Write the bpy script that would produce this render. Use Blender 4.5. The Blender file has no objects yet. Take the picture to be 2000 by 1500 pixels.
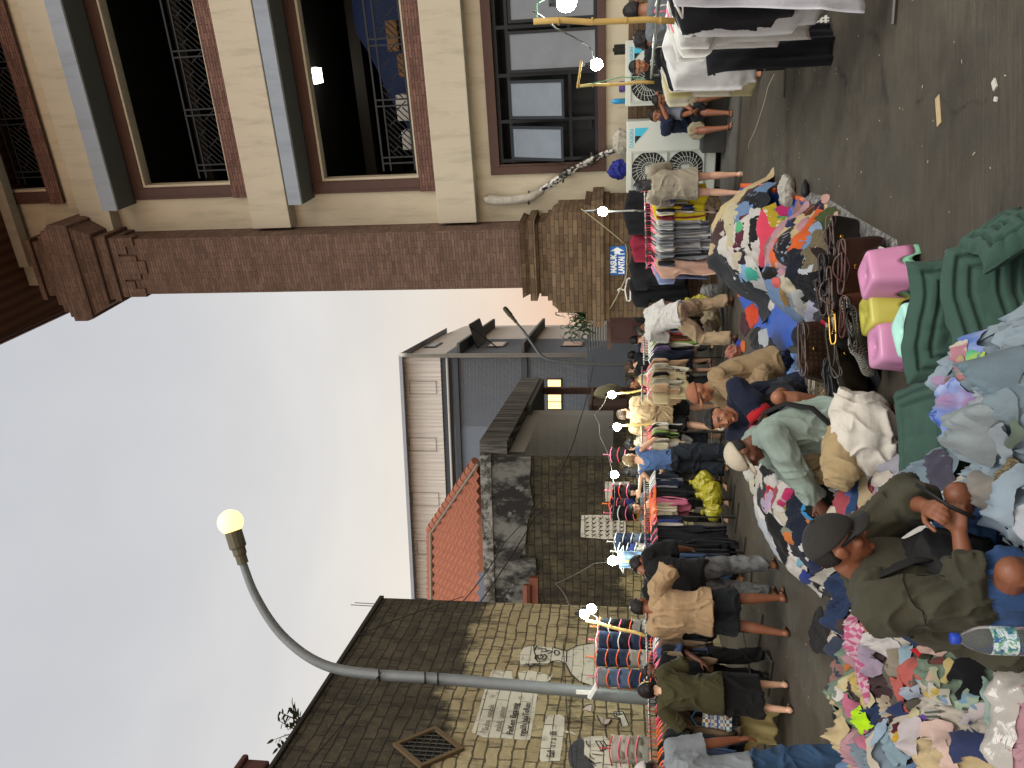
import bpy, bmesh, math, random
import numpy as np
from mathutils import Vector, Matrix
rnd = random.Random(7)
SC = bpy.context.scene
COL = SC.collection
PI = math.pi
# ------------------------------------------------------------------ camera model: pixel (x, y) of the 2000 x 1500 photograph <-> world
TH = math.radians(7.6); H = 1.72
def ray(x, y):
    xc = (750 - y) / 1500; yc = (1000 - x) / 1500
    return Vector((xc, math.cos(TH) - yc * math.sin(TH), math.sin(TH) + yc * math.cos(TH)))
def P(x, y, Y):
    r = ray(x, y); t = Y / r.y
    return Vector((r.x * t, Y, H + r.z * t))
def G(x, y, z=0.0):
    r = ray(x, y); t = (z - H) / r.z
    return Vector((r.x * t, r.y * t, z))
cam_d = bpy.data.cameras.new('camera'); cam = bpy.data.objects.new('camera', cam_d); COL.objects.link(cam)
cam_d.sensor_fit = 'HORIZONTAL'; cam_d.sensor_width = 36; cam_d.lens = 27; cam_d.clip_start = 0.05; cam_d.clip_end = 900
f_ = Vector((0, math.cos(TH), math.sin(TH))); u_ = Vector((0, -math.sin(TH), math.cos(TH))); r_ = Vector((1, 0, 0))
M_ = Matrix((-u_, r_, -f_)).transposed().to_4x4(); M_.translation = Vector((0, 0, H)); cam.matrix_world = M_
SC.camera = cam

# ------------------------------------------------------------------ numpy noise
def _h(ix, iy, s):
    n = (ix.astype(np.int64) * 374761393 + iy.astype(np.int64) * 668265263 + s * 1442695041) & 0x7fffffff
    n = ((n ^ (n >> 13)) * 1274126177) & 0x7fffffff
    return ((n ^ (n >> 16)) & 0xffff) / 65535.0
def vn(x, y, s=0):
    x = np.asarray(x, float); y = np.asarray(y, float)
    ix = np.floor(x); iy = np.floor(y); fx = x - ix; fy = y - iy
    fx = fx * fx * fx * (fx * (fx * 6 - 15) + 10); fy = fy * fy * fy * (fy * (fy * 6 - 15) + 10)
    a = _h(ix, iy, s); b = _h(ix + 1, iy, s); c = _h(ix, iy + 1, s); d = _h(ix + 1, iy + 1, s)
    return (a + (b - a) * fx) * (1 - fy) + (c + (d - c) * fx) * fy
def fbm(x, y, s=0, o=3):
    t = 0; a = .5
    for i in range(o):
        t = t + a * vn(x * 2 ** i, y * 2 ** i, s + i * 17); a *= .5
    return t / (1 - .5 ** o)
def ridge(x, y, s=0):
    return 1 - np.abs(2 * vn(x, y, s) - 1)
def vn3(p, s=0):   # cheap 3-d noise: three crossed 2-d slices
    return (vn(p[:, 0] + .37 * p[:, 2], p[:, 1] - .21 * p[:, 2], s) + vn(p[:, 1] + .31 * p[:, 0], p[:, 2], s + 5) + vn(p[:, 2] - .27 * p[:, 1], p[:, 0], s + 9)) / 3

# ------------------------------------------------------------------ colours and materials
def lin(c):
    if isinstance(c, str):
        c = c.lstrip('#'); c = [int(c[i:i + 2], 16) / 255 for i in (0, 2, 4)]
        return tuple(v / 12.92 if v <= .04045 else ((v + .055) / 1.055) ** 2.4 for v in c)
    return tuple(c)
class NT:
    def __init__(s, name):
        s.m = bpy.data.materials.new(name); s.m.use_nodes = True
        s.t = s.m.node_tree; s.b = s.t.nodes['Principled BSDF']
        s.n = s.t.nodes.new
    def node(s, ty, **kw):
        n = s.n(ty)
        for k, v in kw.items():
            if k.startswith('i_'):
                n.inputs[k[2:].replace('_', ' ')].default_value = v
            else: setattr(n, k, v)
        return n
    def ln(s, a, b): s.t.links.new(a, b)
    def coords(s, kind='Object'):
        return s.node('ShaderNodeTexCoord').outputs[kind]
    def noise(s, co, scale, detail=4, rough=.55, dist=0):
        n = s.node('ShaderNodeTexNoise'); n.inputs['Scale'].default_value = scale; n.inputs['Detail'].default_value = detail
        n.inputs['Roughness'].default_value = rough; n.inputs['Distortion'].default_value = dist
        if co is not None: s.ln(co, n.inputs['Vector'])
        return n.outputs['Fac']
    def ramp(s, fac, stops, interp='LINEAR'):
        r = s.node('ShaderNodeValToRGB'); e = r.color_ramp.elements; r.color_ramp.interpolation = interp
        while len(e) < len(stops): e.new(.5)
        for i, (p, c) in enumerate(stops):
            e[i].position = p; c = lin(c) if not isinstance(c, (int, float)) else (c, c, c)
            e[i].color = (*c, 1)
        s.ln(fac, r.inputs['Fac']); return r.outputs['Color']
    def mix(s, fac, a, b, mode='MIX'):
        m = s.node('ShaderNodeMix', data_type='RGBA', blend_type=mode)
        for v, i in ((fac, 0), (a, 6), (b, 7)):
            if hasattr(v, 'links'): s.ln(v, m.inputs[i])
            elif i == 0: m.inputs[0].default_value = v
            else: m.inputs[i].default_value = (*lin(v), 1)
        return m.outputs[2]
    def math(s, op, a, b=None):
        m = s.node('ShaderNodeMath', operation=op)
        for v, i in ((a, 0), (b, 1)):
            if v is None: continue
            if hasattr(v, 'links'): s.ln(v, m.inputs[i])
            else: m.inputs[i].default_value = v
        return m.outputs[0]
    def bump(s, hgt, strength=.3, dist=.02):
        b = s.node('ShaderNodeBump'); b.inputs['Strength'].default_value = strength; b.inputs['Distance'].default_value = dist
        s.ln(hgt, b.inputs['Height']); s.ln(b.outputs['Normal'], s.b.inputs['Normal'])
    def mapping(s, co, scale=(1, 1, 1), rot=(0, 0, 0), loc=(0, 0, 0)):
        m = s.node('ShaderNodeMapping'); m.inputs['Scale'].default_value = scale; m.inputs['Rotation'].default_value = rot; m.inputs['Location'].default_value = loc
        s.ln(co, m.inputs['Vector']); return m.outputs['Vector']
    def out(s, col=None, rough=.8, metal=0, spec=.3):
        if col is not None:
            if hasattr(col, 'links'): s.ln(col, s.b.inputs['Base Color'])
            else: s.b.inputs['Base Color'].default_value = (*lin(col), 1)
        s.b.inputs['Roughness'].default_value = rough; s.b.inputs['Metallic'].default_value = metal
        s.b.inputs['Specular IOR Level'].default_value = spec
        return s.m
_MC = {}
def mat(name, col, rough=.7, var=.18, scale=3, bump=.15, bscale=40, metal=0, spec=.3, bdist=.01):
    k = (name, col, rough)
    if k in _MC: return _MC[k]
    t = NT(name); co = t.coords()
    c = lin(col)
    a = tuple(v * (1 - var) for v in c); b = tuple(min(1, v * (1 + var * .7)) for v in c)
    f = t.noise(co, scale, 5, .6)
    colr = t.mix(f, a, b)
    if bump: t.bump(t.noise(co, bscale, 4), bump, bdist)
    _MC[k] = t.out(colr, rough, metal, spec); return _MC[k]
def shade(c, k): return tuple(min(1, v * k) for v in lin(c))
def cloth(col, pat=None, c2=None, c3=None, rough=.9, sc=1.0):
    """woven fabric, optionally patterned in its own (uv or object) space"""
    k = ('cloth', col, pat, c2, c3, rough, sc)
    if k in _MC: return _MC[k]
    t = NT('fabric'); co = t.coords('UV')
    dim = lambda c_: None if c_ is None else tuple(v * (1 - .30 * min(1, max(0, (max(lin(c_)) - .15) / .4))) for v in lin(c_))
    col, c2, c3 = dim(col), dim(c2), dim(c3)
    big = t.noise(t.coords(), 9, 4)
    base = t.mix(big, shade(col, .8), shade(col, 1.12))
    if pat == 'stripe':
        w = t.node('ShaderNodeTexWave', bands_direction='Y'); w.inputs['Scale'].default_value = 14 * sc; t.ln(co, w.inputs['Vector'])
        base = t.mix(t.ramp(w.outputs['Fac'], [(.48, 0.), (.56, 1.)]), base, c2)
    elif pat == 'floral':
        v = t.node('ShaderNodeTexVoronoi'); v.inputs['Scale'].default_value = 22 * sc; t.ln(co, v.inputs['Vector'])
        base = t.mix(t.ramp(v.outputs['Distance'], [(.28, 1.), (.36, 0.)]), base, c2)
        v2 = t.node('ShaderNodeTexVoronoi'); v2.inputs['Scale'].default_value = 13 * sc; t.ln(t.mapping(co, loc=(3.3, 1.7, 0)), v2.inputs['Vector'])
        base = t.mix(t.ramp(v2.outputs['Distance'], [(.22, 1.), (.3, 0.)]), base, c3 or c2)
    elif pat == 'dots':
        v = t.node('ShaderNodeTexVoronoi'); v.inputs['Scale'].default_value = 16 * sc; v.inputs['Randomness'].default_value = .75; t.ln(co, v.inputs['Vector'])
        base = t.mix(t.ramp(v.outputs['Distance'], [(.3, 1.), (.34, 0.)]), base, c2)
    elif pat == 'dye':
        f = t.noise(co, 9 * sc, 3, .5, .6)
        base = t.mix(t.ramp(f, [(.38, 0.), (.56, 1.)]), base, c2)
        if c3: base = t.mix(t.ramp(t.noise(t.mapping(co, loc=(5, 2, 0)), 6 * sc, 3), [(.5, 0.), (.62, 1.)]), base, c3)
    elif pat == 'check':
        ch = t.node('ShaderNodeTexChecker'); ch.inputs['Scale'].default_value = 24 * sc; t.ln(co, ch.inputs['Vector'])
        base = t.mix(t.math('MULTIPLY', ch.outputs['Fac'], .85), base, c2)
    elif pat == 'heather':
        f = t.noise(t.mapping(co, scale=(30, 260, 1)), 1 * sc, 3)
        base = t.mix(t.ramp(f, [(.4, 0.), (.6, 1.)]), base, c2)
    elif pat == 'tweed':
        f = t.noise(co, 130, 3, .7); base = t.mix(t.ramp(f, [(.42, 0.), (.58, 1.)]), base, c2)
    h = t.math('ADD', t.math('ADD', t.math('MULTIPLY', t.noise(t.coords(), 30, 4, .5, .4), .5), t.math('MULTIPLY', t.noise(t.coords(), 9, 3, .5, 1.0), .9)), t.math('MULTIPLY', t.noise(t.coords(), 420, 2), .18))
    t.bump(h, .5, .013)
    if 'Sheen Weight' in t.b.inputs: t.b.inputs['Sheen Weight'].default_value = .04
    _MC[k] = t.out(base, rough, 0, .2); return _MC[k]
def emit(name, col, strength):
    t = NT(name); t.b.inputs['Emission Color'].default_value = (*lin(col), 1); t.b.inputs['Emission Strength'].default_value = strength
    return t.out(col, .4)

# ------------------------------------------------------------------ scene graph helpers
def tag(o, label=None, cat=None, group=None, kind=None):
    if label: o['label'] = label
    if cat: o['category'] = cat
    if group: o['group'] = group
    if kind: o['kind'] = kind
    return o
def empty(name, loc=(0, 0, 0), rz=0, label=None, cat=None, group=None):
    o = bpy.data.objects.new(name, None); COL.objects.link(o); o.location = loc; o.rotation_euler = (0, 0, rz); o.empty_display_size = .1
    return tag(o, label, cat, group)
def link(name, me, parent=None):
    o = bpy.data.objects.new(name, me); COL.objects.link(o)
    if parent: o.parent = parent
    return o
class MB:
    """collects shapes, then becomes ONE mesh object"""
    def __init__(s): s.v = []; s.f = []; s.m = []; s.mi = 0
    def add(s, vs, fs):
        b = len(s.v); s.v += [tuple(v) for v in vs]
        for f in fs: s.f.append(tuple(b + i for i in f)); s.m.append(s.mi)
        return s
    def hexa(s, p):   # 4 bottom, 4 top, counter-clockwise
        return s.add(p, [(3, 2, 1, 0), (4, 5, 6, 7), (0, 1, 5, 4), (1, 2, 6, 5), (2, 3, 7, 6), (3, 0, 4, 7)])
    def box(s, c, d, rz=0, M=None):
        cx, cy, cz = c; dx, dy, dz = (k / 2 for k in d)
        q = []
        for z in (-dz, dz):
            for x, y in ((-dx, -dy), (dx, -dy), (dx, dy), (-dx, dy)):
                v = Vector((x, y, z))
                if M is not None: v = M @ v
                else: v = Matrix.Rotation(rz, 3, 'Z') @ v
                q.append((v.x + cx, v.y + cy, v.z + cz))
        return s.hexa(q)
    def tube(s, pts, r, n=10, caps=True, flat=1.0):
        pts = [Vector(p) for p in pts]; k = len(pts)
        rs = r if isinstance(r, (list, tuple)) else [r] * k
        vs = []; a = None
        for i, p in enumerate(pts):
            d = (pts[min(i + 1, k - 1)] - pts[max(i - 1, 0)]).normalized()
            if a is None:
                a = d.cross(Vector((0, 0, 1)) if abs(d.z) < .9 else Vector((1, 0, 0))).normalized()
            else: a = (a - d * a.dot(d)).normalized()
            b = d.cross(a)
            for j in range(n):
                t = 2 * PI * j / n
                vs.append(p + (a * math.cos(t) + b * math.sin(t) * flat) * rs[i])
        fs = [(i * n + j, i * n + (j + 1) % n, (i + 1) * n + (j + 1) % n, (i + 1) * n + j) for i in range(k - 1) for j in range(n)]
        if caps: fs += [tuple(range(n - 1, -1, -1)), tuple((k - 1) * n + j for j in range(n))]
        return s.add(vs, fs)
    def lathe(s, prof, c=(0, 0, 0), n=24, M=None, caps=True):
        vs = []; k = len(prof)
        for r, z in prof:
            for j in range(n):
                t = 2 * PI * j / n; v = Vector((r * math.cos(t), r * math.sin(t), z))
                if M is not None: v = M @ v
                vs.append(v + Vector(c))
        fs = [(i * n + j, i * n + (j + 1) % n, (i + 1) * n + (j + 1) % n, (i + 1) * n + j) for i in range(k - 1) for j in range(n)]
        if caps: fs += [tuple(range(n - 1, -1, -1)), tuple((k - 1) * n + j for j in range(n))]
        return s.add(vs, fs)
    def prism(s, poly, fn, d0, d1):   # 2-d polygon swept between two offsets; fn(a, b, offset) -> point
        n = len(poly); vs = [fn(a, b, d0) for a, b in poly] + [fn(a, b, d1) for a, b in poly]
        return s.add(vs, [tuple(range(n - 1, -1, -1)), tuple(range(n, 2 * n))] + [(i, (i + 1) % n, n + (i + 1) % n, n + i) for i in range(n)])
    def sphere(s, c, r, n=12, sc=(1, 1, 1), M=None):
        prof = [(math.sin(PI * i / n) * r + 1e-5, -math.cos(PI * i / n) * r) for i in range(n + 1)]
        S = Matrix.Diagonal(Vector(sc)); S = (M.to_3x3() @ S) if M is not None else S
        return s.lathe(prof, c, n + 4, S)
    def build(s, name, mats, parent=None, smooth=False, fix=True, bevel=0):
        me = bpy.data.meshes.new(name); me.from_pydata(s.v, [], s.f)
        if not isinstance(mats, (list, tuple)): mats = [mats]
        for m in mats: me.materials.append(m)
        if len(mats) > 1: me.polygons.foreach_set('material_index', s.m)
        if fix or bevel:
            bm = bmesh.new(); bm.from_mesh(me)
            if bevel:
                es = [e for e in bm.edges if len(e.link_faces) == 2 and e.calc_face_angle(0) > .6]
                bmesh.ops.bevel(bm, geom=es, offset=bevel, segments=2, profile=.6, affect='EDGES', clamp_overlap=True)
            bmesh.ops.recalc_face_normals(bm, faces=bm.faces); bm.to_mesh(me); bm.free()
        if smooth:
            me.polygons.foreach_set('use_smooth', [True] * len(me.polygons))
        metric_uv(me)
        return link(name, me, parent)
def metric_uv(me):
    uv = me.uv_layers.new(name='uv'); nl = len(me.loops)
    if not nl: return
    co = np.empty(len(me.vertices) * 3); me.vertices.foreach_get('co', co); co = co.reshape(-1, 3)
    li = np.empty(nl, int); me.loops.foreach_get('vertex_index', li)
    pn = np.empty(len(me.polygons) * 3); me.polygons.foreach_get('normal', pn); pn = pn.reshape(-1, 3)
    lt = np.empty(len(me.polygons), int); me.polygons.foreach_get('loop_total', lt)
    n = np.repeat(pn, lt, axis=0); p = co[li]
    flat = np.abs(n[:, 2]) > .75
    hl = np.hypot(n[:, 0], n[:, 1]) + 1e-9
    u = np.where(flat, p[:, 0], (-n[:, 1] * p[:, 0] + n[:, 0] * p[:, 1]) / hl); v = np.where(flat, p[:, 1], p[:, 2])
    uv.data.foreach_set('uv', np.stack([u, v], 1).ravel())
class Frame:
    """a vertical wall plane: u along it, z up, o outwards (towards the viewer)"""
    def __init__(s, o, ud):
        s.o = Vector((o[0], o[1], 0)); s.u = Vector((ud[0], ud[1], 0)).normalized(); n = Vector((s.u.y, -s.u.x, 0))
        if n.dot(Vector((s.o.x, s.o.y, 0))) > 0: n = -n
        s.n = n
    def at(s, u, z, o=0): return s.o + s.u * u + s.n * o + Vector((0, 0, z))
    def px(s, x, y, o=0):
        r = ray(x, y); q = s.o + s.n * o; t = q.dot(s.n) / r.dot(s.n); p = r * t
        d = p - q; return (d.dot(s.u), H + p.z)
    def pt(s, x, y, o=0):
        u, z = s.px(x, y, o); return s.at(u, z, o)
    def box(s, mb, u0, u1, z0, z1, o0, o1):
        return mb.hexa([s.at(u0, z0, o0), s.at(u1, z0, o0), s.at(u1, z0, o1), s.at(u0, z0, o1), s.at(u0, z1, o0), s.at(u1, z1, o0), s.at(u1, z1, o1), s.at(u0, z1, o1)])
    def poly(s, mb, pts, o0, o1): return mb.prism(pts, lambda a, b, d: s.at(a, b, d), o0, o1)
    def cells(s, mb, us, zs, o0, o1, skip):   # slab made of cells, some left open
        for i in range(len(us) - 1):
            for j in range(len(zs) - 1):
                if (i, j) in skip: continue
                s.box(mb, us[i], us[i + 1], zs[j], zs[j + 1], o0, o1)
def text(name, body, size, M, m, parent=None, depth=.002, bold=0.0, align='LEFT', squeeze=1.0):
    cu = bpy.data.curves.new(name, 'FONT'); cu.body = body; cu.size = size; cu.extrude = depth; cu.offset = bold; cu.align_x = align
    o0 = bpy.data.objects.new(name, cu); COL.objects.link(o0); bpy.context.view_layer.update()
    me = bpy.data.meshes.new_from_object(o0.evaluated_get(bpy.context.evaluated_depsgraph_get()))
    bpy.data.objects.remove(o0)
    me.transform(Matrix.Diagonal((squeeze, 1, 1, 1))); me.transform(M)
    me.materials.clear(); me.materials.append(m)
    return link(name, me, parent)
def frame_matrix(F, u, z, o, rot=0):
    M = Matrix((F.u, Vector((0, 0, 1)), F.n)).transposed().to_4x4()
    if F.u.cross(Vector((0, 0, 1))).dot(F.n) < 0:
        M = Matrix((-F.u, Vector((0, 0, 1)), F.n)).transposed().to_4x4()
    M = M @ Matrix.Rotation(rot, 4, 'Z'); M.translation = F.at(u, z, o); return M
# ------------------------------------------------------------------ sky, sun, film
w = bpy.data.worlds.new('World'); SC.world = w; w.use_nodes = True
nt = w.node_tree; bg = nt.nodes['Background']
def wn(ty, **kw):
    n = nt.nodes.new(ty)
    for k, v in kw.items(): setattr(n, k, v)
    return n
SUN_EL, SUN_ROT = math.radians(60), math.radians(151)
sky = wn('ShaderNodeTexSky', sky_type='NISHITA', sun_disc=False); sky.sun_elevation = SUN_EL; sky.sun_rotation = SUN_ROT; sky.air_density = 1.4; sky.dust_density = 3
tc = wn('ShaderNodeTexCoord'); sep = wn('ShaderNodeSeparateXYZ'); nt.links.new(tc.outputs['Generated'], sep.inputs[0])
rp = wn('ShaderNodeValToRGB'); e = rp.color_ramp.elements
STOPS = [(0., '#e6bba2'), (.08, '#eac8ae'), (.15, '#e9d4c0'), (.25, '#e4dcd1'), (.38, '#d6d4d2'), (.55, '#c7c8cb'), (.8, '#bec1c6')]
while len(e) < len(STOPS): e.new(.5)
for i, (p, c) in enumerate(STOPS): e[i].position = p; e[i].color = (*lin(c), 1)
nt.links.new(sep.outputs[2], rp.inputs[0])
nz = wn('ShaderNodeTexNoise'); nz.inputs['Scale'].default_value = 3.0; nz.inputs['Detail'].default_value = 5; nz.inputs['Roughness'].default_value = .52; nz.inputs['Distortion'].default_value = .25
mp = wn('ShaderNodeMapping'); mp.inputs['Scale'].default_value = (1, .8, 1.7); mp.inputs['Location'].default_value = (.4, 1.2, .3)
nt.links.new(tc.outputs['Generated'], mp.inputs[0]); nt.links.new(mp.outputs[0], nz.inputs['Vector'])
cr = wn('ShaderNodeValToRGB'); cr.color_ramp.elements[0].position = .36; cr.color_ramp.elements[0].color = (.94, .94, .945, 1); cr.color_ramp.elements[1].position = .68; cr.color_ramp.elements[1].color = (1.05, 1.045, 1.03, 1)
nt.links.new(nz.outputs['Fac'], cr.inputs[0])
mul = wn('ShaderNodeMix', data_type='RGBA', blend_type='MULTIPLY'); mul.inputs[0].default_value = 1
nt.links.new(rp.outputs[0], mul.inputs[6]); nt.links.new(cr.outputs[0], mul.inputs[7])
sc1 = wn('ShaderNodeVectorMath', operation='SCALE'); sc1.inputs[3].default_value = 6.75; nt.links.new(mul.outputs[2], sc1.inputs[0])
ad = wn('ShaderNodeMix', data_type='RGBA'); ad.inputs[0].default_value = .97
nt.links.new(sky.outputs[0], ad.inputs[6]); nt.links.new(sc1.outputs[0], ad.inputs[7])
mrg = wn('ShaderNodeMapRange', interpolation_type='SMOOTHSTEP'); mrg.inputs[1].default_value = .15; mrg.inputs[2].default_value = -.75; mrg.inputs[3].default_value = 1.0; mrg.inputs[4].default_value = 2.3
nt.links.new(sep.outputs[1], mrg.inputs[0]); rear_boost = wn('ShaderNodeVectorMath', operation='SCALE')       # sky behind the camera brightened, added to light the facades
nt.links.new(ad.outputs[2], rear_boost.inputs[0]); nt.links.new(mrg.outputs[0], rear_boost.inputs[3]); nt.links.new(rear_boost.outputs[0], bg.inputs[0]); bg.inputs[1].default_value = .115
sd = bpy.data.lights.new('sun', 'SUN'); sd.energy = 1.5; sd.angle = math.radians(32); sd.color = (1, .96, .9)
so = bpy.data.objects.new('sun', sd); COL.objects.link(so)
dv = Vector((.24, -.44, .86)).normalized()
so.rotation_euler = dv.to_track_quat('Z', 'Y').to_euler()
vs = SC.view_settings; vs.view_transform = 'Standard'; vs.look = 'None'; vs.gamma = 1; vs.exposure = 0.55; vs.use_curve_mapping = False
SC.cycles.max_bounces = 6; SC.cycles.transparent_max_bounces = 8
# ------------------------------------------------------------------ materials of the place
def brick_mat(name, c1, c2, mortar, bw, bh, ms=.008, warp=.0, stain=None, rough=.85, bumpk=.5, squash=1.0, streak=0):
    t = NT(name); co = t.coords('UV')
    if warp:
        nz = t.node('ShaderNodeTexNoise'); nz.inputs['Scale'].default_value = 2.2; nz.inputs['Detail'].default_value = 6; nz.inputs['Roughness'].default_value = .62; t.ln(co, nz.inputs['Vector'])
        ad = t.node('ShaderNodeVectorMath', operation='MULTIPLY_ADD'); ad.inputs[1].default_value = (warp, warp, 0)
        t.ln(nz.outputs['Color'], ad.inputs[0]); t.ln(co, ad.inputs[2]); uvw = ad.outputs[0]
    else: uvw = co
    b = t.node('ShaderNodeTexBrick'); b.inputs['Scale'].default_value = 1; b.inputs['Brick Width'].default_value = bw; b.inputs['Row Height'].default_value = bh
    b.inputs['Mortar Size'].default_value = ms; b.inputs['Mortar Smooth'].default_value = .3 if bh < .1 else .6; b.inputs['Bias'].default_value = 0
    b.inputs['Color1'].default_value = (*lin(c1), 1); b.inputs['Color2'].default_value = (*lin(c2), 1); b.inputs['Mortar'].default_value = (*lin(mortar), 1)
    t.ln(uvw, b.inputs['Vector'])
    f = t.noise(co, 3.5, 6, .65)
    col = t.mix(t.math('MULTIPLY', t.ramp(f, [(.35, 0.), (.7, 1.)]), .45), b.outputs['Color'], tuple(v * .45 for v in lin(c1)))
    f2 = t.noise(t.mapping(co, loc=(7, 3, 0)), 11, 5, .7)
    col = t.mix(t.math('MULTIPLY', t.ramp(f2, [(.55, 0.), (.75, 1.)]), .4), col, tuple(min(1, v * 1.8) for v in lin(c2)))
    if stain: col = stain(t, co, col)
    hgt = t.math('ADD', t.math('MULTIPLY', b.outputs['Fac'], -1.0), t.math('MULTIPLY', t.noise(co, 22, 5, .6), .5))
    t.bump(hgt, bumpk, .02)
    return t.out(col, rough, 0, .2)
def mould(top, fade, c='#27241f', amount=.93, drip=.57):
    def fn(t, co, col):   # mould that runs down from the wet top of the wall, ragged
        s = t.node('ShaderNodeSeparateXYZ'); t.ln(co, s.inputs[0])
        n = t.noise(t.mapping(co, scale=(1.1, .3, 1)), 1.4, 6, .65); n2 = t.noise(co, 4.5, 5, .7)
        e = t.math('ADD', s.outputs[1], t.math('ADD', t.math('MULTIPLY', n, fade * 2.0), t.math('MULTIPLY', n2, fade * .7)))
        m = t.ramp(t.math('MULTIPLY_ADD', t.math('SUBTRACT', e, top), .5), [(.45, 0.), (.55, 1.)])
        m = t.math('MULTIPLY', m, t.ramp(t.noise(t.mapping(co, loc=(3, 9, 0)), 2.6, 6, .7), [(.2, .75), (.62, 1.)]))
        col = t.mix(t.math('MULTIPLY', m, amount), col, c)
        d = t.ramp(t.noise(t.mapping(co, scale=(2.2, .5, 1), loc=(2, 5, 0)), 2.2, 6, .7), [(drip, 0.), (drip + .13, 1.)])
        col = t.mix(t.math('MULTIPLY', d, .8), col, c)
        fl = t.ramp(t.noise(t.mapping(co, scale=(.8, 1.6, 1), loc=(6, 2, 0)), 5.5, 6, .75), [(.60, 0.), (.68, 1.)])
        return t.mix(t.math('MULTIPLY', fl, t.math('MULTIPLY', m, .55)), col, '#6a665c')
    return fn
def plaster(name, c, dirt='#5d5846', k=.35, rough=.85):
    t = NT(name); co = t.coords('UV')
    col = t.mix(t.noise(co, 1.3, 5), shade(c, .9), shade(c, 1.05))
    col = t.mix(t.math('MULTIPLY', t.ramp(t.noise(t.mapping(co, scale=(2.2, .35, 1)), 2.5, 6, .68), [(.5, 0.), (.75, 1.)]), k), col, dirt)
    t.bump(t.noise(co, 60, 4), .12, .01); return t.out(col, rough, 0, .2)
M_cream = plaster('cream_paint', '#bcb29a')
M_cream2 = plaster('cream_render', '#b7ae99')
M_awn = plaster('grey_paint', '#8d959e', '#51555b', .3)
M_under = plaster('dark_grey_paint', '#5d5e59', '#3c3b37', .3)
M_brick = brick_mat('brown_brick', '#5f4b40', '#745d50', '#3f332c', .24, .055, .004, .004, bumpk=.45)
M_brick2 = brick_mat('weathered_brick', '#554434', '#725e47', '#33291f', .26, .075, .005, .006, bumpk=.55)
M_sill = brick_mat('sill_brick', '#60463e', '#7a5c50', '#382a26', .23, .05, .005, .006, bumpk=.5)
M_wood = mat('brown_wood', '#4f382f', .6, .3, 6, .2, 60)
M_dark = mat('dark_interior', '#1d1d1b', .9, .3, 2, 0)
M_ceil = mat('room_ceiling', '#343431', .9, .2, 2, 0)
M_iron = mat('dark_iron', '#2b2c2d', .55, .2, 8, .1, 60, .3)
M_alu = mat('dark_window_metal', '#232628', .45, .15, 6, .05, 40, .4)
M_steel = mat('rack_steel', '#8c8e8a', .38, .25, 8, .1, 60, .8)
M_steeld = mat('dull_steel', '#56564f', .5, .3, 8, .1, 60, .6)
M_galv = mat('galvanised_pipe', '#7a7f80', .55, .25, 4, .15, 30, .35)
M_bamboo = mat('bamboo', '#b89a58', .6, .3, 9, .2, 30)
M_black = mat('black_plastic', '#141414', .5, .2, 6, .05)
M_white = mat('white_plastic', '#d8d8d2', .4, .08, 6, .03)
def glass_pane():
    t = NT('frosted_window_glass'); co = t.coords()
    t.bump(t.noise(co, 3, 2), .02, .01); return t.out(t.mix(t.noise(co, 2.5, 4), '#565e66', '#757d85'), .22, 0, .5)
M_pane = glass_pane()
# ------------------------------------------------------------------ ground
def ground_mat():
    t = NT('worn_concrete'); co = t.coords()
    big = t.noise(co, .55, 6, .62); mid = t.noise(t.mapping(co, loc=(3, 1, 0)), 2.7, 6, .68)
    col = t.ramp(big, [(.3, '#403a31'), (.5, '#51493d'), (.7, '#645b4c')])
    col = t.mix(t.math('MULTIPLY', t.ramp(mid, [(.42, 0.), (.7, 1.)]), .55), col, '#332f28')
    sp = t.ramp(t.noise(co, 55, 3, .8), [(.70, 0.), (.76, 1.)]); col = t.mix(t.math('MULTIPLY', sp, .35), col, '#8a8474')
    dk = t.ramp(t.noise(t.mapping(co, loc=(9, 4, 0)), 1.3, 5, .7), [(.55, 0.), (.68, 1.)]); col = t.mix(t.math('MULTIPLY', dk, .55), col, '#26231e')
    fine = t.noise(co, 170, 3, .75); col = t.mix(t.math('MULTIPLY', t.ramp(fine, [(.46, 1.), (.56, 0.)]), .42), col, '#24211b'); col = t.mix(t.math('MULTIPLY', t.ramp(fine, [(.58, 0.), (.66, 1.)]), .35), col, '#7d7768')
    nzv = t.node('ShaderNodeTexNoise'); nzv.inputs['Scale'].default_value = 1.1; nzv.inputs['Detail'].default_value = 6; t.ln(co, nzv.inputs['Vector']); adv = t.node('ShaderNodeVectorMath', operation='MULTIPLY_ADD'); adv.inputs[1].default_value = (.9, .9, 0); t.ln(nzv.outputs['Color'], adv.inputs[0]); t.ln(co, adv.inputs[2])
    vo = t.node('ShaderNodeTexVoronoi', feature='DISTANCE_TO_EDGE'); vo.inputs['Scale'].default_value = .42; t.ln(adv.outputs[0], vo.inputs['Vector']); ck = t.ramp(vo.outputs['Distance'], [(.002, 1.), (.008, 0.)]); col = t.mix(t.math('MULTIPLY', t.math('MULTIPLY', ck, t.ramp(mid, [(.45, 0.), (.6, 1.)])), .75), col, '#1c1915')
    gr = t.noise(t.mapping(co, scale=(2.2, 58, 1), rot=(0, 0, .08)), 1.0, 4, .7, .3)
    col = t.mix(t.math('MULTIPLY', t.ramp(gr, [(.44, 1.), (.58, 0.)]), .4), col, '#2b2822')
    t.bump(t.math('ADD', t.math('MULTIPLY', gr, 1.2), t.noise(co, 90, 4, .7)), .55, .012)
    r = t.ramp(t.noise(t.mapping(co, loc=(2, 6, 0)), .9, 4), [(.35, .55), (.65, .85)]); t.ln(r, t.b.inputs['Roughness'])
    m = t.out(col, .7, 0, .3); t.ln(r, t.b.inputs['Roughness']); return m
g = MB(); N = 12
for i in range(N):
    for j in range(N):
        pass
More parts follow.
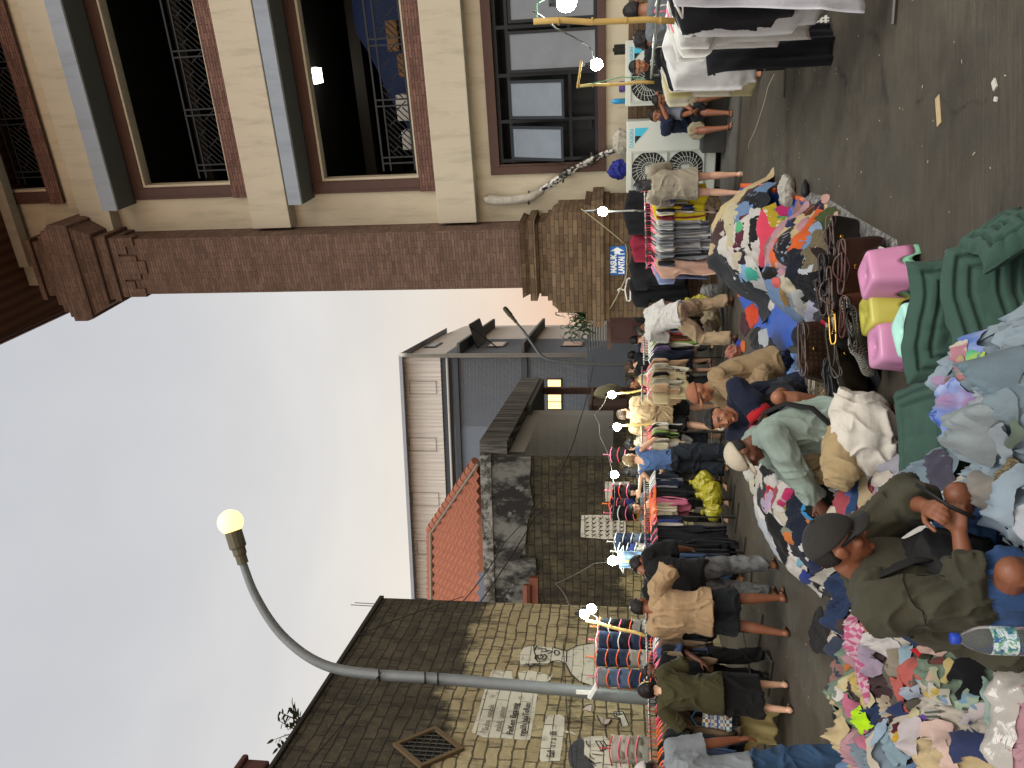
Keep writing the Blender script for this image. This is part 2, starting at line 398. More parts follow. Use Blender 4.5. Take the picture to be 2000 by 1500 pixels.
g.add([(-300, -100, 0), (300, -100, 0), (300, 500, 0), (-300, 500, 0)], [(0, 1, 2, 3)])
tag(g.build('ground', ground_mat()), kind='structure')
F = Frame((4.1, 12.9), (.906, -.423))          # the market building's front
def pave_mat():
    t = NT('pavement_concrete'); co = t.coords()
    col = t.ramp(t.noise(co, 1.2, 6, .65), [(.3, '#3c3b37'), (.7, '#5a5850')]); t.bump(t.noise(co, 40, 5, .7), .4, .01); return t.out(col, .8)
m = MB(); F.box(m, -2.9, 7, .0, .045, .0, 2.0); tag(m.build('pavement', pave_mat(), bevel=.012), kind='structure')
# ------------------------------------------------------------------ market building
mk = empty('market_building', F.at(0, 0), 0, 'cream market building with brown framed windows and grey ledges behind the brick pillar', 'building')
def part(mb, name, m, parent=mk, **kw):
    o = mb.build(name, m, parent, **kw)
    if parent is not None: o.matrix_parent_inverse = (Matrix.Translation(parent.location) @ Matrix.Rotation(parent.rotation_euler.z, 4, 'Z')).inverted()
    return o
w_ = MB()
F.cells(w_, [-1.75, -.5, 3.9, 6.5], [1.5, 1.97, 3.69, 5.12, 6.87, 8.6, 10.3, 12.24, 14.3, 15.5], -.25, 0, {(1, 1), (1, 3), (1, 5), (1, 7)})
F.box(w_, -1.75, -1.5, 0, 15.5, -9, -.25)
part(w_, 'wall', M_cream)
m = MB(); F.box(m, -1.75, 6.5, 0, 1.5, -.2, .06); part(m, 'plinth', M_brick2)
for z0, z1 in ((4.1, 4.78), (7.5, 8.22), (10.95, 11.55)):
    m = MB(); F.box(m, -1.29, 6.5, z0, z1, .002, .27); part(m, 'beam', M_cream2, bevel=.012)
for z0, z1 in ((7.07, 7.33), (10.53, 10.84)):
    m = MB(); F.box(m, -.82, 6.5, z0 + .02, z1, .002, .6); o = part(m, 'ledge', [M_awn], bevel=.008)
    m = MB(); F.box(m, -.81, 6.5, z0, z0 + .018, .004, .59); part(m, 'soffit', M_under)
def lattice(mb, u0, u1, z0, z1, o):
    F.box(mb, u0, u1, z1 - .03, z1, o, o + .035); F.box(mb, u0, u1, z0, z0 + .03, o, o + .035); F.box(mb, u0, u1, z1 - .16, z1 - .135, o, o + .03)
    u = u0 + .12
    while u < u1 - .2:
        for q in (u, u + .1): F.box(mb, q, q + .025, z0 + .03, z1 - .03, o + .002, o + .033)
        e = min(u + .95, u1); a0, a1 = u + .13, e - .02; zb, zt = z0 + .04, z1 - .17; hh = zt - zb
        d = -hh
        while d < a1 - a0:      # slanting key-pattern bars
            for sgn in (1,):
                p0 = (a0 + max(d, 0), zb + max(-d, 0)); p1 = (a0 + min(d + hh, a1 - a0), zb + min(hh, a1 - a0 - d))
                if p1[0] - p0[0] > .05: mb.tube([F.at(*p0, o + .015), F.at(*p1, o + .015)], .011, 5)
            d += .11
        d = 0
        while d < a1 - a0 - .1:
            k = .5 * hh * (1 if int(d / .22) % 2 else .55); c = a0 + d + .08; zc = zb + hh * (.3 if int(d / .22) % 2 else .7)
            mb.tube([F.at(c, min(zt, zc + k * .5), o + .016), F.at(c + k * .8, max(zb, zc - k * .5), o + .016)], .010, 5); d += .22
        u = e
for zi0, zi1, zo0, zo1 in ((12.24, 14.3, 11.94, 14.5), (8.6, 10.3, 8.31, 10.51), (5.12, 6.87, 4.82, 7.05)):
    fr = MB(); F.box(fr, -.75, -.53, zo0 + .01, zo1, .003, .05); F.box(fr, -.53, 6.5, zi1 + .0, zo1, .003, .05); F.box(fr, -.69, -.55, zo0 + .28, zo1 - .1, .05, .062)
    win = part(fr, 'window', M_wood, bevel=.008)
    def sub(mb, name, mm):
        return mb.build(name, mm, win)
    s = MB(); F.box(s, -.76, 6.5, zo0, zi0 - .02, .055, .085); sub(s, 'sill', M_sill)
    s = MB(); F.box(s, -.53, -.49, zi0 - .02, zi1, -.1, .03); F.box(s, -.49, 6.5, zi1 - .04, zi1, -.1, .03); F.box(s, -.49, 6.5, zi0 - .019, zi0 + .02, -.1, .03); sub(s, 'reveal', M_cream)
    s = MB(); lattice(s, -.42, 4.2, zi0 + .06, zi0 + .66, -.14); sub(s, 'grille', M_iron)
# rooms behind the openings
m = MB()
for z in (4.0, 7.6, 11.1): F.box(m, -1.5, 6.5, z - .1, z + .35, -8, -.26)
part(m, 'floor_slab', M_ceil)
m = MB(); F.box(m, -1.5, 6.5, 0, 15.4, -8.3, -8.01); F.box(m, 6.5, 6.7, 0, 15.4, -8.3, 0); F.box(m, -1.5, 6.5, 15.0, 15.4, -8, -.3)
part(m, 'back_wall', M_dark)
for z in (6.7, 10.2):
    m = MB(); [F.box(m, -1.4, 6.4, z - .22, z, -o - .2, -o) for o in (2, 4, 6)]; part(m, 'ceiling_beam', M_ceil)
# upstairs stall things behind the middle window
fl = empty('ceiling_lamp', (0, 0, 0), 0, 'bright square lamp glowing inside the dark middle window of the building', 'lamp')
pL = F.px(615, 148, -1.6); m = MB(); F.box(m, pL[0] - .13, pL[0] + .13, pL[1] - .09, pL[1] + .0, -1.75, -1.5); m.build('diffuser', emit('lamp_white', '#fff8ea', 9), fl)
m = MB(); F.box(m, pL[0] - .15, pL[0] + .15, pL[1] + .0, pL[1] + .35, -1.74, -1.52); m.build('housing', M_white, fl)
M_tarpd = cloth('#182b52', rough=.6)
m = MB()
pts = [(690, 0), (682, 20), (735, 150), (765, 300), (800, 345), (800, 0)]
q = [F.px(x, y, -.9) for x, y in pts]; nq = 14
vs, fs = [], []
for i in range(nq):
    for j in range(9):
        a = i / (nq - 1); u = q[4][0] + (3.4 - q[4][0]) * a
        top = 5.35 + .95 * min(1, max(0, (u + .3) / 2.2)); z = 5.1 + (top - 5.1) * j / 8
        vs.append(F.at(u, z, -.95 - .25 * (j / 8) + .07 * math.sin(i * 1.7 + j * .8)))
fs = [(i * 9 + j, (i + 1) * 9 + j, (i + 1) * 9 + j + 1, i * 9 + j + 1) for i in range(nq - 1) for j in range(8)]
o = m.add(vs, fs).build('tarpaulin', M_tarpd, smooth=True); tag(o, 'dark blue tarpaulin draped over goods inside the middle window', 'tarpaulin')
bx = mat('pine_crate', '#7d5c39', .7, .3, 7, .2); sk = mat('white_sack', '#b9b7b0', .8)
for k, (x0, y0, x1, y1, mm, nm, lb, ct) in enumerate([(752, 40, 782, 100, bx, 'crate', 'pine coloured crate behind the grille, below the blue tarpaulin', 'crate'), (775, 105, 800, 150, bx, 'box', 'small tan box behind the grille, left of the pine crate', 'box'), (772, 185, 805, 235, sk, 'sack', 'pale sack behind the lattice grille of the middle window', 'sack'), (784, 255, 806, 292, sk, 'bundle', 'white bundle in the corner behind the middle window grille', 'bundle')]):
    a = F.px(x1, y1, -.5); b = F.px(x0, y0, -.5); m = MB(); F.box(m, a[0], b[0], max(5.13, a[1]), b[1], -.75, -.45); tag(m.build(nm, mm, bevel=.03), lb, ct)
# ground-floor window: dark metal with three swung-out panes
fr = MB(); F.box(fr, -.53, -.40, 1.86, 3.83, .003, .06); F.box(fr, -.40, 6.5, 3.67, 3.83, .003, .06); F.box(fr, -.40, 6.5, 1.86, 1.99, .003, .06); F.box(fr, -.40, -.36, 1.99, 3.67, .003, .045)
win = part(fr, 'window', M_wood, bevel=.006)
def wsub(mb, name, mm, **kw):
    return mb.build(name, mm, win, **kw)
s = MB()
for u in (-.34, .30, 1.02, 1.74, 2.5, 3.2): F.box(s, u, u + .055, 2.0, 3.66, -.12, -.04)
for z in (1.99, 2.42, 3.42, 3.61): F.box(s, -.36, 3.9, z, z + .05, -.118, -.043)
wsub(s, 'mullion', M_alu)
s = MB(); F.box(s, -.5, 3.9, 1.97, 3.69, -.6, -.55); F.box(s, .1, .32, 2.1, 3.0, -.5, -.45); wsub(s, 'dark_backing', mat('room_dark', '#262a2c', .6))  # dark panel standing in for the unlit room behind the panes
for u0, u1, za, zb, tilt in ((-.29, .26, 3.46, 2.46, 24), (.37, .97, 3.46, 2.46, 20), (1.08, 1.70, 3.44, 1.98, 2), (1.82, 2.46, 3.40, 2.0, 1)):
    t = math.radians(tilt); L = za - zb
    def S(u, d, o): return F.at(u, za - d * math.cos(t) - o * math.sin(t) * 0, -.02 + d * math.sin(t) + o)
    s = MB()
    for a, b, c, d in ((u0, u0 + .045, 0, L), (u1 - .045, u1, 0, L), (u0 + .045, u1 - .045, 0, .045), (u0 + .045, u1 - .045, L - .045, L)):
        s.hexa([S(a, d, 0), S(b, d, 0), S(b, d, .03), S(a, d, .03), S(a, c, 0), S(b, c, 0), S(b, c, .03), S(a, c, .03)])
    wsub(s, 'sash', M_alu)
    s = MB(); a, b, c, d = u0 + .046, u1 - .046, .046, L - .046
    s.hexa([S(a, d, .01), S(b, d, .01), S(b, d, .016), S(a, d, .016), S(a, c, .01), S(b, c, .01), S(b, c, .016), S(a, c, .016)]); wsub(s, 'pane', M_pane)
# roof eave
m = MB(); zr = 13.1
e = [G(135, 600, zr), G(-10, 668, zr)]; e += [e[1] + (e[1] - e[0]).normalized() * 4, F.at(6.5, zr, -.5), F.at(-1.6, zr, -.5)]
t_ = NT('soffit_boards'); co_ = t_.coords(); wv = t_.node('ShaderNodeTexWave'); wv.inputs['Scale'].default_value = 1.6; wv.inputs['Distortion'].default_value = .3; t_.ln(t_.mapping(co_, rot=(0, 0, .44)), wv.inputs['Vector'])
M_soff = t_.out(t_.mix(wv.outputs['Fac'], '#4a2c1c', '#64402a'), .6)
m.add([p for p in e] + [p + Vector((0, 0, .3)) for p in e], [(0, 1, 2, 3, 4), (9, 8, 7, 6, 5)] + [(i, (i + 1) % 5, 5 + (i + 1) % 5, 5 + i) for i in range(5)])
part(m, 'roof', M_soff)
d = (e[1] - e[0]).normalized(); m = MB(); m.tube([e[0] + Vector((0, 0, .02)), e[1] + d * 2 + Vector((0, 0, .12))], .07, 4); m.tube([e[0] + Vector((-.02, .1, -.05)), e[1] + d * 2 + Vector((-.02, .1, .05))], .035, 4); part(m, 'fascia', mat('fascia_brown', '#4d2d22', .6))
m = MB(); a = F.px(60, 520, .3); F.box(m, -2.3, -1.75, 12.3, 13.2, -.3, .2); F.box(m, -1.9, 1, 12.9, 13.6, .1, .3); part(m, 'eave_beam', M_cream2)
# ------------------------------------------------------------------ brick corner pillar
pc = -1.86
pl = empty('brick_pillar', F.at(pc, 0, .1), 0, 'tall brown brick pillar with stepped capital at the building corner', 'pillar')
def ring(mb, hw0, hw1, z0, z1, cu=pc, co=.1, du=0):
    mb.hexa([F.at(cu + a * hw0 + du, z0, co + b * hw0) for a, b in ((-1, -1), (1, -1), (1, 1), (-1, 1))] + [F.at(cu + a * hw1 + du, z1, co + b * hw1) for a, b in ((-1, -1), (1, -1), (1, 1), (-1, 1))])
m = MB(); ring(m, .52, .52, 3.3, 10.75); part(m, 'shaft', M_brick, pl)
m = MB()
ring(m, .56, .56, 10.72, 10.86); ring(m, .62, .62, 10.86, 10.98); ring(m, .57, .6, 10.98, 11.1); ring(m, .66, .82, 11.1, 11.36); ring(m, .87, .9, 11.36, 11.46); ring(m, .9, .9, 11.46, 11.72); ring(m, .84, .84, 11.72, 11.82); ring(m, .76, .76, 11.82, 11.98); ring(m, .66, .66, 11.98, 12.14); ring(m, .52, .52, 12.14, 12.4); ring(m, .58, .58, 12.4, 12.5)
for a in (-1, 1):           # hanging corner blocks and the middle block under the capital
    for dz, wd in ((10.55, .3), (10.38, .16)): F.box(m, pc + a * .56 - .5 * wd * (1 + a), pc + a * .56 + .5 * wd * (1 - a), dz, dz + .18, .45, .655)
F.box(m, pc - .22, pc + .22, 10.4, 10.73, .4, .66); F.box(m, pc - .12, pc + .12, 10.25, 10.4, .4, .655)
part(m, 'capital', M_brick, pl)
m = MB(); ring(m, .6, .66, 3.16, 3.3); ring(m, .7, .7, 3.04, 3.16); ring(m, .6, .6, 2.98, 3.04); ring(m, .64, .64, 2.86, 2.98); ring(m, .7, .7, 2.78, 2.86); ring(m, .82, .76, 2.68, 2.78); ring(m, .86, .86, 2.2, 2.68); ring(m, .98, 1.0, 2.08, 2.2); ring(m, 1.06, 1.06, 1.9, 2.08); ring(m, .98, .98, 1.8, 1.9)
part(m, 'base', M_brick2, pl)
m = MB(); F.box(m, pc - .95, pc + .95, 0, 1.8, -.8, 1.0); part(m, 'pedestal', M_brick2, pl)
# low wall and timber gate beside the pillar
gt = empty('timber_gate', F.at(-3.3, 0, .3), 0, 'dark red timber gate panel standing open beside the brick pillar', 'gate')
m = MB(); dm = mat('red_brown_boards', '#4b2f2b', .65, .3, 6, .2)
for k in range(5): m.box(F.at(-3.02 - .13 * k, .98, .4 - .05 * k), (.125, .04, 1.75), math.radians(-10))
part(m, 'boards', dm, gt)
m = MB(); m.box(F.at(-3.28, 1.82, .34), (.72, .06, .07), math.radians(-4)); m.box(F.at(-3.28, .3, .345), (.7, .055, .06), math.radians(-4)); part(m, 'rail', M_wood, gt)
# sign on the pillar pedestal
a = F.px(1188, 537, 1.0); b = F.px(1222, 480, 1.0); sg = empty('direction_sign', F.at(a[0], b[1], 1.0), 0, 'blue direction sign with white lettering and arrow on the brick pedestal', 'sign')
m = MB(); F.box(m, a[0], b[0], b[1], a[1], 1.004, 1.02); part(m, 'board', mat('sign_blue', '#1f5fa8', .4, .06), sg)
Wd = b[0] - a[0]; Hh = a[1] - b[1]; M_sw = mat('sign_white', '#e6e8e6', .5, .04)
def stext(s_, sz, u, z, q=1.0):
    o = text('lettering', s_, sz, frame_matrix(F, u, z, 1.022), M_sw, sg, .001, .006, 'LEFT', q); o.matrix_parent_inverse = Matrix.Translation(-F.at(a[0], b[1], 1.0))
stext('MASUK', Hh * .46, a[0] + Wd * .08, a[1] - Hh * .46, .74); stext('LANTAI 1', Hh * .46, a[0] + Wd * .05, b[1] + Hh * .08, .64)
m = MB(); u0 = a[0] + Wd * .74; zc = b[1] + Hh * .48
F.poly(m, [(u0, zc - Hh * .16), (u0 + Wd * .1, zc - Hh * .16), (u0 + Wd * .1, zc - Hh * .4), (u0 + Wd * .23, zc), (u0 + Wd * .1, zc + Hh * .4), (u0 + Wd * .1, zc + Hh * .16), (u0, zc + Hh * .16)], 1.021, 1.024); part(m, 'arrow', M_sw, sg)
# conduit on the wall
pp = [(950, 383), (952, 388), (965, 391), (985, 392), (1010, 390), (1035, 386), (1060, 372), (1090, 350), (1130, 325), (1170, 305), (1215, 287), (1235, 282)]
m = MB(); m.tube([F.pt(x, y, .12) for x, y in pp[:7]], [.07, .085, .085, .08, .08, .075, .06], 12)
t_ = NT('lagged_pipe'); co_ = t_.coords(); t_.bump(t_.noise(t_.mapping(co_, scale=(8, 8, 40)), 2, 3), .8, .03); M_lag = t_.out(t_.mix(t_.noise(co_, 6, 5), '#8f897a', '#c4bfb2'), .7)
pipe = m.build('drain_pipe', M_lag, smooth=True); tag(pipe, 'fat white lagged pipe bending down the cream wall to the air conditioner', 'pipe')
m = MB()
for k, off in enumerate((-.045, .0, .045)): m.tube([F.pt(x, y, .12 + .02 * k) + Vector((0, 0, off)) for x, y in pp[6:]], .032, 8)
t_ = NT('taped_tubes'); co_ = t_.coords(); M_tape = t_.out(t_.mix(t_.ramp(t_.noise(co_, 16, 3, .6), [(.48, 0.), (.53, 1.)]), '#2b2a28', '#c9c6bd'), .5); m.build('hose', M_tape, pipe, smooth=True)
m = MB(); [m.box(F.pt(x, y, .1), (.22, .1, .03), .3) for x, y in ((1033, 386), (1100, 343), (1155, 312))]; m.build('bracket', M_steeld, pipe)
# ------------------------------------------------------------------ air conditioner outdoor units
M_ac = mat('ac_ivory', '#b9bcb2', .45, .06, 3, .05); M_acg = mat('ac_grille', '#a9aca3', .5, .05); M_teal = mat('logo_blue', '#38a9c4', .4, .05)
def ac(name, x0, y0, x1, y1, label, fans, o=.62):
    a = F.px(x1, y1, o); b = F.px(x0, y0, o); u0, u1, zt = a[0], b[0], b[1]; zb = .13
    r = empty(name, F.at(u0, 0, o - .4), 0, label, 'air conditioner', 'air conditioner units along the building front')
    m = MB(); F.box(m, u0, u1, zb, zt, o - .36, o); part(m, 'casing', M_ac, r, bevel=.015)
    m = MB(); F.box(m, u0 + .05, u0 + .18, .04, zb - .003, o - .34, o - .02); F.box(m, u1 - .18, u1 - .05, .04, zb - .003, o - .34, o - .02); part(m, 'foot', M_steeld, r)
    for cu, cz, rr in fans:
        cu = u0 + cu; cz = zt - cz
        m = MB(); n = 40
        def C(rad, t, oo): return F.at(cu + rad * math.cos(t), cz + rad * math.sin(t), oo)
        m.tube([C(rr * 1.0, 2 * PI * i / n, o + .004) for i in range(n + 1)], .012, 6)
        m.prism([(rr * .99 * math.cos(2 * PI * i / n), rr * .99 * math.sin(2 * PI * i / n)) for i in range(n)], lambda p, q, d: F.at(cu + p, cz + q, d), o + .001, o + .004)
        part(m, 'fan_opening', M_black, r)
        m = MB()
        for k in range(26):
            t0 = 2 * PI * k / 26; m.tube([C(rr * f, t0 + .5 * f, o + .014 + .012 * math.sin(PI * f)) for f in (.2, .4, .6, .8, 1.0)], .0045, 4)
        for f in (.45, .72): m.tube([C(rr * f, 2 * PI * i / 32, o + .026) for i in range(33)], .004, 4)
        s_ = rr * .23; F.box(m, cu - s_, cu + s_, cz - s_, cz + s_, o + .016, o + .028)
        e_ = rr * 1.08
        for A in ((-e_, -e_, e_, -e_ + .02), (-e_, e_ - .02, e_, e_), (-e_, -e_ + .02, -e_ + .02, e_ - .02), (e_ - .02, -e_ + .02, e_, e_ - .02)): F.box(m, cu + A[0], cu + A[2], cz + A[1], cz + A[3], o + .003, o + .018)
        part(m, 'fan_grille', M_acg, r)
    return r, u0, u1, zt
def logo(r, u, z, o, s_):
    m = MB(); F.poly(m, [(u, z), (u + s_, z), (u + s_, z - s_ * .9)], o + .002, o + .004); part(m, 'emblem', M_teal, r)
    m = MB(); F.poly(m, [(u + s_ * .05, z - .002), (u + s_ * .5, z - .002), (u + s_ * .5, z - s_ * .42)], o + .004, o + .005); part(m, 'emblem', M_black, r)
    q = text('lettering', 'DAIKIN', s_ * .36, frame_matrix(F, u - s_ * .25, z + s_ * .1, o + .003), M_teal, r, .001, .001); q.matrix_parent_inverse = Matrix.Translation(-r.location)
r, u0, u1, zt = ac('air_conditioner', 1224, 238, 1390, 372, 'tall ivory air conditioner unit with two stacked fans beside the seated man', [(.36, .36, .27), (.36, .93, .27)]); logo(r, u1 - .34, zt - .13, .62, .24)
AC1 = (u0, u1, zt)
r, u0, u1, zt = ac('air_conditioner', 1222, 80, 1400, 200, 'ivory air conditioner with single visible fan behind the cream shirts rack', [(.34, .36, .27), (.34, .93, .27)]); logo(r, u0 + .66, zt - .13, .62, .2)
AC2 = (u0, u1, zt)
m = MB(); zt = AC2[2]; p = F.at(AC2[0] + .07, zt, .45)
m.lathe([(.042, 0), (.042, .16), (.03, .19), (.018, .2), (.018, .23)], p, 14); tag(m.build('water_bottle', mat('blue_bottle', '#2b83ad', .25, .05), smooth=True), 'blue plastic bottle standing on top of the air conditioner', 'bottle')
m = MB(); m.box(F.at(AC2[0] + .28, zt + .05, .45), (.16, .1, .1), .4); tag(m.build('pouch', mat('purple_pouch', '#4d3a6e', .5), bevel=.03), 'small purple pouch lying on the air conditioner top', 'pouch')
m = MB(); m.box(F.at(AC2[0] + .82, zt + .09, .45), (.13, .09, .17), .4); m.box(F.at(AC2[0] + .82, zt + .185, .45), (.05, .04, .02), .4); tag(m.build('jerry_can', M_black, bevel=.02), 'small black can with cap standing on the air conditioner', 'can')
# ------------------------------------------------------------------ the block wall with the mural (left side of the lane)
A_ = Vector((math.sin(math.radians(10.8)), math.cos(math.radians(10.8)), 0)); B_ = Vector((A_.y, -A_.x, 0))
W = Frame((-4.0244, 14), A_)
M_block = brick_mat('ochre_block', '#938564', '#a29574', '#4a4335', .5, .172, .016, .13, mould(5.1, .75, drip=.51), bumpk=1.0)
M_block2 = brick_mat('yellow_block', '#8d8158', '#9f936c', '#464031', .34, .17, .015, .12, mould(2.75, 1.0, drip=.47), bumpk=.8)
mw = empty('mural_wall', W.at(-4, 0, -.2), 0, 'ochre block wall with mouldy top and painted cartoon mural behind the left clothes racks', 'wall')
m = MB(); W.poly(m, [(-9, 0), (0, 0), (0, 6.0), (-.25, 6.06), (-4.4, 6.03), (-9, 6.05)], -.35, 0); part(m, 'masonry', M_block, mw)
m = MB(); W.poly(m, [(-9, 6.06), (.03, 6.02), (.03, 6.11), (-4, 6.10), (-9, 6.14)], -.38, .04); part(m, 'coping', mat('mouldy_coping', '#2c2823', .9, .4, 5, .6, 25), mw, bevel=.02)
rb = empty('chimney_box', W.at(-4.75, 6, -.2), 0, 'dark red concrete box on top of the mural wall at the corner of the picture', 'roof box')
m = MB(); W.box(m, -5.6, -4.68, 6.12, 6.42, -.4, .06); W.box(m, -5.6, -4.64, 6.42, 6.5, -.44, .10); part(m, 'block', mat('red_brown_concrete', '#4b2c27', .85, .35, 5, .4, 30), rb, bevel=.03)
# diamond window
dw = MB(); cu, cz, hu, hz = -4.18, 4.15, .37, .43
def dia(k): return [(cu - hu * k, cz), (cu, cz - hz * k), (cu + hu * k, cz), (cu, cz + hz * k)]
D1, D0 = dia(1.13), dia(.93)
for i in range(4): W.poly(dw, [D1[i], D1[(i + 1) % 4], D0[(i + 1) % 4], D0[i]], .003, .05)
win = part(dw, 'window', mat('old_window_frame', '#5c4c35', .8, .3, 6, .4, 30), mw)
def wsubp(mb, name, mm):
    return mb.build(name, mm, win)
m = MB(); W.poly(m, dia(.95), .004, .012); wsubp(m, 'pane', mat('dark_inside', '#0d0e0d', .3, .1, 2, 0))  # black sheet painted in for the dark inside
m = MB()
for k in range(-4, 5):
    t = k / 4.6; L = 1 - abs(t)
    m.tube([W.at(cu + hu * t, cz - hz * L * .9, .02), W.at(cu + hu * t, cz + hz * L * .9, .02)], .006, 4)
    m.tube([W.at(cu - hu * L * .9, cz + hz * t, .025), W.at(cu + hu * L * .9, cz + hz * t, .025)], .006, 4)
wsubp(m, 'grille', M_steeld)
# painted mural: flat paint on the blocks
def paint_mat(name, c):
    t = NT(name); co = t.coords('UV'); f = t.noise(co, 5, 6, .7)
    col = t.mix(t.ramp(f, [(.54, 0.), (.66, 1.)]), c, tuple(v * .5 for v in lin(c)))
    b = t.node('ShaderNodeTexBrick'); b.inputs['Scale'].default_value = 1; b.inputs['Brick Width'].default_value = .5; b.inputs['Row Height'].default_value = .172; b.inputs['Mortar Size'].default_value = .008
    b.inputs['Color1'].default_value = b.inputs['Color2'].default_value = (0, 0, 0, 1); b.inputs['Mortar'].default_value = (1, 1, 1, 1)
    nz = t.node('ShaderNodeTexNoise'); nz.inputs['Scale'].default_value = 1.6; nz.inputs['Detail'].default_value = 4; t.ln(co, nz.inputs['Vector'])
    ad = t.node('ShaderNodeVectorMath', operation='MULTIPLY_ADD'); ad.inputs[1].default_value = (.06, .06, 0); t.ln(nz.outputs['Color'], ad.inputs[0]); t.ln(co, ad.inputs[2]); t.ln(ad.outputs[0], b.inputs['Vector'])
    col = t.mix(t.math('MULTIPLY', b.outputs['Color'], t.ramp(t.noise(t.mapping(co, loc=(4, 4, 0)), 3, 4), [(.35, .3), (.6, .95)])), col, '#3a3426')
    return t.out(col, .9, 0, .1)
PW = paint_mat('mural_white', '#b9b4a4'); PG = paint_mat('mural_grey', '#45464a'); PK = mat('mural_black_line', '#26231f', .9, .2, 8, 0); PP = paint_mat('mural_pink', '#b3a49c')
Wm = Matrix.Translation(-W.at(-4, 0, -.2))
LAY = [0]
def rag(p, n, amp):   # ragged brushed edge
    r_ = []
    for i in range(len(p)):
        a, b = Vector(p[i]), Vector(p[(i + 1) % len(p)])
        for k in range(n): q = a.lerp(b, k / n); r_.append((q.x + rnd.uniform(-amp, amp), q.y + rnd.uniform(-amp, amp)))
    return r_
def paint(name, pts, mm, raggy=.004, F_=W, par=mw, px=True):
    LAY[0] += 1; p = [F_.px(*q) for q in pts] if px else pts
    mb = MB(); o0 = .0035 + .0012 * LAY[0]
    p = rag(p, 5, raggy) if raggy else p
    vs = [F_.at(a, b, o0) for a, b in p]; mb.add(vs, [tuple(range(len(vs)))])
    o = mb.build(name, mm); bm = bmesh.new(); bm.from_mesh(o.data); bmesh.ops.triangulate(bm, faces=bm.faces); bm.to_mesh(o.data); bm.free()
    o.parent = par; o.matrix_parent_inverse = Matrix.Translation(-par.location); return o
def z4(L): return [(850 + a / 3.948, 1120 + b / 3.948) for a, b in L]
def z2(L): return [(1080 + a / 9.09, 1340 + b / 9.09) for a, b in L]
def strokes(name, lines, r, F_=W, par=mw):
    mb = MB(); LAY[0] += 1; o0 = .006 + .0012 * LAY[0]
    for L in lines:
        p = [F_.px(*q) for q in L]
        for k in range(len(p) - 1):
            a, b = Vector(p[k]), Vector(p[k + 1]); d = (b - a); 
            if d.length < 1e-4: continue
            d.normalize(); n = Vector((-d.y, d.x)) * r; e = d * r * .6; z = o0 + .00015 * k
            mb.add([F_.at(*(a - n - e), z), F_.at(*(b - n + e), z), F_.at(*(b + n + e), z), F_.at(*(a + n - e), z)], [(0, 1, 2, 3)])
    o = mb.build(name, PK, par); o.matrix_parent_inverse = Matrix.Translation(-par.location); return o
paint('painted_panel', z4([(440, 745), (590, 755), (600, 830), (790, 905), (765, 1100), (730, 1285), (560, 1278), (370, 1265), (280, 1225), (325, 1100), (385, 880)]), PW)
paint('painted_panel', z4([(640, 765), (730, 750), (830, 770), (890, 800), (915, 765), (890, 820), (840, 850), (740, 840), (650, 830)]), PW)
paint('painted_panel', z4([(870, 1100), (960, 1092), (1000, 1110), (990, 1250), (960, 1450), (820, 1455), (805, 1430), (825, 1250), (850, 1130)]), PW)
paint('painted_woman', z4([(640, 640), (665, 720), (765, 705), (870, 708), (905, 682), (1000, 695), (1045, 780), (1110, 840), (1280, 885), (1290, 540), (1095, 560), (1015, 607), (900, 575), (760, 560), (680, 575)]), PW)
paint('painted_hat', z2([(470, 910), (520, 950), (560, 990), (560, 1260), (640, 1330), (760, 1440), (700, 1500), (400, 1500), (300, 1420), (265, 1250), (290, 1100), (360, 1010), (450, 950), (425, 930)]), PG)
paint('painted_man', z2([(540, 940), (680, 900), (930, 900), (1060, 1060), (1120, 1150), (1130, 1260), (1200, 1300), (1330, 1290), (1350, 1500), (760, 1500), (700, 1390), (640, 1300), (550, 1250), (560, 1000)]), PW)
paint('painted_ribbon', z2([(510, 445), (590, 360), (650, 335), (690, 350), (700, 470), (600, 440)]), PP)
paint('painted_ribbon', z2([(780, 535), (920, 600), (1040, 600), (990, 690), (900, 720), (840, 660)]), PP)
paint('painted_hand', z2([(1085, 480), (1240, 475), (1280, 560), (1340, 720), (1220, 740), (1190, 590), (1090, 550)]), PW)
paint('painted_bubble', z2([(200, 800), (330, 830), (440, 890), (320, 860), (200, 840)]), PW, .002)
strokes('painted_outline', [z4([(905, 575), (1015, 605), (1095, 565), (1200, 545)]), z4([(905, 685), (950, 680), (1005, 700), (1045, 780), (1110, 840), (1190, 868)]), z4([(665, 715), (765, 703), (870, 706), (905, 683)]), z4([(1015, 607), (1012, 690)]), z4([(760, 560), (765, 610), (790, 690), (850, 680)]), z4([(700, 700), (740, 730), (770, 705)])], .009)
strokes('painted_features', [z4([(790, 590), (850, 590), (865, 610), (820, 612)]), z4([(785, 640), (845, 632), (862, 650), (845, 672), (800, 668), (785, 640)]), z4([(820, 640), (835, 650), (820, 660)]), z4([(925, 600), (950, 605), (960, 622), (945, 640), (925, 635), (920, 615), (925, 600)]), z4([(770, 600), (780, 570), (800, 580)]), z4([(775, 640), (770, 665), (790, 680)]), z4([(870, 600), (905, 612), (870, 628)])], .011)
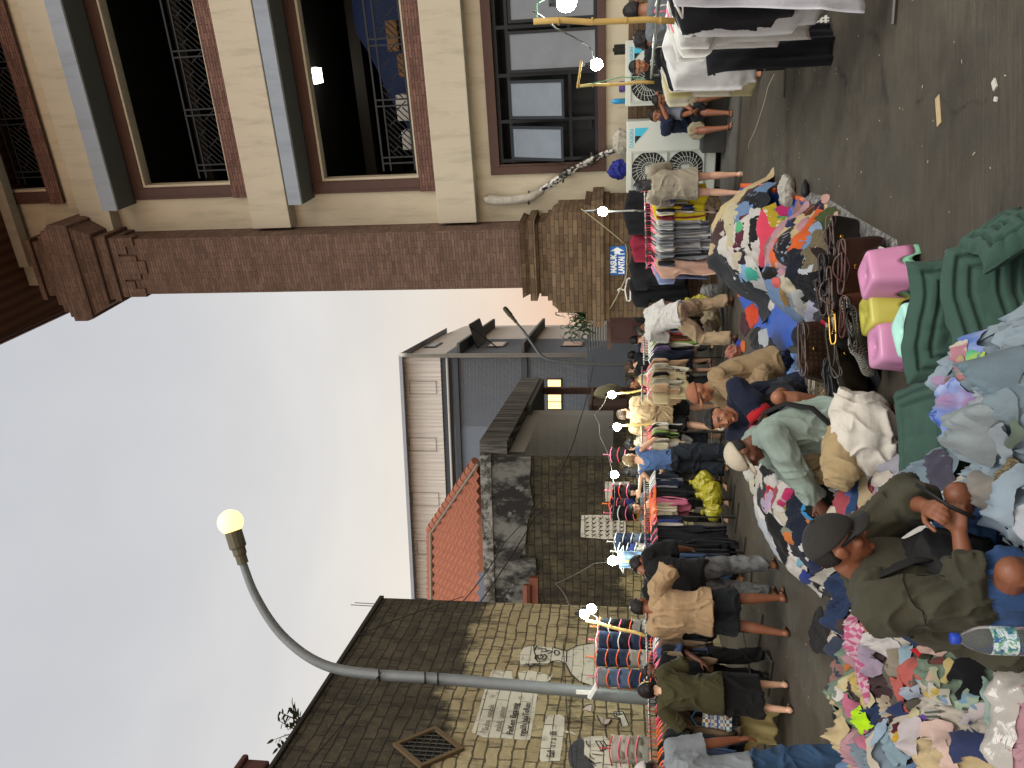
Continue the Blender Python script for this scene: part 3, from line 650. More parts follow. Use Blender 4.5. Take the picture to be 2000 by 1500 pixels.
strokes('painted_glasses', [z2([(755, 1000), (900, 1000), (945, 1070), (935, 1150), (850, 1180), (830, 1120), (755, 1000)]), z2([(840, 1020), (890, 1090), (870, 1180)]), z2([(950, 1075), (1070, 1085)]), z2([(590, 990), (600, 1050), (650, 1100)]), z2([(650, 1240), (680, 1290), (730, 1320)]), z2([(700, 1230), (880, 1250)]), z2([(640, 1320), (740, 1400), (850, 1380)]), z2([(560, 1250), (760, 1440)]), z2([(1085, 480), (1240, 475), (1290, 580), (1350, 720)]), z2([(1085, 490), (1090, 560), (1190, 590), (1220, 740)]), z2([(1120, 490), (1130, 540), (1170, 540)]), z2([(1170, 480), (1180, 530), (1220, 530)]), z2([(700, 500), (1520, 525)]), z2([(780, 535), (840, 660), (900, 720), (990, 690), (1040, 600)]), z2([(510, 445), (590, 360), (690, 345)])], .007)
def wtext(s_, x, y, size, q=1.0, rot=0, F_=W, par=mw, mm=PK):
    u, z = F_.px(x, y); LAY[0] += 1
    o = text('lettering', s_, size, frame_matrix(F_, u, z, .007 + .0012 * LAY[0], rot), mm, par, .0008, .002, 'LEFT', q); o.matrix_parent_inverse = Matrix.Translation(-par.location)
MF = mat('faded_paint_letters', '#6d675a', .9, .25, 8, 0)
wtext('PeKen Bgaung', 1001, 1438, .125, 1.0); wtext('ngalih JajaTeRen', 1025, 1441, .125, .92)
wtext('galak  uning', 977, 1432, .12, 1.0, 0, W, mw, MF); wtext('Suba  ngajak', 953, 1430, .12, 1.0, 0, W, mw, MF)
wtext('Eall  u r u  illi', 1082, 1483, .14, .72)
# ------------------------------------------------------------------ tiled house behind it
R = Frame((-1.60, 17), B_); S = Frame((-1.60, 17), A_)
th = empty('tile_roof_house', R.at(-2, 0, -2), 0, 'old house with red tiled hip roof and black stained parapet behind the bulbs', 'house')
m = MB(); R.box(m, -5, 0, 0, 3.75, -4, 0); part(m, 'wall', M_block2, th)
t_ = NT('stained_plaster'); co_ = t_.coords('UV'); n1 = t_.noise(t_.mapping(co_, scale=(1, .5, 1)), 1.8, 7, .68); n2 = t_.noise(t_.mapping(co_, loc=(3, 8, 0), scale=(1.3, 1, 1)), 2.6, 7, .75)
c_ = t_.mix(t_.ramp(n1, [(.44, 0.), (.56, 1.)]), '#66655f', '#22211f'); c_ = t_.mix(t_.math('MULTIPLY', t_.ramp(n2, [(.57, 0.), (.66, 1.)]), .8), c_, '#85847e'); t_.bump(t_.noise(co_, 14, 5), .4, .02); M_stain = t_.out(c_, .9)
edge = [(0, 3.55), (-.6, 3.6), (-1.1, 3.52), (-1.5, 3.66), (-2.0, 3.72), (-2.4, 3.86), (-2.42, 3.5), (-2.75, 3.48), (-2.9, 3.62), (-3.4, 3.62), (-3.9, 3.74), (-4.3, 4.0), (-5, 4.0)]
m = MB(); R.poly(m, [(-5, 4.66), (0, 4.7)] and ([(-5, 4.45)] + [(0, 4.45)] + edge), .002, .075); part(m, 'plaster', M_stain, th)
t_ = NT('parapet_cap'); co_ = t_.coords('UV'); t_.bump(t_.noise(co_, 18, 5), .4, .02); M_cap = t_.out(t_.mix(t_.ramp(t_.noise(co_, 5, 6, .7), [(.42, 0.), (.6, 1.)]), '#37362f', '#8d8c86'), .9)
m = MB(); R.box(m, -5, .03, 4.45, 4.7, -.3, .12); part(m, 'parapet', M_cap, th, bevel=.015)
m = MB(); R.box(m, -5, 0, 3.72, 4.44, -.3, 0); part(m, 'upper_wall', M_cap, th)
# hip roof with modelled tiles
e0 = P(938, 1195, 17.4); e1 = P(937, 900, 17.4); r0 = P(846, 1195, 19.4); r1 = P(845, 1035, 19.4); zE = e1.z
def tiles(mb, a, b, c, d, nc, nr):   # a-b eave, d-c ridge
    vs = []; NU = nc * 4
    for j in range(nr * 2 + 1):
        rr = j // 2 if j % 2 == 0 else (j - 1) // 2
        v = min(1, (j + 1) // 2 / nr); lift = .05 if j % 2 == 0 else 0.0
        for i in range(NU + 1):
            u = i / NU; p = (a.lerp(b, u)).lerp(d.lerp(c, u), v)
            vs.append(p + Vector((0, -.02, .035 * math.cos(2 * PI * i / 4) + lift)))
    fs = [(j * (NU + 1) + i, j * (NU + 1) + i + 1, (j + 1) * (NU + 1) + i + 1, (j + 1) * (NU + 1) + i) for j in range(nr * 2) for i in range(NU)]
    return mb.add(vs, fs)
t_ = NT('terracotta'); co_ = t_.coords(); M_tile = t_.out(t_.mix(t_.noise(co_, 7, 5, .65), '#83503f', '#a3684f'), .8)
m = MB()
NC, NR = 19, 12
vs = []; NU = NC * 4
L0 = r0.x - .3; slope = [(e0, e1), (r0, r1)]
for j in range(NR * 2 + 1):
    v = min(1, ((j + 1) // 2) / NR); lift = .045 if j % 2 == 0 else .0
    a = e0.lerp(r0, v); b = e1.lerp(r1, v)
    for i in range(NU + 1):
        x = L0 + (e1.x - L0) * i / NU; x = min(x, b.x); yy = a.y; u = (x - a.x) / (b.x - a.x); p = a.lerp(b, u)
        vs.append((x, p.y - .02, p.z + .04 * math.cos(2 * PI * i / 4) + lift))
m.add(vs, [(j * (NU + 1) + i, j * (NU + 1) + i + 1, (j + 1) * (NU + 1) + i + 1, (j + 1) * (NU + 1) + i) for j in range(NR * 2) for i in range(NU) if vs[(j) * (NU + 1) + i][0] < vs[(j) * (NU + 1) + i + 1][0] - 1e-6 or True])
q1 = Vector((e1.x + 1.2, 22.5, zE)); q2 = Vector((r1.x, 22.5, r1.z)); m.add([e1, q1, q2, r1], [(0, 1, 2, 3)]); m.add([q1, Vector((e0.x, 22.5, zE)), Vector((r0.x, 22.5, r0.z)), q2], [(0, 1, 2, 3)])
rf = part(m, 'roof', M_tile, th)
m = MB(); n = 13
for i in range(n):
    a = e1.lerp(r1, i / n) + Vector((0, -.03, .10)); b = e1.lerp(r1, (i + 1.15) / n) + Vector((0, -.03, .075)); m.tube([a, b], [.10, .085], 8)
for i in range(14):
    a = r1.lerp(r0, i / 14) + Vector((0, 0, .09)); b = r1.lerp(r0, (i + 1.1) / 14) + Vector((0, 0, .075)); m.tube([a, b], [.09, .08], 8)
o = m.build('ridge', M_tile, rf, smooth=False)
m = MB(); m.tube([e1 + Vector((-.05, -.06, .03)), r1 + Vector((-.05, -.06, .04)), r0 + Vector((0, -.08, .03))], .05, 6); o = m.build('mortar', mat('ridge_mortar', '#847c70', .9, .2, 9, .5), rf)
# side of the house along the lane: pale wall under a weathered slanting fascia
lw = empty('pale_side_wall', S.at(3, 0, -1), 0, 'pale grey rendered wall under a black streaked fascia beside the lane', 'wall')
t_ = NT('streaked_fascia'); co_ = t_.coords('UV'); st = t_.noise(t_.mapping(co_, scale=(7, .35, 1)), 1.5, 5, .65)
M_fas = t_.out(t_.mix(t_.ramp(st, [(.40, 0.), (.6, 1.)]), '#2a2825', '#75726a'), .9)
M_pale = plaster('pale_render', '#a9a8a0', '#7f7d75', .25)
m = MB(); S.box(m, 0.02, 8.0, 4.1, 4.72, -.2, .32); S.box(m, 7.8, 8.0, 4.1, 4.72, -2.5, -.2); part(m, 'fascia', M_fas, lw)
m = MB(); S.box(m, .02, 4.6, 1.75, 4.098, -.3, .0); part(m, 'render', M_pale, lw)
m = MB(); S.box(m, .02, 4.6, 0, 1.748, -.3, .03); part(m, 'base', M_block2, lw)
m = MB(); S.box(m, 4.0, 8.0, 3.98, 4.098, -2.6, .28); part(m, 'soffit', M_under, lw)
m = MB(); S.box(m, 7.35, 7.55, 0, 3.98, -.1, .1); part(m, 'post', M_wood, lw)
m = MB(); S.box(m, 4.6, 10.5, 0, 1.35, -.3, .03); tag(m.build('yard_wall', M_block2), 'low yellow block wall beyond the pale rendered wall', 'wall')
cb = empty('wooden_cabinet', S.at(5.4, 1.36, -.1), 0, 'dark wooden cabinet with carved gallery standing on the low yellow wall', 'cabinet')
m = MB(); S.box(m, 4.75, 5.75, 1.36, 2.35, -.5, .1); part(m, 'body', M_wood, cb, bevel=.02)
m = MB(); S.box(m, 4.65, 7.3, 2.35, 2.42, -.55, .16); [S.box(m, 5.85 + .13 * k, 5.9 + .13 * k, 1.36, 2.34, .02, .07) for k in range(11)]; S.box(m, 5.8, 7.3, 1.75, 1.8, .0, .1); part(m, 'gallery', M_wood, cb)
m = MB(); m.sphere(S.at(6.0, 1.95, .12), .33, 10, (1, .5, 1.2)); m.sphere(S.at(6.4, 1.8, .12), .3, 10, (1, .5, 1.2)); o = m.build('hanging_cloth', cloth('#a39b7e'), smooth=True); tag(o, 'crumpled beige cloth hung over the cabinet gallery', 'cloth')
m = MB(); a = P(1085, 738, 29.0); b = P(1075, 805, 29.0)
lit = MB(); lit.box(P(1083, 770, 33.75), (1.05, .1, .42)); 
# ------------------------------------------------------------------ grey corrugated building
K = Frame((1.12, 32), B_); J = Frame((1.12, 32), A_)
gb = empty('grey_building', K.at(-4, 0, -4), 0, 'tall blue grey building with corrugated pale top storey behind the tiled house', 'building')
M_blue = plaster('blue_grey_paint', '#6b737d', '#555b63', .3); M_beige = plaster('beige_grey_render', '#b3ada3', '#8a847b', .3)
m = MB(); K.box(m, -13, 0, 0, 9.1, -6, 0); part(m, 'wall', M_blue, gb)
m = MB(); K.box(m, -13, .01, 8.62, 9.1, .0, .06); K.box(m, -13, .02, 5.35, 5.6, .0, .1); K.box(m, -13, .02, 8.3, 8.5, .002, .12); part(m, 'ledge', mat('dark_ledge', '#42464b', .8, .2), gb)
t_ = NT('corrugated_sheet'); co_ = t_.coords('UV'); wv = t_.node('ShaderNodeTexWave', bands_direction='X'); wv.inputs['Scale'].default_value = 2.2; t_.ln(co_, wv.inputs['Vector']); t_.bump(wv.outputs['Fac'], .5, .03)
wv = wv.outputs['Fac']; M_corr = t_.out(t_.mix(wv, '#beb8ae', '#d0cac1'), .6)
m = MB(); n = 220; vs = []
for i in range(n + 1):
    u = -11 + 11.02 * i / n; o_ = .10 + .025 * (1 if i % 4 in (0, 1) else 0)
    vs += [K.at(u, 9.05, o_), K.at(u, 10.8, o_)]
m.add(vs, [(2 * i, 2 * i + 2, 2 * i + 3, 2 * i + 1) for i in range(n)]); part(m, 'cladding', M_corr, gb)
m = MB()
for x0, y0 in ((800, 757), (800, 868), (805, 975), (815, 1070)):
    a = K.px(x0, y0 + 13, .14); b = K.px(x0 + 52, y0 - 13, .14)
    for q in ((a[0], b[0], a[1] - .03, a[1]), (a[0], b[0], b[1], b[1] + .03), (a[0], a[0] + .03, b[1], a[1]), (b[0] - .03, b[0], b[1], a[1])): K.box(m, q[0], q[1], q[2], q[3], .127, .135)
part(m, 'panel_outline', mat('sheet_edge', '#8a837a', .6), gb)
m = MB(); J.box(m, 0.0, 12, 0, 10.2, -3, 0); J.box(m, .01, .6, 0, 10.7, .0, .05)
J.poly(m, [(0, 10.2), (12, 10.2), (12, 10.3), (5.5, 10.9), (.2, 10.75)], -3, -.005); part(m, 'side_wall', M_beige, gb)
ta = P(779, 700, 31.6); tb = P(757, 788, 36); tc2 = P(787, 1068, 31.0)
m = MB(); re = [K.at(.25, 10.72, .45), K.at(-12.3, 10.72, .45), K.at(-12.3, 10.72, -9), K.at(.25, 10.72, -9)]; ri = [K.at(-1.9, 12.0, -4.2), K.at(-9.5, 12.0, -4.2)]
m.add(re + ri, [(0, 1, 5, 4), (1, 2, 5), (2, 3, 4, 5), (3, 0, 4), (3, 2, 1, 0)]); m.box(K.at(-6, 10.66, .5), (12.4, .12, .14), math.atan2(B_.y, B_.x)); part(m, 'roof', mat('roof_sheet', '#8d9298', .5, .15, 3, .2, 20, .3), gb)
m = MB(); m.tube([K.at(.2, 10.7, .5), K.at(.2, 10.4, .5), K.at(.12, 10.2, .2), K.at(.12, 0, .2)], .09, 10); m.tube([K.at(.05, 8.75, .14), K.at(-12.5, 8.75, .14)], .06, 8); part(m, 'drain_pipe', mat('pale_pipe', '#b2b1ab', .5), gb, smooth=True)
for (x0, y0, x1, y1) in ((840, 672, 862, 668), (958, 690, 990, 668), (1098, 672, 1140, 655)):
    a = J.px(x0, y0 if False else 672, 0); b = J.px(x1, 672, 0)
    f = MB(); J.box(f, 3.0, 4.6, b[1], a[1], .003, .05); wn_ = part(f, 'window', M_alu, gb)
    s = MB(); J.box(s, 3.1, 4.5, b[1] + .08, a[1] - .08, .04, .058); o = s.build('pane', mat('dark_pane', '#23282c', .2), wn_)
for z, u0, u1 in ((J.px(905, 685)[1], .8, 11), (J.px(1030, 680)[1], .8, 11)):
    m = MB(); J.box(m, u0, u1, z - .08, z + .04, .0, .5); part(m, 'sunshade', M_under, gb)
zz = J.px(945, 675)[1]; m = MB(); m.hexa([J.at(2.6, zz + .1, .02), J.at(5.4, zz + .1, .02), J.at(5.4, zz + .45, 1.1), J.at(2.6, zz + .45, 1.1), J.at(2.6, zz + .16, .02), J.at(5.4, zz + .16, .02), J.at(5.4, zz + .5, 1.12), J.at(2.6, zz + .5, 1.12)]); m.tube([J.at(2.7, zz - .8, .02), J.at(2.7, zz + .4, 1.0)], .03, 6); part(m, 'canopy', M_alu, gb)
lw_ = K.px(1083, 770, .02)
f = MB(); K.box(f, lw_[0] - .68, lw_[0] + .68, lw_[1] - .32, lw_[1] + .32, .002, .04); wn_ = part(f, 'window', mat('lit_window_frame', '#2d2c28', .6), gb)
s = MB(); [K.box(s, lw_[0] - .62 + .32 * k, lw_[0] - .62 + .32 * k + .28, lw_[1] - .27, lw_[1] + .27, .041, .05) for k in range(4)]; o = s.build('pane', emit('lit_window', '#ffcf8a', 1.3), wn_)
# annexe and louvred awning at the lane's end
an = empty('lane_annexe', (2.4, 26, 0), 0, 'low grey annexe wall at the far end of the lane beside the brick pillar', 'building')
m = MB(); m.box((2.9, 27, 1.25), (2.4, 3, 2.5), -.19); part(m, 'wall', M_beige, an)
m = MB(); m.box((-.6, 31.3, 1.4), (5.2, .4, 2.8), -.19); part(m, 'shutter', mat('dark_shutter', '#4a4f54', .6), an)
aw = MB(); c0 = P(1185, 640, 17.5)
for k in range(12): aw.box(c0 + Vector((-.2 + .03 * k * .2, .0, .38 - .06 * k)), (.55 - .02 * k, .5, .02), -.2)
tag(aw.build('louvred_awning', mat('awning_slats', '#77797a', .5)), 'grey louvred awning between the pillar and the annexe', 'awning')
# ------------------------------------------------------------------ street lamps
def lamp(name, pts, Y, r0, r1, label, head, lit):
    base = P(*pts[0], Y); base = Vector((base.x, base.y, 0))
    e = empty(name, base, 0, label, 'street lamp')
    p = [base] + [P(x, y, Y) for x, y in pts]
    q = []                                       # smooth the arc
    for i in range(len(p) - 1):
        a = p[max(i - 1, 0)]; b = p[i]; c = p[i + 1]; d = p[min(i + 2, len(p) - 1)]
        for k in range(4):
            t = k / 4; q.append(.5 * ((2 * b) + (c - a) * t + (2 * a - 5 * b + 4 * c - d) * t * t + (-a + 3 * b - 3 * c + d) * t ** 3))
    q.append(p[-1]); n = len(q)
    m = MB(); m.tube(q, [r0 + (r1 - r0) * i / (n - 1) for i in range(n)], 16); part(m, 'pole', M_galv, e, smooth=True)
    d = (q[-1] - q[-2]).normalized(); s = Vector((0, 1, 0)); t = d.cross(s); Mh = Matrix((t, s, d)).transposed()
    m = MB(); m.lathe([(r1 * 1.5, -.12), (r1 * 1.5, .0), (r1 * 1.8, .02), (r1 * 1.8, .1), (r1 * 2.3, .13), (r1 * 2.3, .36), (r1 * 1.6, .42)], q[-1], 14, Mh); part(m, 'head', mat('lamp_housing', '#5d5946', .5, .2, 6, .1, 40, .3), e, smooth=False)
    if lit:
        m = MB(); m.sphere(q[-1] + d * .50, .18, 12, (1, 1, 1)); part(m, 'bulb', emit('sodium_lamp', '#ffdf90', 1.25), e, smooth=True)
    return e, q
lp, lq = lamp('street_lamp', [(1235, 1362), (1130, 1350), (1000, 1338), (850, 1325), (740, 1318), (660, 1307), (607, 1286), (560, 1250), (525, 1208), (495, 1155), (478, 1110), (470, 1085)], 10.4, .088, .052, 'tall curved grey street lamp with glowing yellow bulb in front of the mural wall', None, True)
m = MB()
for x, y in ((740, 1318), (855, 1325), (830, 1324)): m.tube([P(x, y + 12 * math.cos(t), 10.4 + .12 * math.sin(t)) for t in np.linspace(0, 2 * PI, 14)], .012, 5)
part(m, 'wire_binding', M_black, lp)
m = MB(); m.box(P(1140, 1352, 10.28), (.05, .03, .2)); m.box(P(1165, 1338, 10.2), (.4, .06, .05), 0, Matrix.Rotation(.5, 3, 'Y')); part(m, 'tube_light', M_white, lp)
lp2, _ = lamp('street_lamp', [(1200, 712), (1120, 709), (1080, 704), (1058, 695), (1040, 672), (1025, 650), (1012, 634), (1003, 623)], 21, .05, .03, 'slim grey unlit street lamp curving in front of the blue grey building', None, False)
# ------------------------------------------------------------------ plants
def leaf(mb, p, d, L, w, droop):
    d = d.normalized(); s = d.cross(Vector((0, 0, 1))).normalized() if abs(d.z) < .98 else Vector((1, 0, 0)); k = 4; vs = []
    for i in range(k + 1):
        t = i / k; c = p + d * L * t + Vector((0, 0, -droop * L * t * t)); ww = w * math.sin(PI * (.12 + .88 * t) ** .8) * (1 - .3 * t) + .001
        vs += [c - s * ww, c + s * ww]
    mb.add(vs, [(2 * i, 2 * i + 1, 2 * i + 3, 2 * i + 2) for i in range(k)])
M_leaf = mat('leaf_green', '#3d5a2c', .6, .35, 5, 0); M_leaf2 = mat('weed_green', '#4d5c33', .7, .35, 6, 0); M_twig = mat('twig', '#4a4034', .8)
r5 = random.Random(5)
def plant(name, c, n, L, w, spread, label, droop=.5, M=M_leaf, cat='plant', stem=.6):
    e = empty(name, c, 0, label, cat); m = MB(); st = MB()
    for i in range(n):
        a = r5.uniform(0, 2 * PI); b = Vector((math.cos(a) * spread, math.sin(a) * spread, r5.uniform(.2, 1.0)))
        t0 = Vector((r5.uniform(-.2, .2) * spread, r5.uniform(-.2, .2) * spread, 0)); tip = t0 + b * stem * r5.uniform(.5, 1)
        st.tube([t0, t0.lerp(tip, .5) + Vector((0, 0, .04)), tip], [.012, .009, .004], 5)
        for k in range(7):
            q = t0.lerp(tip, .25 + .75 * k / 6); a2 = r5.uniform(0, 2 * PI)
            leaf(m, q, Vector((math.cos(a2), math.sin(a2), r5.uniform(-.2, .5))) + b * .6, L * r5.uniform(.6, 1.1), w, droop)
    m.build('foliage', M, e, fix=False); st.build('stem', M_twig, e); return e
plant('palm_fern', P(1150, 618, 15.6), 34, .42, .018, .75, 'feathery green palm growing beside the stepped base of the brick pillar', .9, M_leaf, 'palm', .75)
plant('wall_weed', W.at(-3.65, 6.1, -.15), 9, .16, .03, .6, 'straggly weed growing on the mouldy top of the mural wall', .2, M_leaf2, 'weed', .75)
plant('wall_weed', R.at(-3.55, 3.5, .12), 9, .2, .035, .5, 'leafy green weed growing from the broken edge of the stained plaster', .5, M_leaf, 'weed', .4)
plant('wall_weed', R.at(-4.0, 4.02, .12), 6, .14, .03, .35, 'small pale weed on the stained parapet near the mural wall corner', .3, M_leaf2, 'weed', .3)
m = MB(); m.box(P(1043, 1160, 16.8), (.75, .22, .2)); m.tube([P(1030, 1178, 16.7), P(1030, 1142, 16.7)], .1, 8); tag(m.build('clay_gutter', mat('rusty_clay', '#6b3d2c', .7, .3, 6, .3)), 'rust red clay gutter piece where the stained plaster meets the mural wall', 'gutter')
for k_, dx_ in enumerate((-.03, .06)):
    m = MB(); q_ = W.at(-.12 + dx_, 6.0, -.1); m.tube([q_, q_ + Vector((.01, 0, .62 - .05 * k_))], .008, 5); tag(m.build('steel_rod', M_steeld), f"thin bare steel rod sticking up from the mural wall corner, the {'left' if k_ == 0 else 'right'} one", 'rod')
# ------------------------------------------------------------------ overhead wires
M_wire = mat('black_wire', '#23211f', .6, .1, 3, 0)
def wire(pts, r, label, m_=M_wire, sag=.0, cat='wire', name='wire'):
    q = []
    for k in range(len(pts) - 1):
        a, b = pts[k], pts[k + 1]
        for i in range(9): t = i / 8; q.append(a.lerp(b, t) + Vector((0, 0, -sag * 4 * t * (1 - t))))
    mb = MB(); mb.tube(q, r, 5); return tag(mb.build(name, m_, smooth=True), label, cat)
wire([P(745, 1312, 10.3), W.pt(690, 1390, .1), W.pt(600, 1495, .08)], .008, 'thin wire slanting from the street lamp over the mouldy wall top')
wire([W.pt(905, 1150, .5) if False else P(900, 1180, 14.2), P(985, 1060, 16.4), P(1090, 930, 16.5), P(1130, 830, 17.5), P(1160, 700, 24)], .010, 'black cable crossing the stained plaster and the pale side wall', sag=.05)
wire([P(935, 1180, 14.2), P(1045, 1010, 16.5), P(1065, 985, 16.6)], .012, 'cable bundle running down the stained plaster to a white knot', sag=.03)
wire([W.pt(700, 1240, .06), W.pt(905, 1165, .06)], .007, 'thin cable lying across the ochre blocks near the wall corner', sag=-.05)
wire([W.pt(1100, 1255, .05), W.pt(1108, 1400, .05), W.pt(1120, 1499, .05)], .007, 'horizontal wire over the painted bubble and the cartoon woman')
# ------------------------------------------------------------------ organic bodies: overlapping closed forms fused into one skin
QUEUE = []
def solid(name, mb, mats, parent=None, voxel=.009, smooth=4, post=None):
    me = bpy.data.meshes.new(name); me.from_pydata(mb.v, [], mb.f)
    bm = bmesh.new(); bm.from_mesh(me); bmesh.ops.recalc_face_normals(bm, faces=bm.faces); bm.to_mesh(me); bm.free()
    o = link(name, me, parent)
    r = o.modifiers.new('r', 'REMESH'); r.mode = 'VOXEL'; r.voxel_size = voxel; r.use_smooth_shade = True
    if smooth: s = o.modifiers.new('s', 'SMOOTH'); s.factor = .5; s.iterations = smooth
    QUEUE.append((o, mats if isinstance(mats, list) else [mats], post)); return o
def flush():
    bpy.context.view_layer.update(); dg = bpy.context.evaluated_depsgraph_get(); done = []
    for o, mats, post in QUEUE: done.append(bpy.data.meshes.new_from_object(o.evaluated_get(dg)))
    for (o, mats, post), me in zip(QUEUE, done):
        o.modifiers.clear(); o.data = me; me.materials.clear()
        for m in mats: me.materials.append(m)
        n = len(me.vertices)
        if post and n:
            co = np.empty(n * 3); me.vertices.foreach_get('co', co); co = co.reshape(-1, 3)
            no = np.empty(n * 3); me.vertices.foreach_get('normal', no); no = no.reshape(-1, 3)
            post(me, co, no)
        me.polygons.foreach_set('use_smooth', [True] * len(me.polygons)); me.update()
        metric_uv(me)
    QUEUE.clear()
def wrinkle(amp, sc=11, seed=0, stretch=(1, 1, 1)):
    def fn(me, co, no):
        q = co * np.array(stretch) * sc
        q = q + seed * 3.71 + (vn3(co * 5, seed + 8)[:, None] - .5) * 2.2
        r1 = (1 - np.abs(2 * vn(q[:, 0] + q[:, 1] * .6, q[:, 2] + q[:, 1] * .35, seed) - 1)); r2 = (1 - np.abs(2 * vn(q[:, 0] * 1.9 - q[:, 2] * 1.1, q[:, 1] * 1.9 + q[:, 2] * .9, seed + 3) - 1))
        d = r1 ** 3 * 1.3 - .45 + .7 * (r2 ** 4 - .25)
        me.vertices.foreach_set('co', (co + no * (d * amp)[:, None]).ravel())
    return fn
def loft(mb, rings, n=18):
    vs = []
    for c, a, b in rings:
        for j in range(n): t = 2 * PI * j / n; vs.append(c + a * math.cos(t) + b * math.sin(t))
    k = len(rings)
    fs = [(i * n + j, i * n + (j + 1) % n, (i + 1) * n + (j + 1) % n, (i + 1) * n + j) for i in range(k - 1) for j in range(n)] + [tuple(range(n - 1, -1, -1)), tuple((k - 1) * n + j for j in range(n))]
    mb.add(vs, fs)
def limb(mb, pts, rs, ends=(1, 1)):
    mb.tube(pts, rs, 12)
    for i in range(len(pts)):
        if (i == 0 and not ends[0]) or (i == len(pts) - 1 and not ends[1]): continue
        mb.sphere(pts[i], rs[i] * .995, 8)
def ik(a, t, l1, l2, pole):
    d = t - a; L = min(max(d.length, abs(l1 - l2) + .02), (l1 + l2) * .998); d.normalize(); t = a + d * L
    x = (l1 * l1 - l2 * l2 + L * L) / (2 * L); hgt = math.sqrt(max(l1 * l1 - x * x, 1e-6))
    p = pole - d * pole.dot(d); p.normalize(); return a + d * x + p * hgt, t
def RX(a): return Matrix.Rotation(math.radians(a), 3, 'X')
def RY(a): return Matrix.Rotation(math.radians(a), 3, 'Y')
def RZ(a): return Matrix.Rotation(math.radians(a), 3, 'Z')
SKIN = {}
def skin(c):
    if c not in SKIN:
        t = NT('skin'); co = t.coords(); t.bump(t.noise(co, 90, 3), .08, .004)
        t.b.inputs['Subsurface Weight'].default_value = .06; t.b.inputs['Subsurface Radius'].default_value = (.02, .008, .005)
        f = t.noise(co, 14, 4); SKIN[c] = t.out(t.mix(f, shade(c, .86), shade(c, 1.1)), .5, 0, .4)
    return SKIN[c]
M_hair = mat('black_hair', '#15110f', .5, .4, 60, .5, 160); M_hairb = mat('brown_hair', '#3d2c20', .55, .4, 60, .5, 160); M_blond = mat('blond_hair', '#8a7350', .55, .35, 60, .5, 160)
M_lip = mat('lips', '#6e3a30', .5, .1, 8, 0); M_eye = mat('eye_white', '#9c9287', .3, .05, 8, 0); M_iris = mat('iris', '#120c08', .2, .1, 8, 0)
BROWN, MID, PALE, DARK = '#7a4b33', '#8c5c42', '#c49a7e', '#5d3826'
V = Vector
def hand(mb, w, d, palm, side, s, curl=.5, spread=.1):
    """w wrist, d pointing direction, palm normal; side -1 left / +1 right decides the thumb"""
    d = d.normalized(); p = (palm - d * palm.dot(d)).normalized(); x = d.cross(p) * side       # x towards the thumb
    c0 = w + d * .012 * s; c1 = w + d * .088 * s
    loft(mb, [(w - d * .01 * s, x * .026 * s, p * .020 * s), (c0 + d * .02 * s, x * .036 * s, p * .018 * s), (c0 + d * .05 * s, x * .041 * s, p * .017 * s), (c1, x * .039 * s, p * .013 * s)], 14)
    for k, (o, L) in enumerate(((.030, .072), (.010, .080), (-.010, .074), (-.029, .058))):
        b = c1 + x * o * s - d * .008 * s; dd = (d + x * o * spread * 18 * .1).normalized(); pts = [b]; cur = b; ang = 0
        for seg, f in enumerate((.42, .32, .26)):
            ang += curl * (.55 + .06 * k) * (1.0 if seg else .7); v = dd * math.cos(ang) + p * math.sin(ang); cur = cur + v * L * f * s; pts.append(cur)
        r = .0092 * s if k < 3 else .0080 * s
        limb(mb, pts, [r * 1.08, r * 1.04, r * .95, r * .82])
    b = c0 + x * .026 * s + d * .012 * s + p * .004 * s; v = (d * .62 + x * .72 + p * .25).normalized(); m1 = b + v * .038 * s
    v2 = (d * .85 + x * .25 + p * (.25 + curl * .4)).normalized(); m2 = m1 + v2 * .03 * s; m3 = m2 + (v2 + p * curl * .3).normalized() * .024 * s
    limb(mb, [b, m1, m2, m3], [.015 * s, .0118 * s, .0105 * s, .0088 * s])
PEOPLE = []
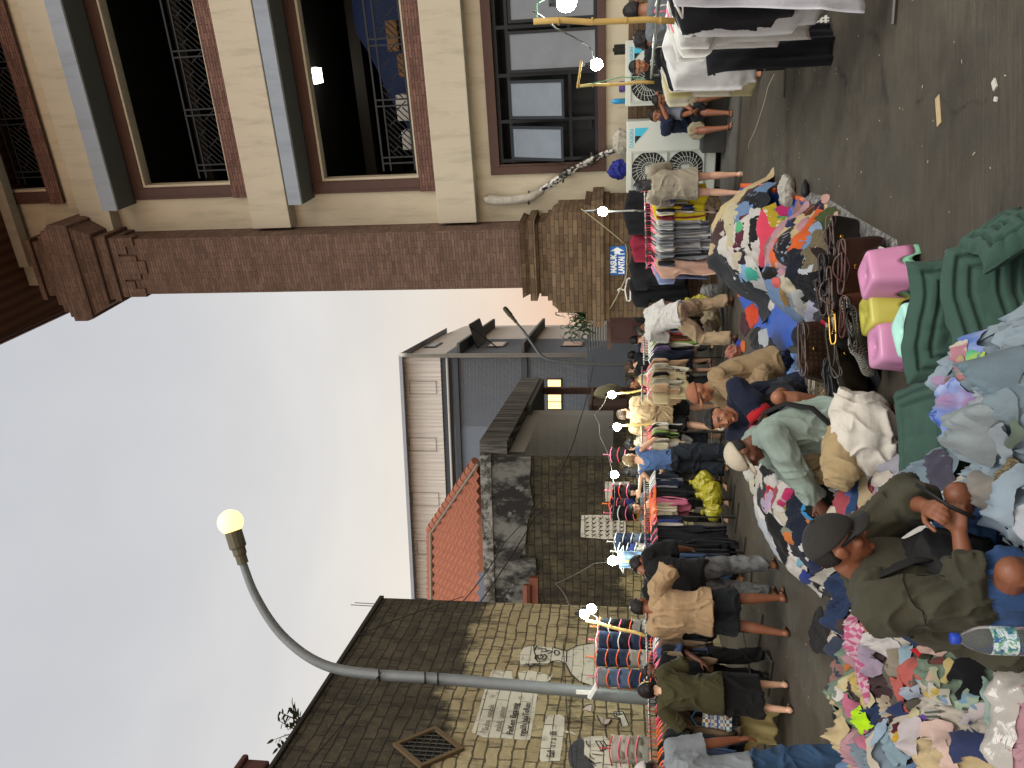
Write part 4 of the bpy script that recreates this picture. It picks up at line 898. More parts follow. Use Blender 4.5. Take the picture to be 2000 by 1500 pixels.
def person(label, loc, rz=0, h=1.68, pel=None, lean=0, twist=0, roll=0, head=(0, 0, 0), hl=None, hr=None, el=None, er=None, fl=None, fr=None, kl=None, kr=None,
           sk=BROWN, b=1.0, shirt=None, bottom=None, hair='short', hcol=None, cap=None, shoe='sandal', scol='#1b1a19', near=False, curl=(.5, .5), palm=(None, None), seed=0, toe=(0, 0), jacket=None, belly=0, foot_dir=(None, None)):
    s = h / 1.7; vox = .0055 if near else .0085
    pel = V(pel) if pel else V((0, 0, .53 * h)); T = RZ(twist) @ RX(-lean) @ RY(roll); X, Y, Z = T @ V((1, 0, 0)), T @ V((0, 1, 0)), T @ V((0, 0, 1))
    sp = .305 * h
    def tor(t, bend=.035): return pel + Z * sp * t - Y * bend * s * math.sin(PI * max(0, min(1, t))) * (1 if lean > 15 else .6)
    c7 = tor(1.0); shz = tor(.93)
    sw = .112 * h * b
    SL, SR = shz - X * sw, shz + X * sw
    HL, HR = pel - X * .053 * h * b, pel + X * .053 * h * b
    hl = V(hl) if hl else V((-.17 * h * b - .02, .05, .445 * h)); hr = V(hr) if hr else V((.17 * h * b + .02, .05, .445 * h))
    EL, hl = ik(SL, hl, .172 * h, .150 * h, V(el) if el else V((-.5, -1, -.2))); ER, hr = ik(SR, hr, .172 * h, .150 * h, V(er) if er else V((.5, -1, -.2)))
    fl = V(fl) if fl else V((-.085 * h * b, 0, 0)); fr = V(fr) if fr else V((.085 * h * b, 0, 0)); az = .045 * h
    KL, AL = ik(HL, fl + V((0, 0, az)), .245 * h, .245 * h, V(kl) if kl else V((-.1, 1, 0))); KR, AR = ik(HR, fr + V((0, 0, az)), .245 * h, .245 * h, V(kr) if kr else V((.1, 1, 0)))
    Hm = RZ(head[0]) @ RX(-head[1]) @ RY(head[2]) if len(head) == 3 else None
    hx, hy, hz = Hm @ V((1, 0, 0)), Hm @ V((0, 1, 0)), Hm @ V((0, 0, 1))
    hb = c7 + Z * .045 * s + Y * .012 * s
    hc = hb + hz * .095 * s + hy * .030 * s            # skull centre
    hs = s ** .5 * .97
    # ---- body
    m = MB()
    def rg(t, wx, dy, off=0, ex=0): return (tor(t) + Y * off * s, X * (wx * s * b + ex), Y * (dy * s * (b ** .5) + ex))
    loft(m, [rg(-.18, .09, .08, -.01), rg(-.1, .155, .105, -.012), rg(.0, .165, .115, -.012), rg(.18, .148, .105 + belly, .0 + belly * .6), rg(.35, .142, .102 + belly * .8, belly * .5), rg(.55, .158, .112, .008), rg(.74, .168, .108, .010), rg(.88, .150, .088, .0), rg(.97, .095, .066, .0), rg(1.03, .06, .056, .0)])
    limb(m, [c7 - Z * .03 * s, hb + hz * .02 * s, hc - hz * .03 * s], [.062 * s, .054 * s, .054 * s])
    for S_, E_, Hd in ((SL, EL, hl), (SR, ER, hr)):
        limb(m, [c7 - Z * .035 * s, S_ + Z * .012 * s], [.050 * s, .050 * s]); r_ = s * b ** .6
        limb(m, [S_, S_.lerp(E_, .4), E_, E_.lerp(Hd, .3), Hd], [.054 * r_, .047 * r_, .039 * r_, .041 * r_, .026 * r_])
    for H_, K_, A_l in ((HL, KL, AL), (HR, KR, AR)):
        r_ = s * b ** .6
        limb(m, [H_ + (K_ - H_) * .02, H_.lerp(K_, .45), K_, K_.lerp(A_l, .32), K_.lerp(A_l, .7), A_l], [.079 * r_, .072 * r_, .053 * r_, .056 * r_, .040 * r_, .033 * r_])
    FD = []
    for i, (A_l, f) in enumerate(((AL, fl), (AR, fr))):
        d = foot_dir[i] or (RZ(toe[i]) @ V((0, 1, 0))); d = V(d); FD.append(d); sd = V((d.y, -d.x, 0)); up = V((0, 0, 1))
        f0 = V((A_l.x, A_l.y, f.z))
        loft(m, [(f0 - d * .05 * s + up * .035 * s, sd * .02 * s, up * .02 * s), (f0 - d * .035 * s + up * .038 * s, sd * .032 * s, up * .036 * s), (f0 + d * .03 * s + up * .042 * s, sd * .036 * s, up * .040 * s), (f0 + d * .09 * s + up * .026 * s, sd * .044 * s, up * .025 * s), (f0 + d * .135 * s + up * .019 * s, sd * .046 * s, up * .018 * s)], 12)
        for k in range(5):
            q = f0 + d * (.13 - .007 * k) * s + sd * (.036 - .018 * k) * s * (1 if i == 0 else -1) + up * .013 * s; L = .045 if k == 0 else .034
            limb(m, [q, q + d * L * s], [.0125 * s if k == 0 else .0095 * s, .010 * s if k == 0 else .0075 * s])
    for i, (E_, Hd) in enumerate(((EL, hl), (ER, hr))):
        d = (Hd - E_).normalized(); pn = V(palm[i]) if palm[i] else (X * (1 if i == 0 else -1)); hand(m, Hd, d, pn, (-1 if i == 0 else 1) * (1), s, curl[i])
    # head
    def hp(x, y, z): return hc + (hx * x + hy * y + hz * z) * hs
    HM = Matrix((hx, hy, hz)).transposed()
    m.sphere(hp(0, -.008, .012), .1 * hs, 14, (.76, .98, .98), HM)
    m.sphere(hp(0, .022, -.035), .1 * hs, 12, (.66, .74, .72), HM)
    loft(m, [(hp(0, .02, -.04), hx * .062 * hs, hy * .066 * hs), (hp(0, .030, -.075), hx * .053 * hs, hy * .058 * hs), (hp(0, .042, -.102), hx * .036 * hs, hy * .040 * hs), (hp(0, .048, -.112), hx * .02 * hs, hy * .025 * hs)], 16)
    m.sphere(hp(0, .082, -.096), .02 * hs, 8, (1, .8, .8), HM)                                   # chin
    loft(m, [(hp(0, .083, .012), hx * .009 * hs, hy * .012 * hs), (hp(0, .094, -.018), hx * .012 * hs, hy * .016 * hs), (hp(0, .102, -.036), hx * .017 * hs, hy * .019 * hs), (hp(0, .092, -.046), hx * .015 * hs, hy * .015 * hs)], 10)
    for q in (-1, 1):
        m.sphere(hp(.015 * q, .088, -.040), .0105 * hs, 6, (1, 1, .9), HM)
        m.sphere(hp(.044 * q, .060, -.028), .028 * hs, 8, (1, .8, .9), HM)                         # cheek
        m.sphere(hp(.034 * q, .078, .026), .018 * hs, 8, (1.3, .6, .5), HM)                        # brow
        loft(m, [(hp(.070 * q, -.004, -.035), hx * .012 * hs, hy * .012 * hs), (hp(.080 * q, -.008, -.018), hx * .009 * hs, hy * .020 * hs), (hp(.084 * q, -.012, .004), hx * .009 * hs, hy * .024 * hs), (hp(.080 * q, -.010, .022), hx * .008 * hs, hy * .014 * hs)], 10)
    m.sphere(hp(0, .086, -.064), .02 * hs, 8, (1.15, .55, .30), HM); m.sphere(hp(0, .084, -.073), .019 * hs, 8, (1.05, .55, .32), HM)
    def paintf(me, co, no):
        inv = HM.transposed(); q = (co - np.array(hc)) @ np.array(inv).T / hs
        n = len(me.polygons); c = np.empty(n * 3); me.polygons.foreach_get('center', c); c = (c.reshape(-1, 3) - np.array(hc)) @ np.array(HM) / hs
        mi = np.zeros(n, int)
        mi[(np.abs(c[:, 0]) < .024) & (np.abs(c[:, 2] + .069) < .0095 * (1.3 - np.abs(c[:, 0]) / .03)) & (c[:, 1] > .075)] = 1
        mi[(np.abs(np.abs(c[:, 0]) - .034) < .019) & (np.abs(c[:, 2] - .031 + .1 * np.abs(np.abs(c[:, 0]) - .032)) < .0045) & (c[:, 1] > .06)] = 2
        me.polygons.foreach_set('material_index', mi)
    hm = {'k': M_hair, 'b': M_hairb, 'y': M_blond}.get(hcol or 'k')
    o = solid('person', m, [skin(sk), M_lip, hm], None, vox, 4, paintf)
    o.location = loc; o.rotation_euler = (0, 0, math.radians(rz)); tag(o, label, 'person', 'shoppers and sellers at the market')
    # eyes
    for q in (-1, 1):
        e = MB(); e.mi = 0; e.sphere(hp(.031 * q, .0705, .003), .0125 * hs, 8); e.mi = 1; e.sphere(hp(.031 * q, .0778, .001), .0064 * hs, 6)
        e.build('eye', [M_eye, M_iris], o, smooth=True)
    # ---- hair, cap, veil: a shell that dives under the skin where there is none
    def shell(name, mm, keep, grow, rough_, bottom_fn=None, N=(46, 30), sub=None):
        mb = MB(); nu, nv = N; vs = []
        for i in range(nv + 1):
            ph = PI * i / nv
            for j in range(nu):
                t = 2 * PI * j / nu; d = V((math.sin(ph) * math.cos(t), math.sin(ph) * math.sin(t), math.cos(ph)))
                k = keep(d); r = V((.079 * d.x, .1005 * d.y, .101 * d.z)); g_ = 1 + grow * k - (1 - k) * .22
                nn = (float(vn(d.x * 6 + 20 + seed, d.z * 6 + d.y * 5)) - .5) * rough_ * k
                w_ = hp(0, -.008, .012) + HM @ (r * (g_ + nn)) * hs
                if bottom_fn: w_ = bottom_fn(d, w_, k)
                vs.append(w_)
        fs = [(i * nu + j, i * nu + (j + 1) % nu, (i + 1) * nu + (j + 1) % nu, (i + 1) * nu + j) for i in range(nv) for j in range(nu)]
        mb.add(vs, fs); return mb.build(name, mm, o, smooth=True)
    sst = lambda a, c, v: (lambda t: t * t * (3 - 2 * t))(max(0, min(1, (v - a) / (c - a))))
    def k_short(d): return max(sst(.34, .46, d.z - .25 * max(0, d.y) + .1 * (abs(d.x) > .8)), sst(.12, .3, -d.y) * sst(-.62, -.42, d.z), sst(.02, .12, -d.y + .05) * sst(-.2, -.05, d.z))
    def k_long(d): return max(sst(.42, .52, d.z - .1 * d.y), sst(-.32, -.18, -d.y) * sst(-.95, -.9, d.z))
    if hair == 'short': shell('hair', hm, k_short, .115, .10)
    elif hair == 'bald': shell('hair', hm, lambda d: sst(.12, .3, -d.y) * sst(-.5, -.3, d.z) * (1 - sst(.1, .3, d.z)), .05, .03)
    elif hair in ('bun', 'long', 'curly'):
        shell('hair', hm, k_short if hair == 'curly' else k_long, .13 if hair != 'curly' else .26, .08 if hair != 'curly' else .34)
        if hair == 'bun':
            q = MB(); q.sphere(hp(0, -.115, -.02), .052 * hs, 12, (1, .85, 1), HM); q.sphere(hp(.02, -.105, .01), .035 * hs, 8); q.build('hair_bun', hm, o, smooth=True)
        if hair == 'long':
            q = MB(); loft(q, [(hp(0, -.05, .05), hx * .075 * hs, hy * .05 * hs), (hp(0, -.075, -.05), hx * .088 * hs, hy * .04 * hs), (hp(0, -.085, -.15), hx * .085 * hs, hy * .032 * hs), (hp(0, -.09, -.24), hx * .07 * hs, hy * .02 * hs)]); solid('hair_length', q, hm, o, .008, 3, wrinkle(.006, 30, 2, (1, 1, .2)))
    elif hair == 'cap' or cap:
        if hair == 'cap': shell('hair', hm, lambda d: sst(.1, .28, -d.y) * sst(-.55, -.4, d.z), .07, .04)
        cm = cloth(cap or '#d9cfc0', rough=.85)
        c_ = shell('cap', cm, lambda d: sst(.10, .17, d.z - .05 * d.y), .17, .01)
        q = MB(); vs = []; n = 14
        for k in range(n + 1):
            t = PI * k / n; xx = math.cos(t)
            for ry in (0, 1):
                yy = .078 + (.085 * math.sin(t) ** .7 if ry else -.03 * (1 - math.sin(t))); z_ = .034 - .022 * xx * xx - .020 * ry * math.sin(t)
                vs += [hp(.082 * xx * (1 if ry == 0 else .97), yy - (.05 if ry == 0 else .0) * 1, z_ + .004), hp(.082 * xx * (1 if ry == 0 else .97), yy - (.05 if ry == 0 else 0), z_ - .004)]
        q.add(vs, [(4 * k, 4 * k + 4, 4 * k + 6, 4 * k + 2) for k in range(n)] + [(4 * k + 1, 4 * k + 3, 4 * k + 7, 4 * k + 5) for k in range(n)] + [(4 * k + 2, 4 * k + 6, 4 * k + 7, 4 * k + 3) for k in range(n)] + [(4 * k, 4 * k + 1, 4 * k + 5, 4 * k + 4) for k in range(n)])
        q.build('brim', cm, c_, smooth=True)
        q = MB(); q.sphere(hp(0, -.008, .132), .010 * hs, 8, (1, 1, .6), HM); q.build('button', cm, c_, smooth=True)
    elif hair == 'hijab':
        vm = cloth(cap or '#a9765a', rough=.85)
        q = MB(); q.sphere(hp(0, -.016, .014), .1 * hs, 14, (.87, 1.06, 1.09), HM)
        loft(q, [(hp(0, .0, .04), hx * .086 * hs, hy * .082 * hs), (hp(0, .004, -.05), hx * .078 * hs, hy * .082 * hs), (hp(0, .012, -.115), hx * .068 * hs, hy * .078 * hs), (c7 + Z * .02 * s + Y * .02 * s, X * .095 * s, Y * .095 * s), (tor(.9) + Y * .015, X * .165 * s, Y * .13 * s), (tor(.78) + Y * .03, X * .17 * s, Y * .135 * s), (tor(.70) + Y * .04, X * .14 * s, Y * .13 * s)])
        def cutface(me, co, no):
            l = (co - np.array(hc)) @ np.array(HM) / hs
            f = np.exp(-((l[:, 0] / .060) ** 4 + ((l[:, 2] + .025) / .078) ** 4)) * (l[:, 1] > .0)
            co2 = co
            bm = bmesh.new(); bm.from_mesh(me); bm.verts.ensure_lookup_table(); dead = [bm.verts[i] for i in np.nonzero(f > .45)[0]]; keep_ = np.nonzero(~(f > .45))[0]
            bmesh.ops.delete(bm, geom=dead, context='VERTS'); bm.to_mesh(me); bm.free(); l = l[keep_]; co = co[keep_]; co2 = co; no = no[keep_]
            w = (1 - np.abs(2 * vn3(co * 14, 4) - 1)) * .012 * (l[:, 2] < -.06); me.vertices.foreach_set('co', (co2 + no * w[:, None]).ravel())
        solid('headscarf', q, vm, o, .0075, 3, cutface)
    # ---- clothes
    def pick(c, nm): return c if not isinstance(c, str) else cloth(c)
    if bottom:
        kind, col = bottom[0], pick(bottom[1], 'b'); lo = bottom[2] if len(bottom) > 2 else .016; q = MB()
        loft(q, [rg(-.20, .10, .09, -.01, lo), rg(-.1, .157, .108, -.012, lo * .6), rg(.02, .166, .117, -.012, .008), rg(.16, .150, .106 + belly, belly * .6, .004)])
        legs = ((HL, KL, AL), (HR, KR, AR)); r_ = s * b ** .6
        if kind in ('skirt', 'longskirt'):
            e = bottom[3] if len(bottom) > 3 else (.5 if kind == 'skirt' else .93); rs = []
            for i in range(7):
                t = e * i / 6; pts = []
                for H_, K_, A_l in legs: pts.append(H_.lerp(K_, min(1, t * 2)) if t < .5 else K_.lerp(A_l, t * 2 - 1))
                c = (pts[0] + pts[1]) / 2; wv = (pts[1] - pts[0]); hw = wv.length / 2 + .080 * r_ + (lo - .02 * t) * (.2 + .8 * min(1, t / .2)) + .006 * min(1, t / .2); ax = wv.normalized() if wv.length > .02 else X
                dn = ((KL + KR) / 2 - pel).normalized() if t < .5 else (((AL + AR) / 2) - (KL + KR) / 2).normalized(); fy = dn.cross(ax).normalized()
                rs.append((c, ax * hw, fy * (.105 * r_ + (lo - .01 * t) * (.25 + .75 * min(1, t / .2)))))
            loft(q, rs)
        else:
            f = {'shorts': .5 * (bottom[3] if len(bottom) > 3 else .85), 'trousers': .99, 'wide': .99}[kind]
            for H_, K_, A_l in legs:
                if kind == 'shorts':
                    E_ = H_.lerp(K_, f * 2); q.tube([H_, H_.lerp(E_, .5), E_], [(.083) * r_ + lo * .3, .080 * r_ + lo, .074 * r_ + lo * 1.4], 14)
                else:
                    wide = 1.35 if kind == 'wide' else 1.0
                    E_ = K_.lerp(A_l, .97); q.tube([H_, H_.lerp(K_, .5), K_, K_.lerp(A_l, .4), E_], [.083 * r_ + lo * .3, .077 * r_ + lo, .060 * r_ * wide + lo, .058 * r_ * wide + lo, .050 * r_ * wide + lo], 14); q.sphere(K_, .060 * r_ * wide + lo, 8)
        solid({'shorts': 'shorts', 'trousers': 'trousers', 'wide': 'trousers', 'skirt': 'skirt', 'longskirt': 'skirt'}[kind], q, col, o, .0075 if near else .011, 2, wrinkle(.022 if near else .019, 8, seed + 3, (1.1, 1.1, .55)))
    def top(name, spec, extra=0):
        col = pick(spec['c'], 's'); lo = spec.get('loose', .018) + extra; hem = spec.get('hem', -.22); sl = spec.get('sleeve', .55); q = MB()
        rings = []
        if hem < -.12: rings += [rg(hem, .176, .124, -.012, lo * 1.25), rg((hem - .1) / 2, .178, .124, -.012, lo * 1.15)]
        rings += [rg(0, .174, .121, -.012, lo), rg(.18, .156, .106 + belly, belly * .6, lo), rg(.35, .147, .104 + belly * .8, belly * .5, lo), rg(.55, .160, .113, .008, lo), rg(.74, .170, .110, .01, lo * .8), rg(.88, .152, .090, 0, lo * .7), rg(.965, .100, .070, 0, lo * .5), rg(1.0, .068, .064, 0, lo * .4)]
        loft(q, rings, 24); r_ = s * b ** .6
        for S_, E_, Hd in ((SL, EL, hl), (SR, ER, hr)):
            limb(q, [c7 - Z * .04 * s, S_ + Z * .010 * s], [.052 * s + lo * .5, .050 * s + lo * .6])
            if sl <= 0: continue
            if sl <= .6: e = S_.lerp(E_, sl * 1.6); q.tube([S_, S_.lerp(e, .5), e], [.056 * r_ + lo * .8, .054 * r_ + lo * 1.1, .050 * r_ + lo * 1.5], 14); q.sphere(S_, .056 * r_ + lo * .8, 8)
            else:
                e = E_.lerp(Hd, (sl - .6) / .4 * .98); limb(q, [S_, S_.lerp(E_, .5), E_], [.056 * r_ + lo * .8, .050 * r_ + lo, .044 * r_ + lo]); q.tube([E_, E_.lerp(e, .5), e], [.044 * r_ + lo, .042 * r_ + lo * .9, .030 * r_ + lo * .8], 14)
        if spec.get('collar'): q.tube([c7 + Z * .005 * s + (X * math.cos(t) * .068 + Y * (math.sin(t) * .062 + .004)) * s for t in np.linspace(0, 2 * PI, 20)], .017 * s, 8)
        if spec.get('hood'): q.sphere(c7 - Y * .07 * s - Z * .03 * s, .085 * s, 10, (1.25, .7, .7))
        ob = solid(name, q, col, o, .0075 if near else .0105, 2, wrinkle(spec.get('wr', .020 if near else .017), spec.get('ws', 6.2), seed, (1.15, 1.15, .6)))
        return ob
    if shirt: o['_s'] = 0; del o['_s']; top(shirt.get('n', 'shirt'), shirt)
    if jacket: top(jacket.get('n', 'jacket'), jacket, .012)
    # ---- footwear
    if shoe:
        for i, (A_l, f) in enumerate(((AL, fl), (AR, fr))):
            d = FD[i]; sd = V((d.y, -d.x, 0)); up = V((0, 0, 1)); f0 = V((A_l.x, A_l.y, f.z)); q = MB()
            if shoe == 'sandal':
                loft(q, [(f0 - d * .065 * s + up * .004, sd * .022 * s, d * .004), ] + [], 4) if False else None
                out = [(-.065, .0), (-.055, .028), (0, .034), (.07, .042), (.14, .050), (.178, .038), (.186, .0)]
                pl_ = [(x_, y_) for x_, y_ in out] + [(x_, -y_) for x_, y_ in out[-2:0:-1]]
                q.prism(pl_, lambda a, b_, z_: f0 + d * a * s + sd * b_ * s + up * z_, -.012, .006)
                for e in (-1, 1): q.tube([f0 + d * .135 * s + up * .034 * s, f0 + d * .09 * s + sd * .028 * e * s + up * .052 * s, f0 + d * .03 * s + sd * .042 * e * s + up * .03 * s], .007, 6)
                q.build('sandal', mat('sandal', scol, .6), o)
            else:
                loft(q, [(f0 - d * .07 * s + up * .04 * s, sd * .025 * s, up * .035 * s), (f0 - d * .04 * s + up * .05 * s, sd * .040 * s, up * .055 * s), (f0 + d * .03 * s + up * .05 * s, sd * .044 * s, up * .055 * s), (f0 + d * .1 * s + up * .032 * s, sd * .05 * s, up * .036 * s), (f0 + d * .17 * s + up * .025 * s, sd * .045 * s, up * .027 * s), (f0 + d * .2 * s + up * .02 * s, sd * .03 * s, up * .018 * s)], 14)
                solid('shoe', q, mat('shoe', scol, .5), o, .009, 2)
    R3 = RZ(rz); Lw = V(loc)
    info = dict(o=o, W=lambda p: R3 @ V(p) + Lw, hl=hl, hr=hr, EL=EL, ER=ER, SL=SL, SR=SR, pel=pel, c7=c7, hp=hp, tor=tor, X=X, Y=Y, Z=Z, s=s, KL=KL, KR=KR, AL=AL, AR=AR, HM=HM, hs=hs)
    PEOPLE.append(info); return info
def stand(label, foot=None, headpx=None, Y=None, **kw):
    """standing person: foot pixel gives the spot, head-top pixel the height"""
    if foot: g = G(*foot)
    else: q = P(*headpx, Y); g = V((q.x, q.y, 0))
    if headpx and 'h' not in kw: kw['h'] = max(1.45, min(1.9, P(headpx[0], headpx[1], g.y).z - (.015 if kw.get('hair') != 'cap' else .03)))
    return person(label, V((g.x, g.y, kw.pop('z', 0.0))), **kw)
# ------------------------------------------------------------------ the people
S_ = lambda c, **k: dict(c=c, **k)
stand('person in grey denim shirt and white cap, cropped at the lower left corner', headpx=(1226, 1508), Y=5.75, rz=12, hair='cap', cap='#d8cfc9', sk=BROWN, b=1.0, shirt=S_('#767c7f', sleeve=.56, loose=.025), bottom=('trousers', '#2d4560', .03), hr=(.25, .10, .80), er=(.3, -1, 0), head=(15, 8, 0), seed=1, fr=(.2, .05, 0))
olive = stand('woman in oversized olive shirt and black skirt with patterned bag on her arm', foot=(1545, 1362), headpx=(1238, 1352), rz=14, hair='bun', sk=PALE, b=1.0, shirt=S_('#3b3822', sleeve=.6, loose=.035, hem=-.32), bottom=('skirt', '#131313', .045, .72), hl=(-.33, .26, .93), el=(-1, -.5, -.3), hr=(.14, .32, 1.0), er=(.7, -.6, -.5), head=(12, 16, 0), shoe='sandal', scol='#26211d', fl=(-.11, -.06, 0), fr=(.1, .1, 0), seed=2)
stand('man in blue polo shirt and black trousers facing out behind the clothes rail', headpx=(1246, 1288), Y=8.9, rz=168, hair='short', sk=DARK, b=1.08, lean=8, roll=4, shirt=S_('#3f4a66', sleeve=.58, loose=.025, collar=1), bottom=('trousers', '#101010', .025), head=(-14, 18, 10), hl=(-.16, .24, .78), hr=(.3, .1, .7), shoe='shoe', scol='#2c2b29', seed=3, belly=.02)
stand('man in loose tan t-shirt and black shorts seen from behind', foot=(1540, 1200), headpx=(1222, 1188), rz=-6, hair='short', sk=BROWN, b=1.12, shirt=S_('#a58a68', sleeve=.6, loose=.05, hem=-.2), bottom=('shorts', '#15181a', .04, .9), hr=(.30, .34, 1.18), er=(1, -.4, -.6), hl=(-.16, .3, .92), head=(-6, 14, 0), fl=(-.17, -.06, 0), fr=(.13, .1, 0), toe=(12, -14), shoe='sandal', seed=4)
stand('man in black t-shirt and faded grey jeans bending over the rail', foot=(1520, 1135), rz=-4, h=1.72, hair='short', sk=BROWN, b=1.1, lean=24, pel=(0, -.06, .88), shirt=S_('#121212', sleeve=.6, loose=.04, hem=-.25), bottom=('trousers', cloth('#4c4d4e', 'dye', '#6a6a69', None), .03), head=(-18, 50, 16), hr=(.2, .42, .9), hl=(-.2, .42, 1.0), fl=(-.15, .0, 0), fr=(.15, .06, 0), shoe='sandal', seed=5)
stand('balding man with lined face behind the rail of black clothes', headpx=(1228, 1102), Y=10.7, rz=172, hair='bald', sk=MID, shirt=S_('#1b1b1d', sleeve=.6), bottom=('trousers', '#222222'), head=(0, 4, 6), shoe=None, seed=6)
stand('dark haired woman with arm resting along the rail, beside pink hangers', headpx=(1216, 957), Y=12.3, rz=160, hair='long', sk=PALE, shirt=S_('#22252b', sleeve=.5), bottom=('trousers', '#1a1a1a'), head=(0, 20, -8), hl=(-.2, .34, 1.34), hr=(.25, .3, 1.3), h=1.58, shoe=None, seed=7)
stand('dark haired woman in grey top looking down at the rail of black clothes', headpx=(1219, 992), Y=12.1, rz=176, hair='long', sk=PALE, shirt=S_('#5b6264', sleeve=.5), bottom=('trousers', '#1a1a1a'), head=(10, 28, 0), hl=(-.2, .34, 1.2), hr=(.2, .34, 1.25), h=1.56, shoe=None, seed=8)
stand('woman in grey trousers half hidden behind the woman in blue tank top', headpx=(1226, 922), Y=12.7, rz=-10, hair='long', sk=PALE, h=1.62, shirt=S_('#1c1f22', sleeve=.5), bottom=('wide', '#5b5751', .03), head=(0, 6, 0), hr=(.24, .16, .86), seed=9)
stand('blond woman in blue tank top and wide dark jeans seen from behind', foot=(1425, 898), headpx=(1211, 893), rz=-16, hair='bun', hcol='y', sk=PALE, b=.98, shirt=S_(cloth('#3d557f', 'heather', '#5c76a2'), sleeve=0, loose=.012, hem=-.12), bottom=('wide', '#20252c', .05), head=(-22, 2, 0), hr=(.22, .30, .98), er=(1, -.2, -.6), hl=(-.28, .12, 1.0), el=(-1, -.6, 0), roll=-4, seed=10)
stand('woman in striped t-shirt holding a white carrier bag beside the tank top woman', headpx=(1228, 864), Y=12.7, rz=30, hair='bun', sk=PALE, h=1.6, shirt=S_(cloth('#a8a08c', 'stripe', '#4b463e', None, .9, 2), sleeve=.58, loose=.03), bottom=('longskirt', '#1e2329', .04, .8), head=(20, 18, 0), hr=(.22, .3, .95), seed=11)
beige = stand('tall man in beige t-shirt and black shorts walking away down the lane', foot=(1412, 812), headpx=(1199, 800), rz=-4, hair='short', hcol='b', sk=PALE, b=1.1, shirt=S_('#b59c78', sleeve=.62, loose=.045, hem=-.22), bottom=('shorts', '#17191a', .04, .85), hr=(.30, -.06, .86), hl=(-.33, .06, .86), head=(-24, 4, 0), fl=(-.17, -.30, 0.02), fr=(.14, .14, 0), shoe='shoe', scol='#c9c4a8', seed=12)
stand('man in pale yellow shirt, in profile by the cream garments', headpx=(1219, 742), Y=13.2, rz=84, hair='short', sk=MID, shirt=S_('#b9b184', sleeve=.6, loose=.03), bottom=('trousers', '#2a2a2a'), head=(0, 10, 0), hl=(-.1, .3, .95), hr=(.2, .34, 1.0), seed=13)
stand('woman in black t-shirt with white crossbody strap among the far stalls', foot=(1392, 712), headpx=(1236, 708), rz=48, hair='bun', hcol='b', sk=PALE, b=1.05, shirt=S_('#17181a', sleeve=.62, loose=.04), bottom=('shorts', '#8f7a64', .045, 1.2), head=(10, 18, 0), hr=(.2, .3, .95), hl=(-.2, .25, .9), seed=14, h=1.58)
stand('man in navy t-shirt standing at the far end of the lane', headpx=(1222, 693), Y=14.2, rz=10, hair='short', sk=BROWN, shirt=S_('#1d2846', sleeve=.6, loose=.03), bottom=('trousers', '#1b1b1c'), seed=15)
stand('person with dark hair and pink shirt behind the far rail of mixed clothes', headpx=(1226, 664), Y=13.7, rz=0, hair='short', sk=PALE, shirt=S_('#b98b80', sleeve=.6), bottom=('trousers', '#333333'), seed=16, shoe=None)
stand('man in black shirt looking left beside the louvred awning', headpx=(1216, 641), Y=14.6, rz=70, hair='short', sk=BROWN, shirt=S_('#151516', sleeve=.6, loose=.03), bottom=('trousers', '#1d1d1d'), head=(0, 6, 0), seed=17, shoe=None)
stand('man in black cap beside the brick pedestal and timber gate', headpx=(1226, 612), Y=13.6, rz=-60, hair='cap', cap='#17181b', sk=BROWN, shirt=S_('#202022', sleeve=.6), bottom=('trousers', '#1d1d1d'), head=(0, 25, 0), seed=18, shoe=None, h=1.6)
g = G(1437, 617)
white_man = person('man in white t-shirt and khaki trousers stooping with legs apart', V((g.x, g.y, 0)), rz=24, h=1.7, pel=(0, -.04, .80), lean=34, hair='short', sk=DARK, b=1.05, shirt=S_('#c9c6c0', sleeve=.58, loose=.03, hem=-.14), bottom=('trousers', '#9a8568', .035), head=(0, 62, 0), hr=(.22, .12, .70), er=(.8, -.8, 0), hl=(-.1, .45, .7), fl=(-.36, -.02, 0), fr=(.3, .06, 0), kl=(-.6, 1, 0), kr=(.5, 1, 0), shoe='sandal', seed=19)
g = G(1500, 752)
hijab = person('woman in terracotta headscarf and tan dress crouching beside the blue tarpaulin', V((g.x + .02, 7.35, 0)), rz=112, h=1.6, pel=(0, -.14, .36), lean=20, hair='hijab', cap='#8f5f45', sk=MID, b=1.12, shirt=S_('#8c7658', sleeve=.95, loose=.035, hem=-.3), bottom=('longskirt', '#8c7658', .04, .9), head=(-8, 12, 0), hl=(-.1, .42, .42), hr=(.15, .42, .4), fl=(-.12, .16, 0), fr=(.12, .18, 0), kl=(-.3, 1, 1), kr=(.3, 1, 1), seed=20)
g = P(1460, 795, 6.3)
navy = person('smiling man in navy t-shirt with red cuffs squatting with folded arms', V((g.x, 6.42, 0)), rz=152, h=1.68, pel=(0, -.10, .30), lean=22, hair='short', sk=MID, b=1.16, near=True, shirt=S_('#14192a', sleeve=.6, loose=.028, hem=-.15), bottom=('shorts', '#23252a', .03, .8), head=(6, 12, 12), hl=(.12, .40, .46), hr=(-.06, .44, .42), el=(-1, .2, -.4), er=(1, .2, -.4), fl=(-.16, .20, 0), fr=(.18, .22, 0), kl=(-.4, 1, 1), kr=(.6, 1, 1), seed=21, belly=.02)
g = P(1560, 835, 5.25)
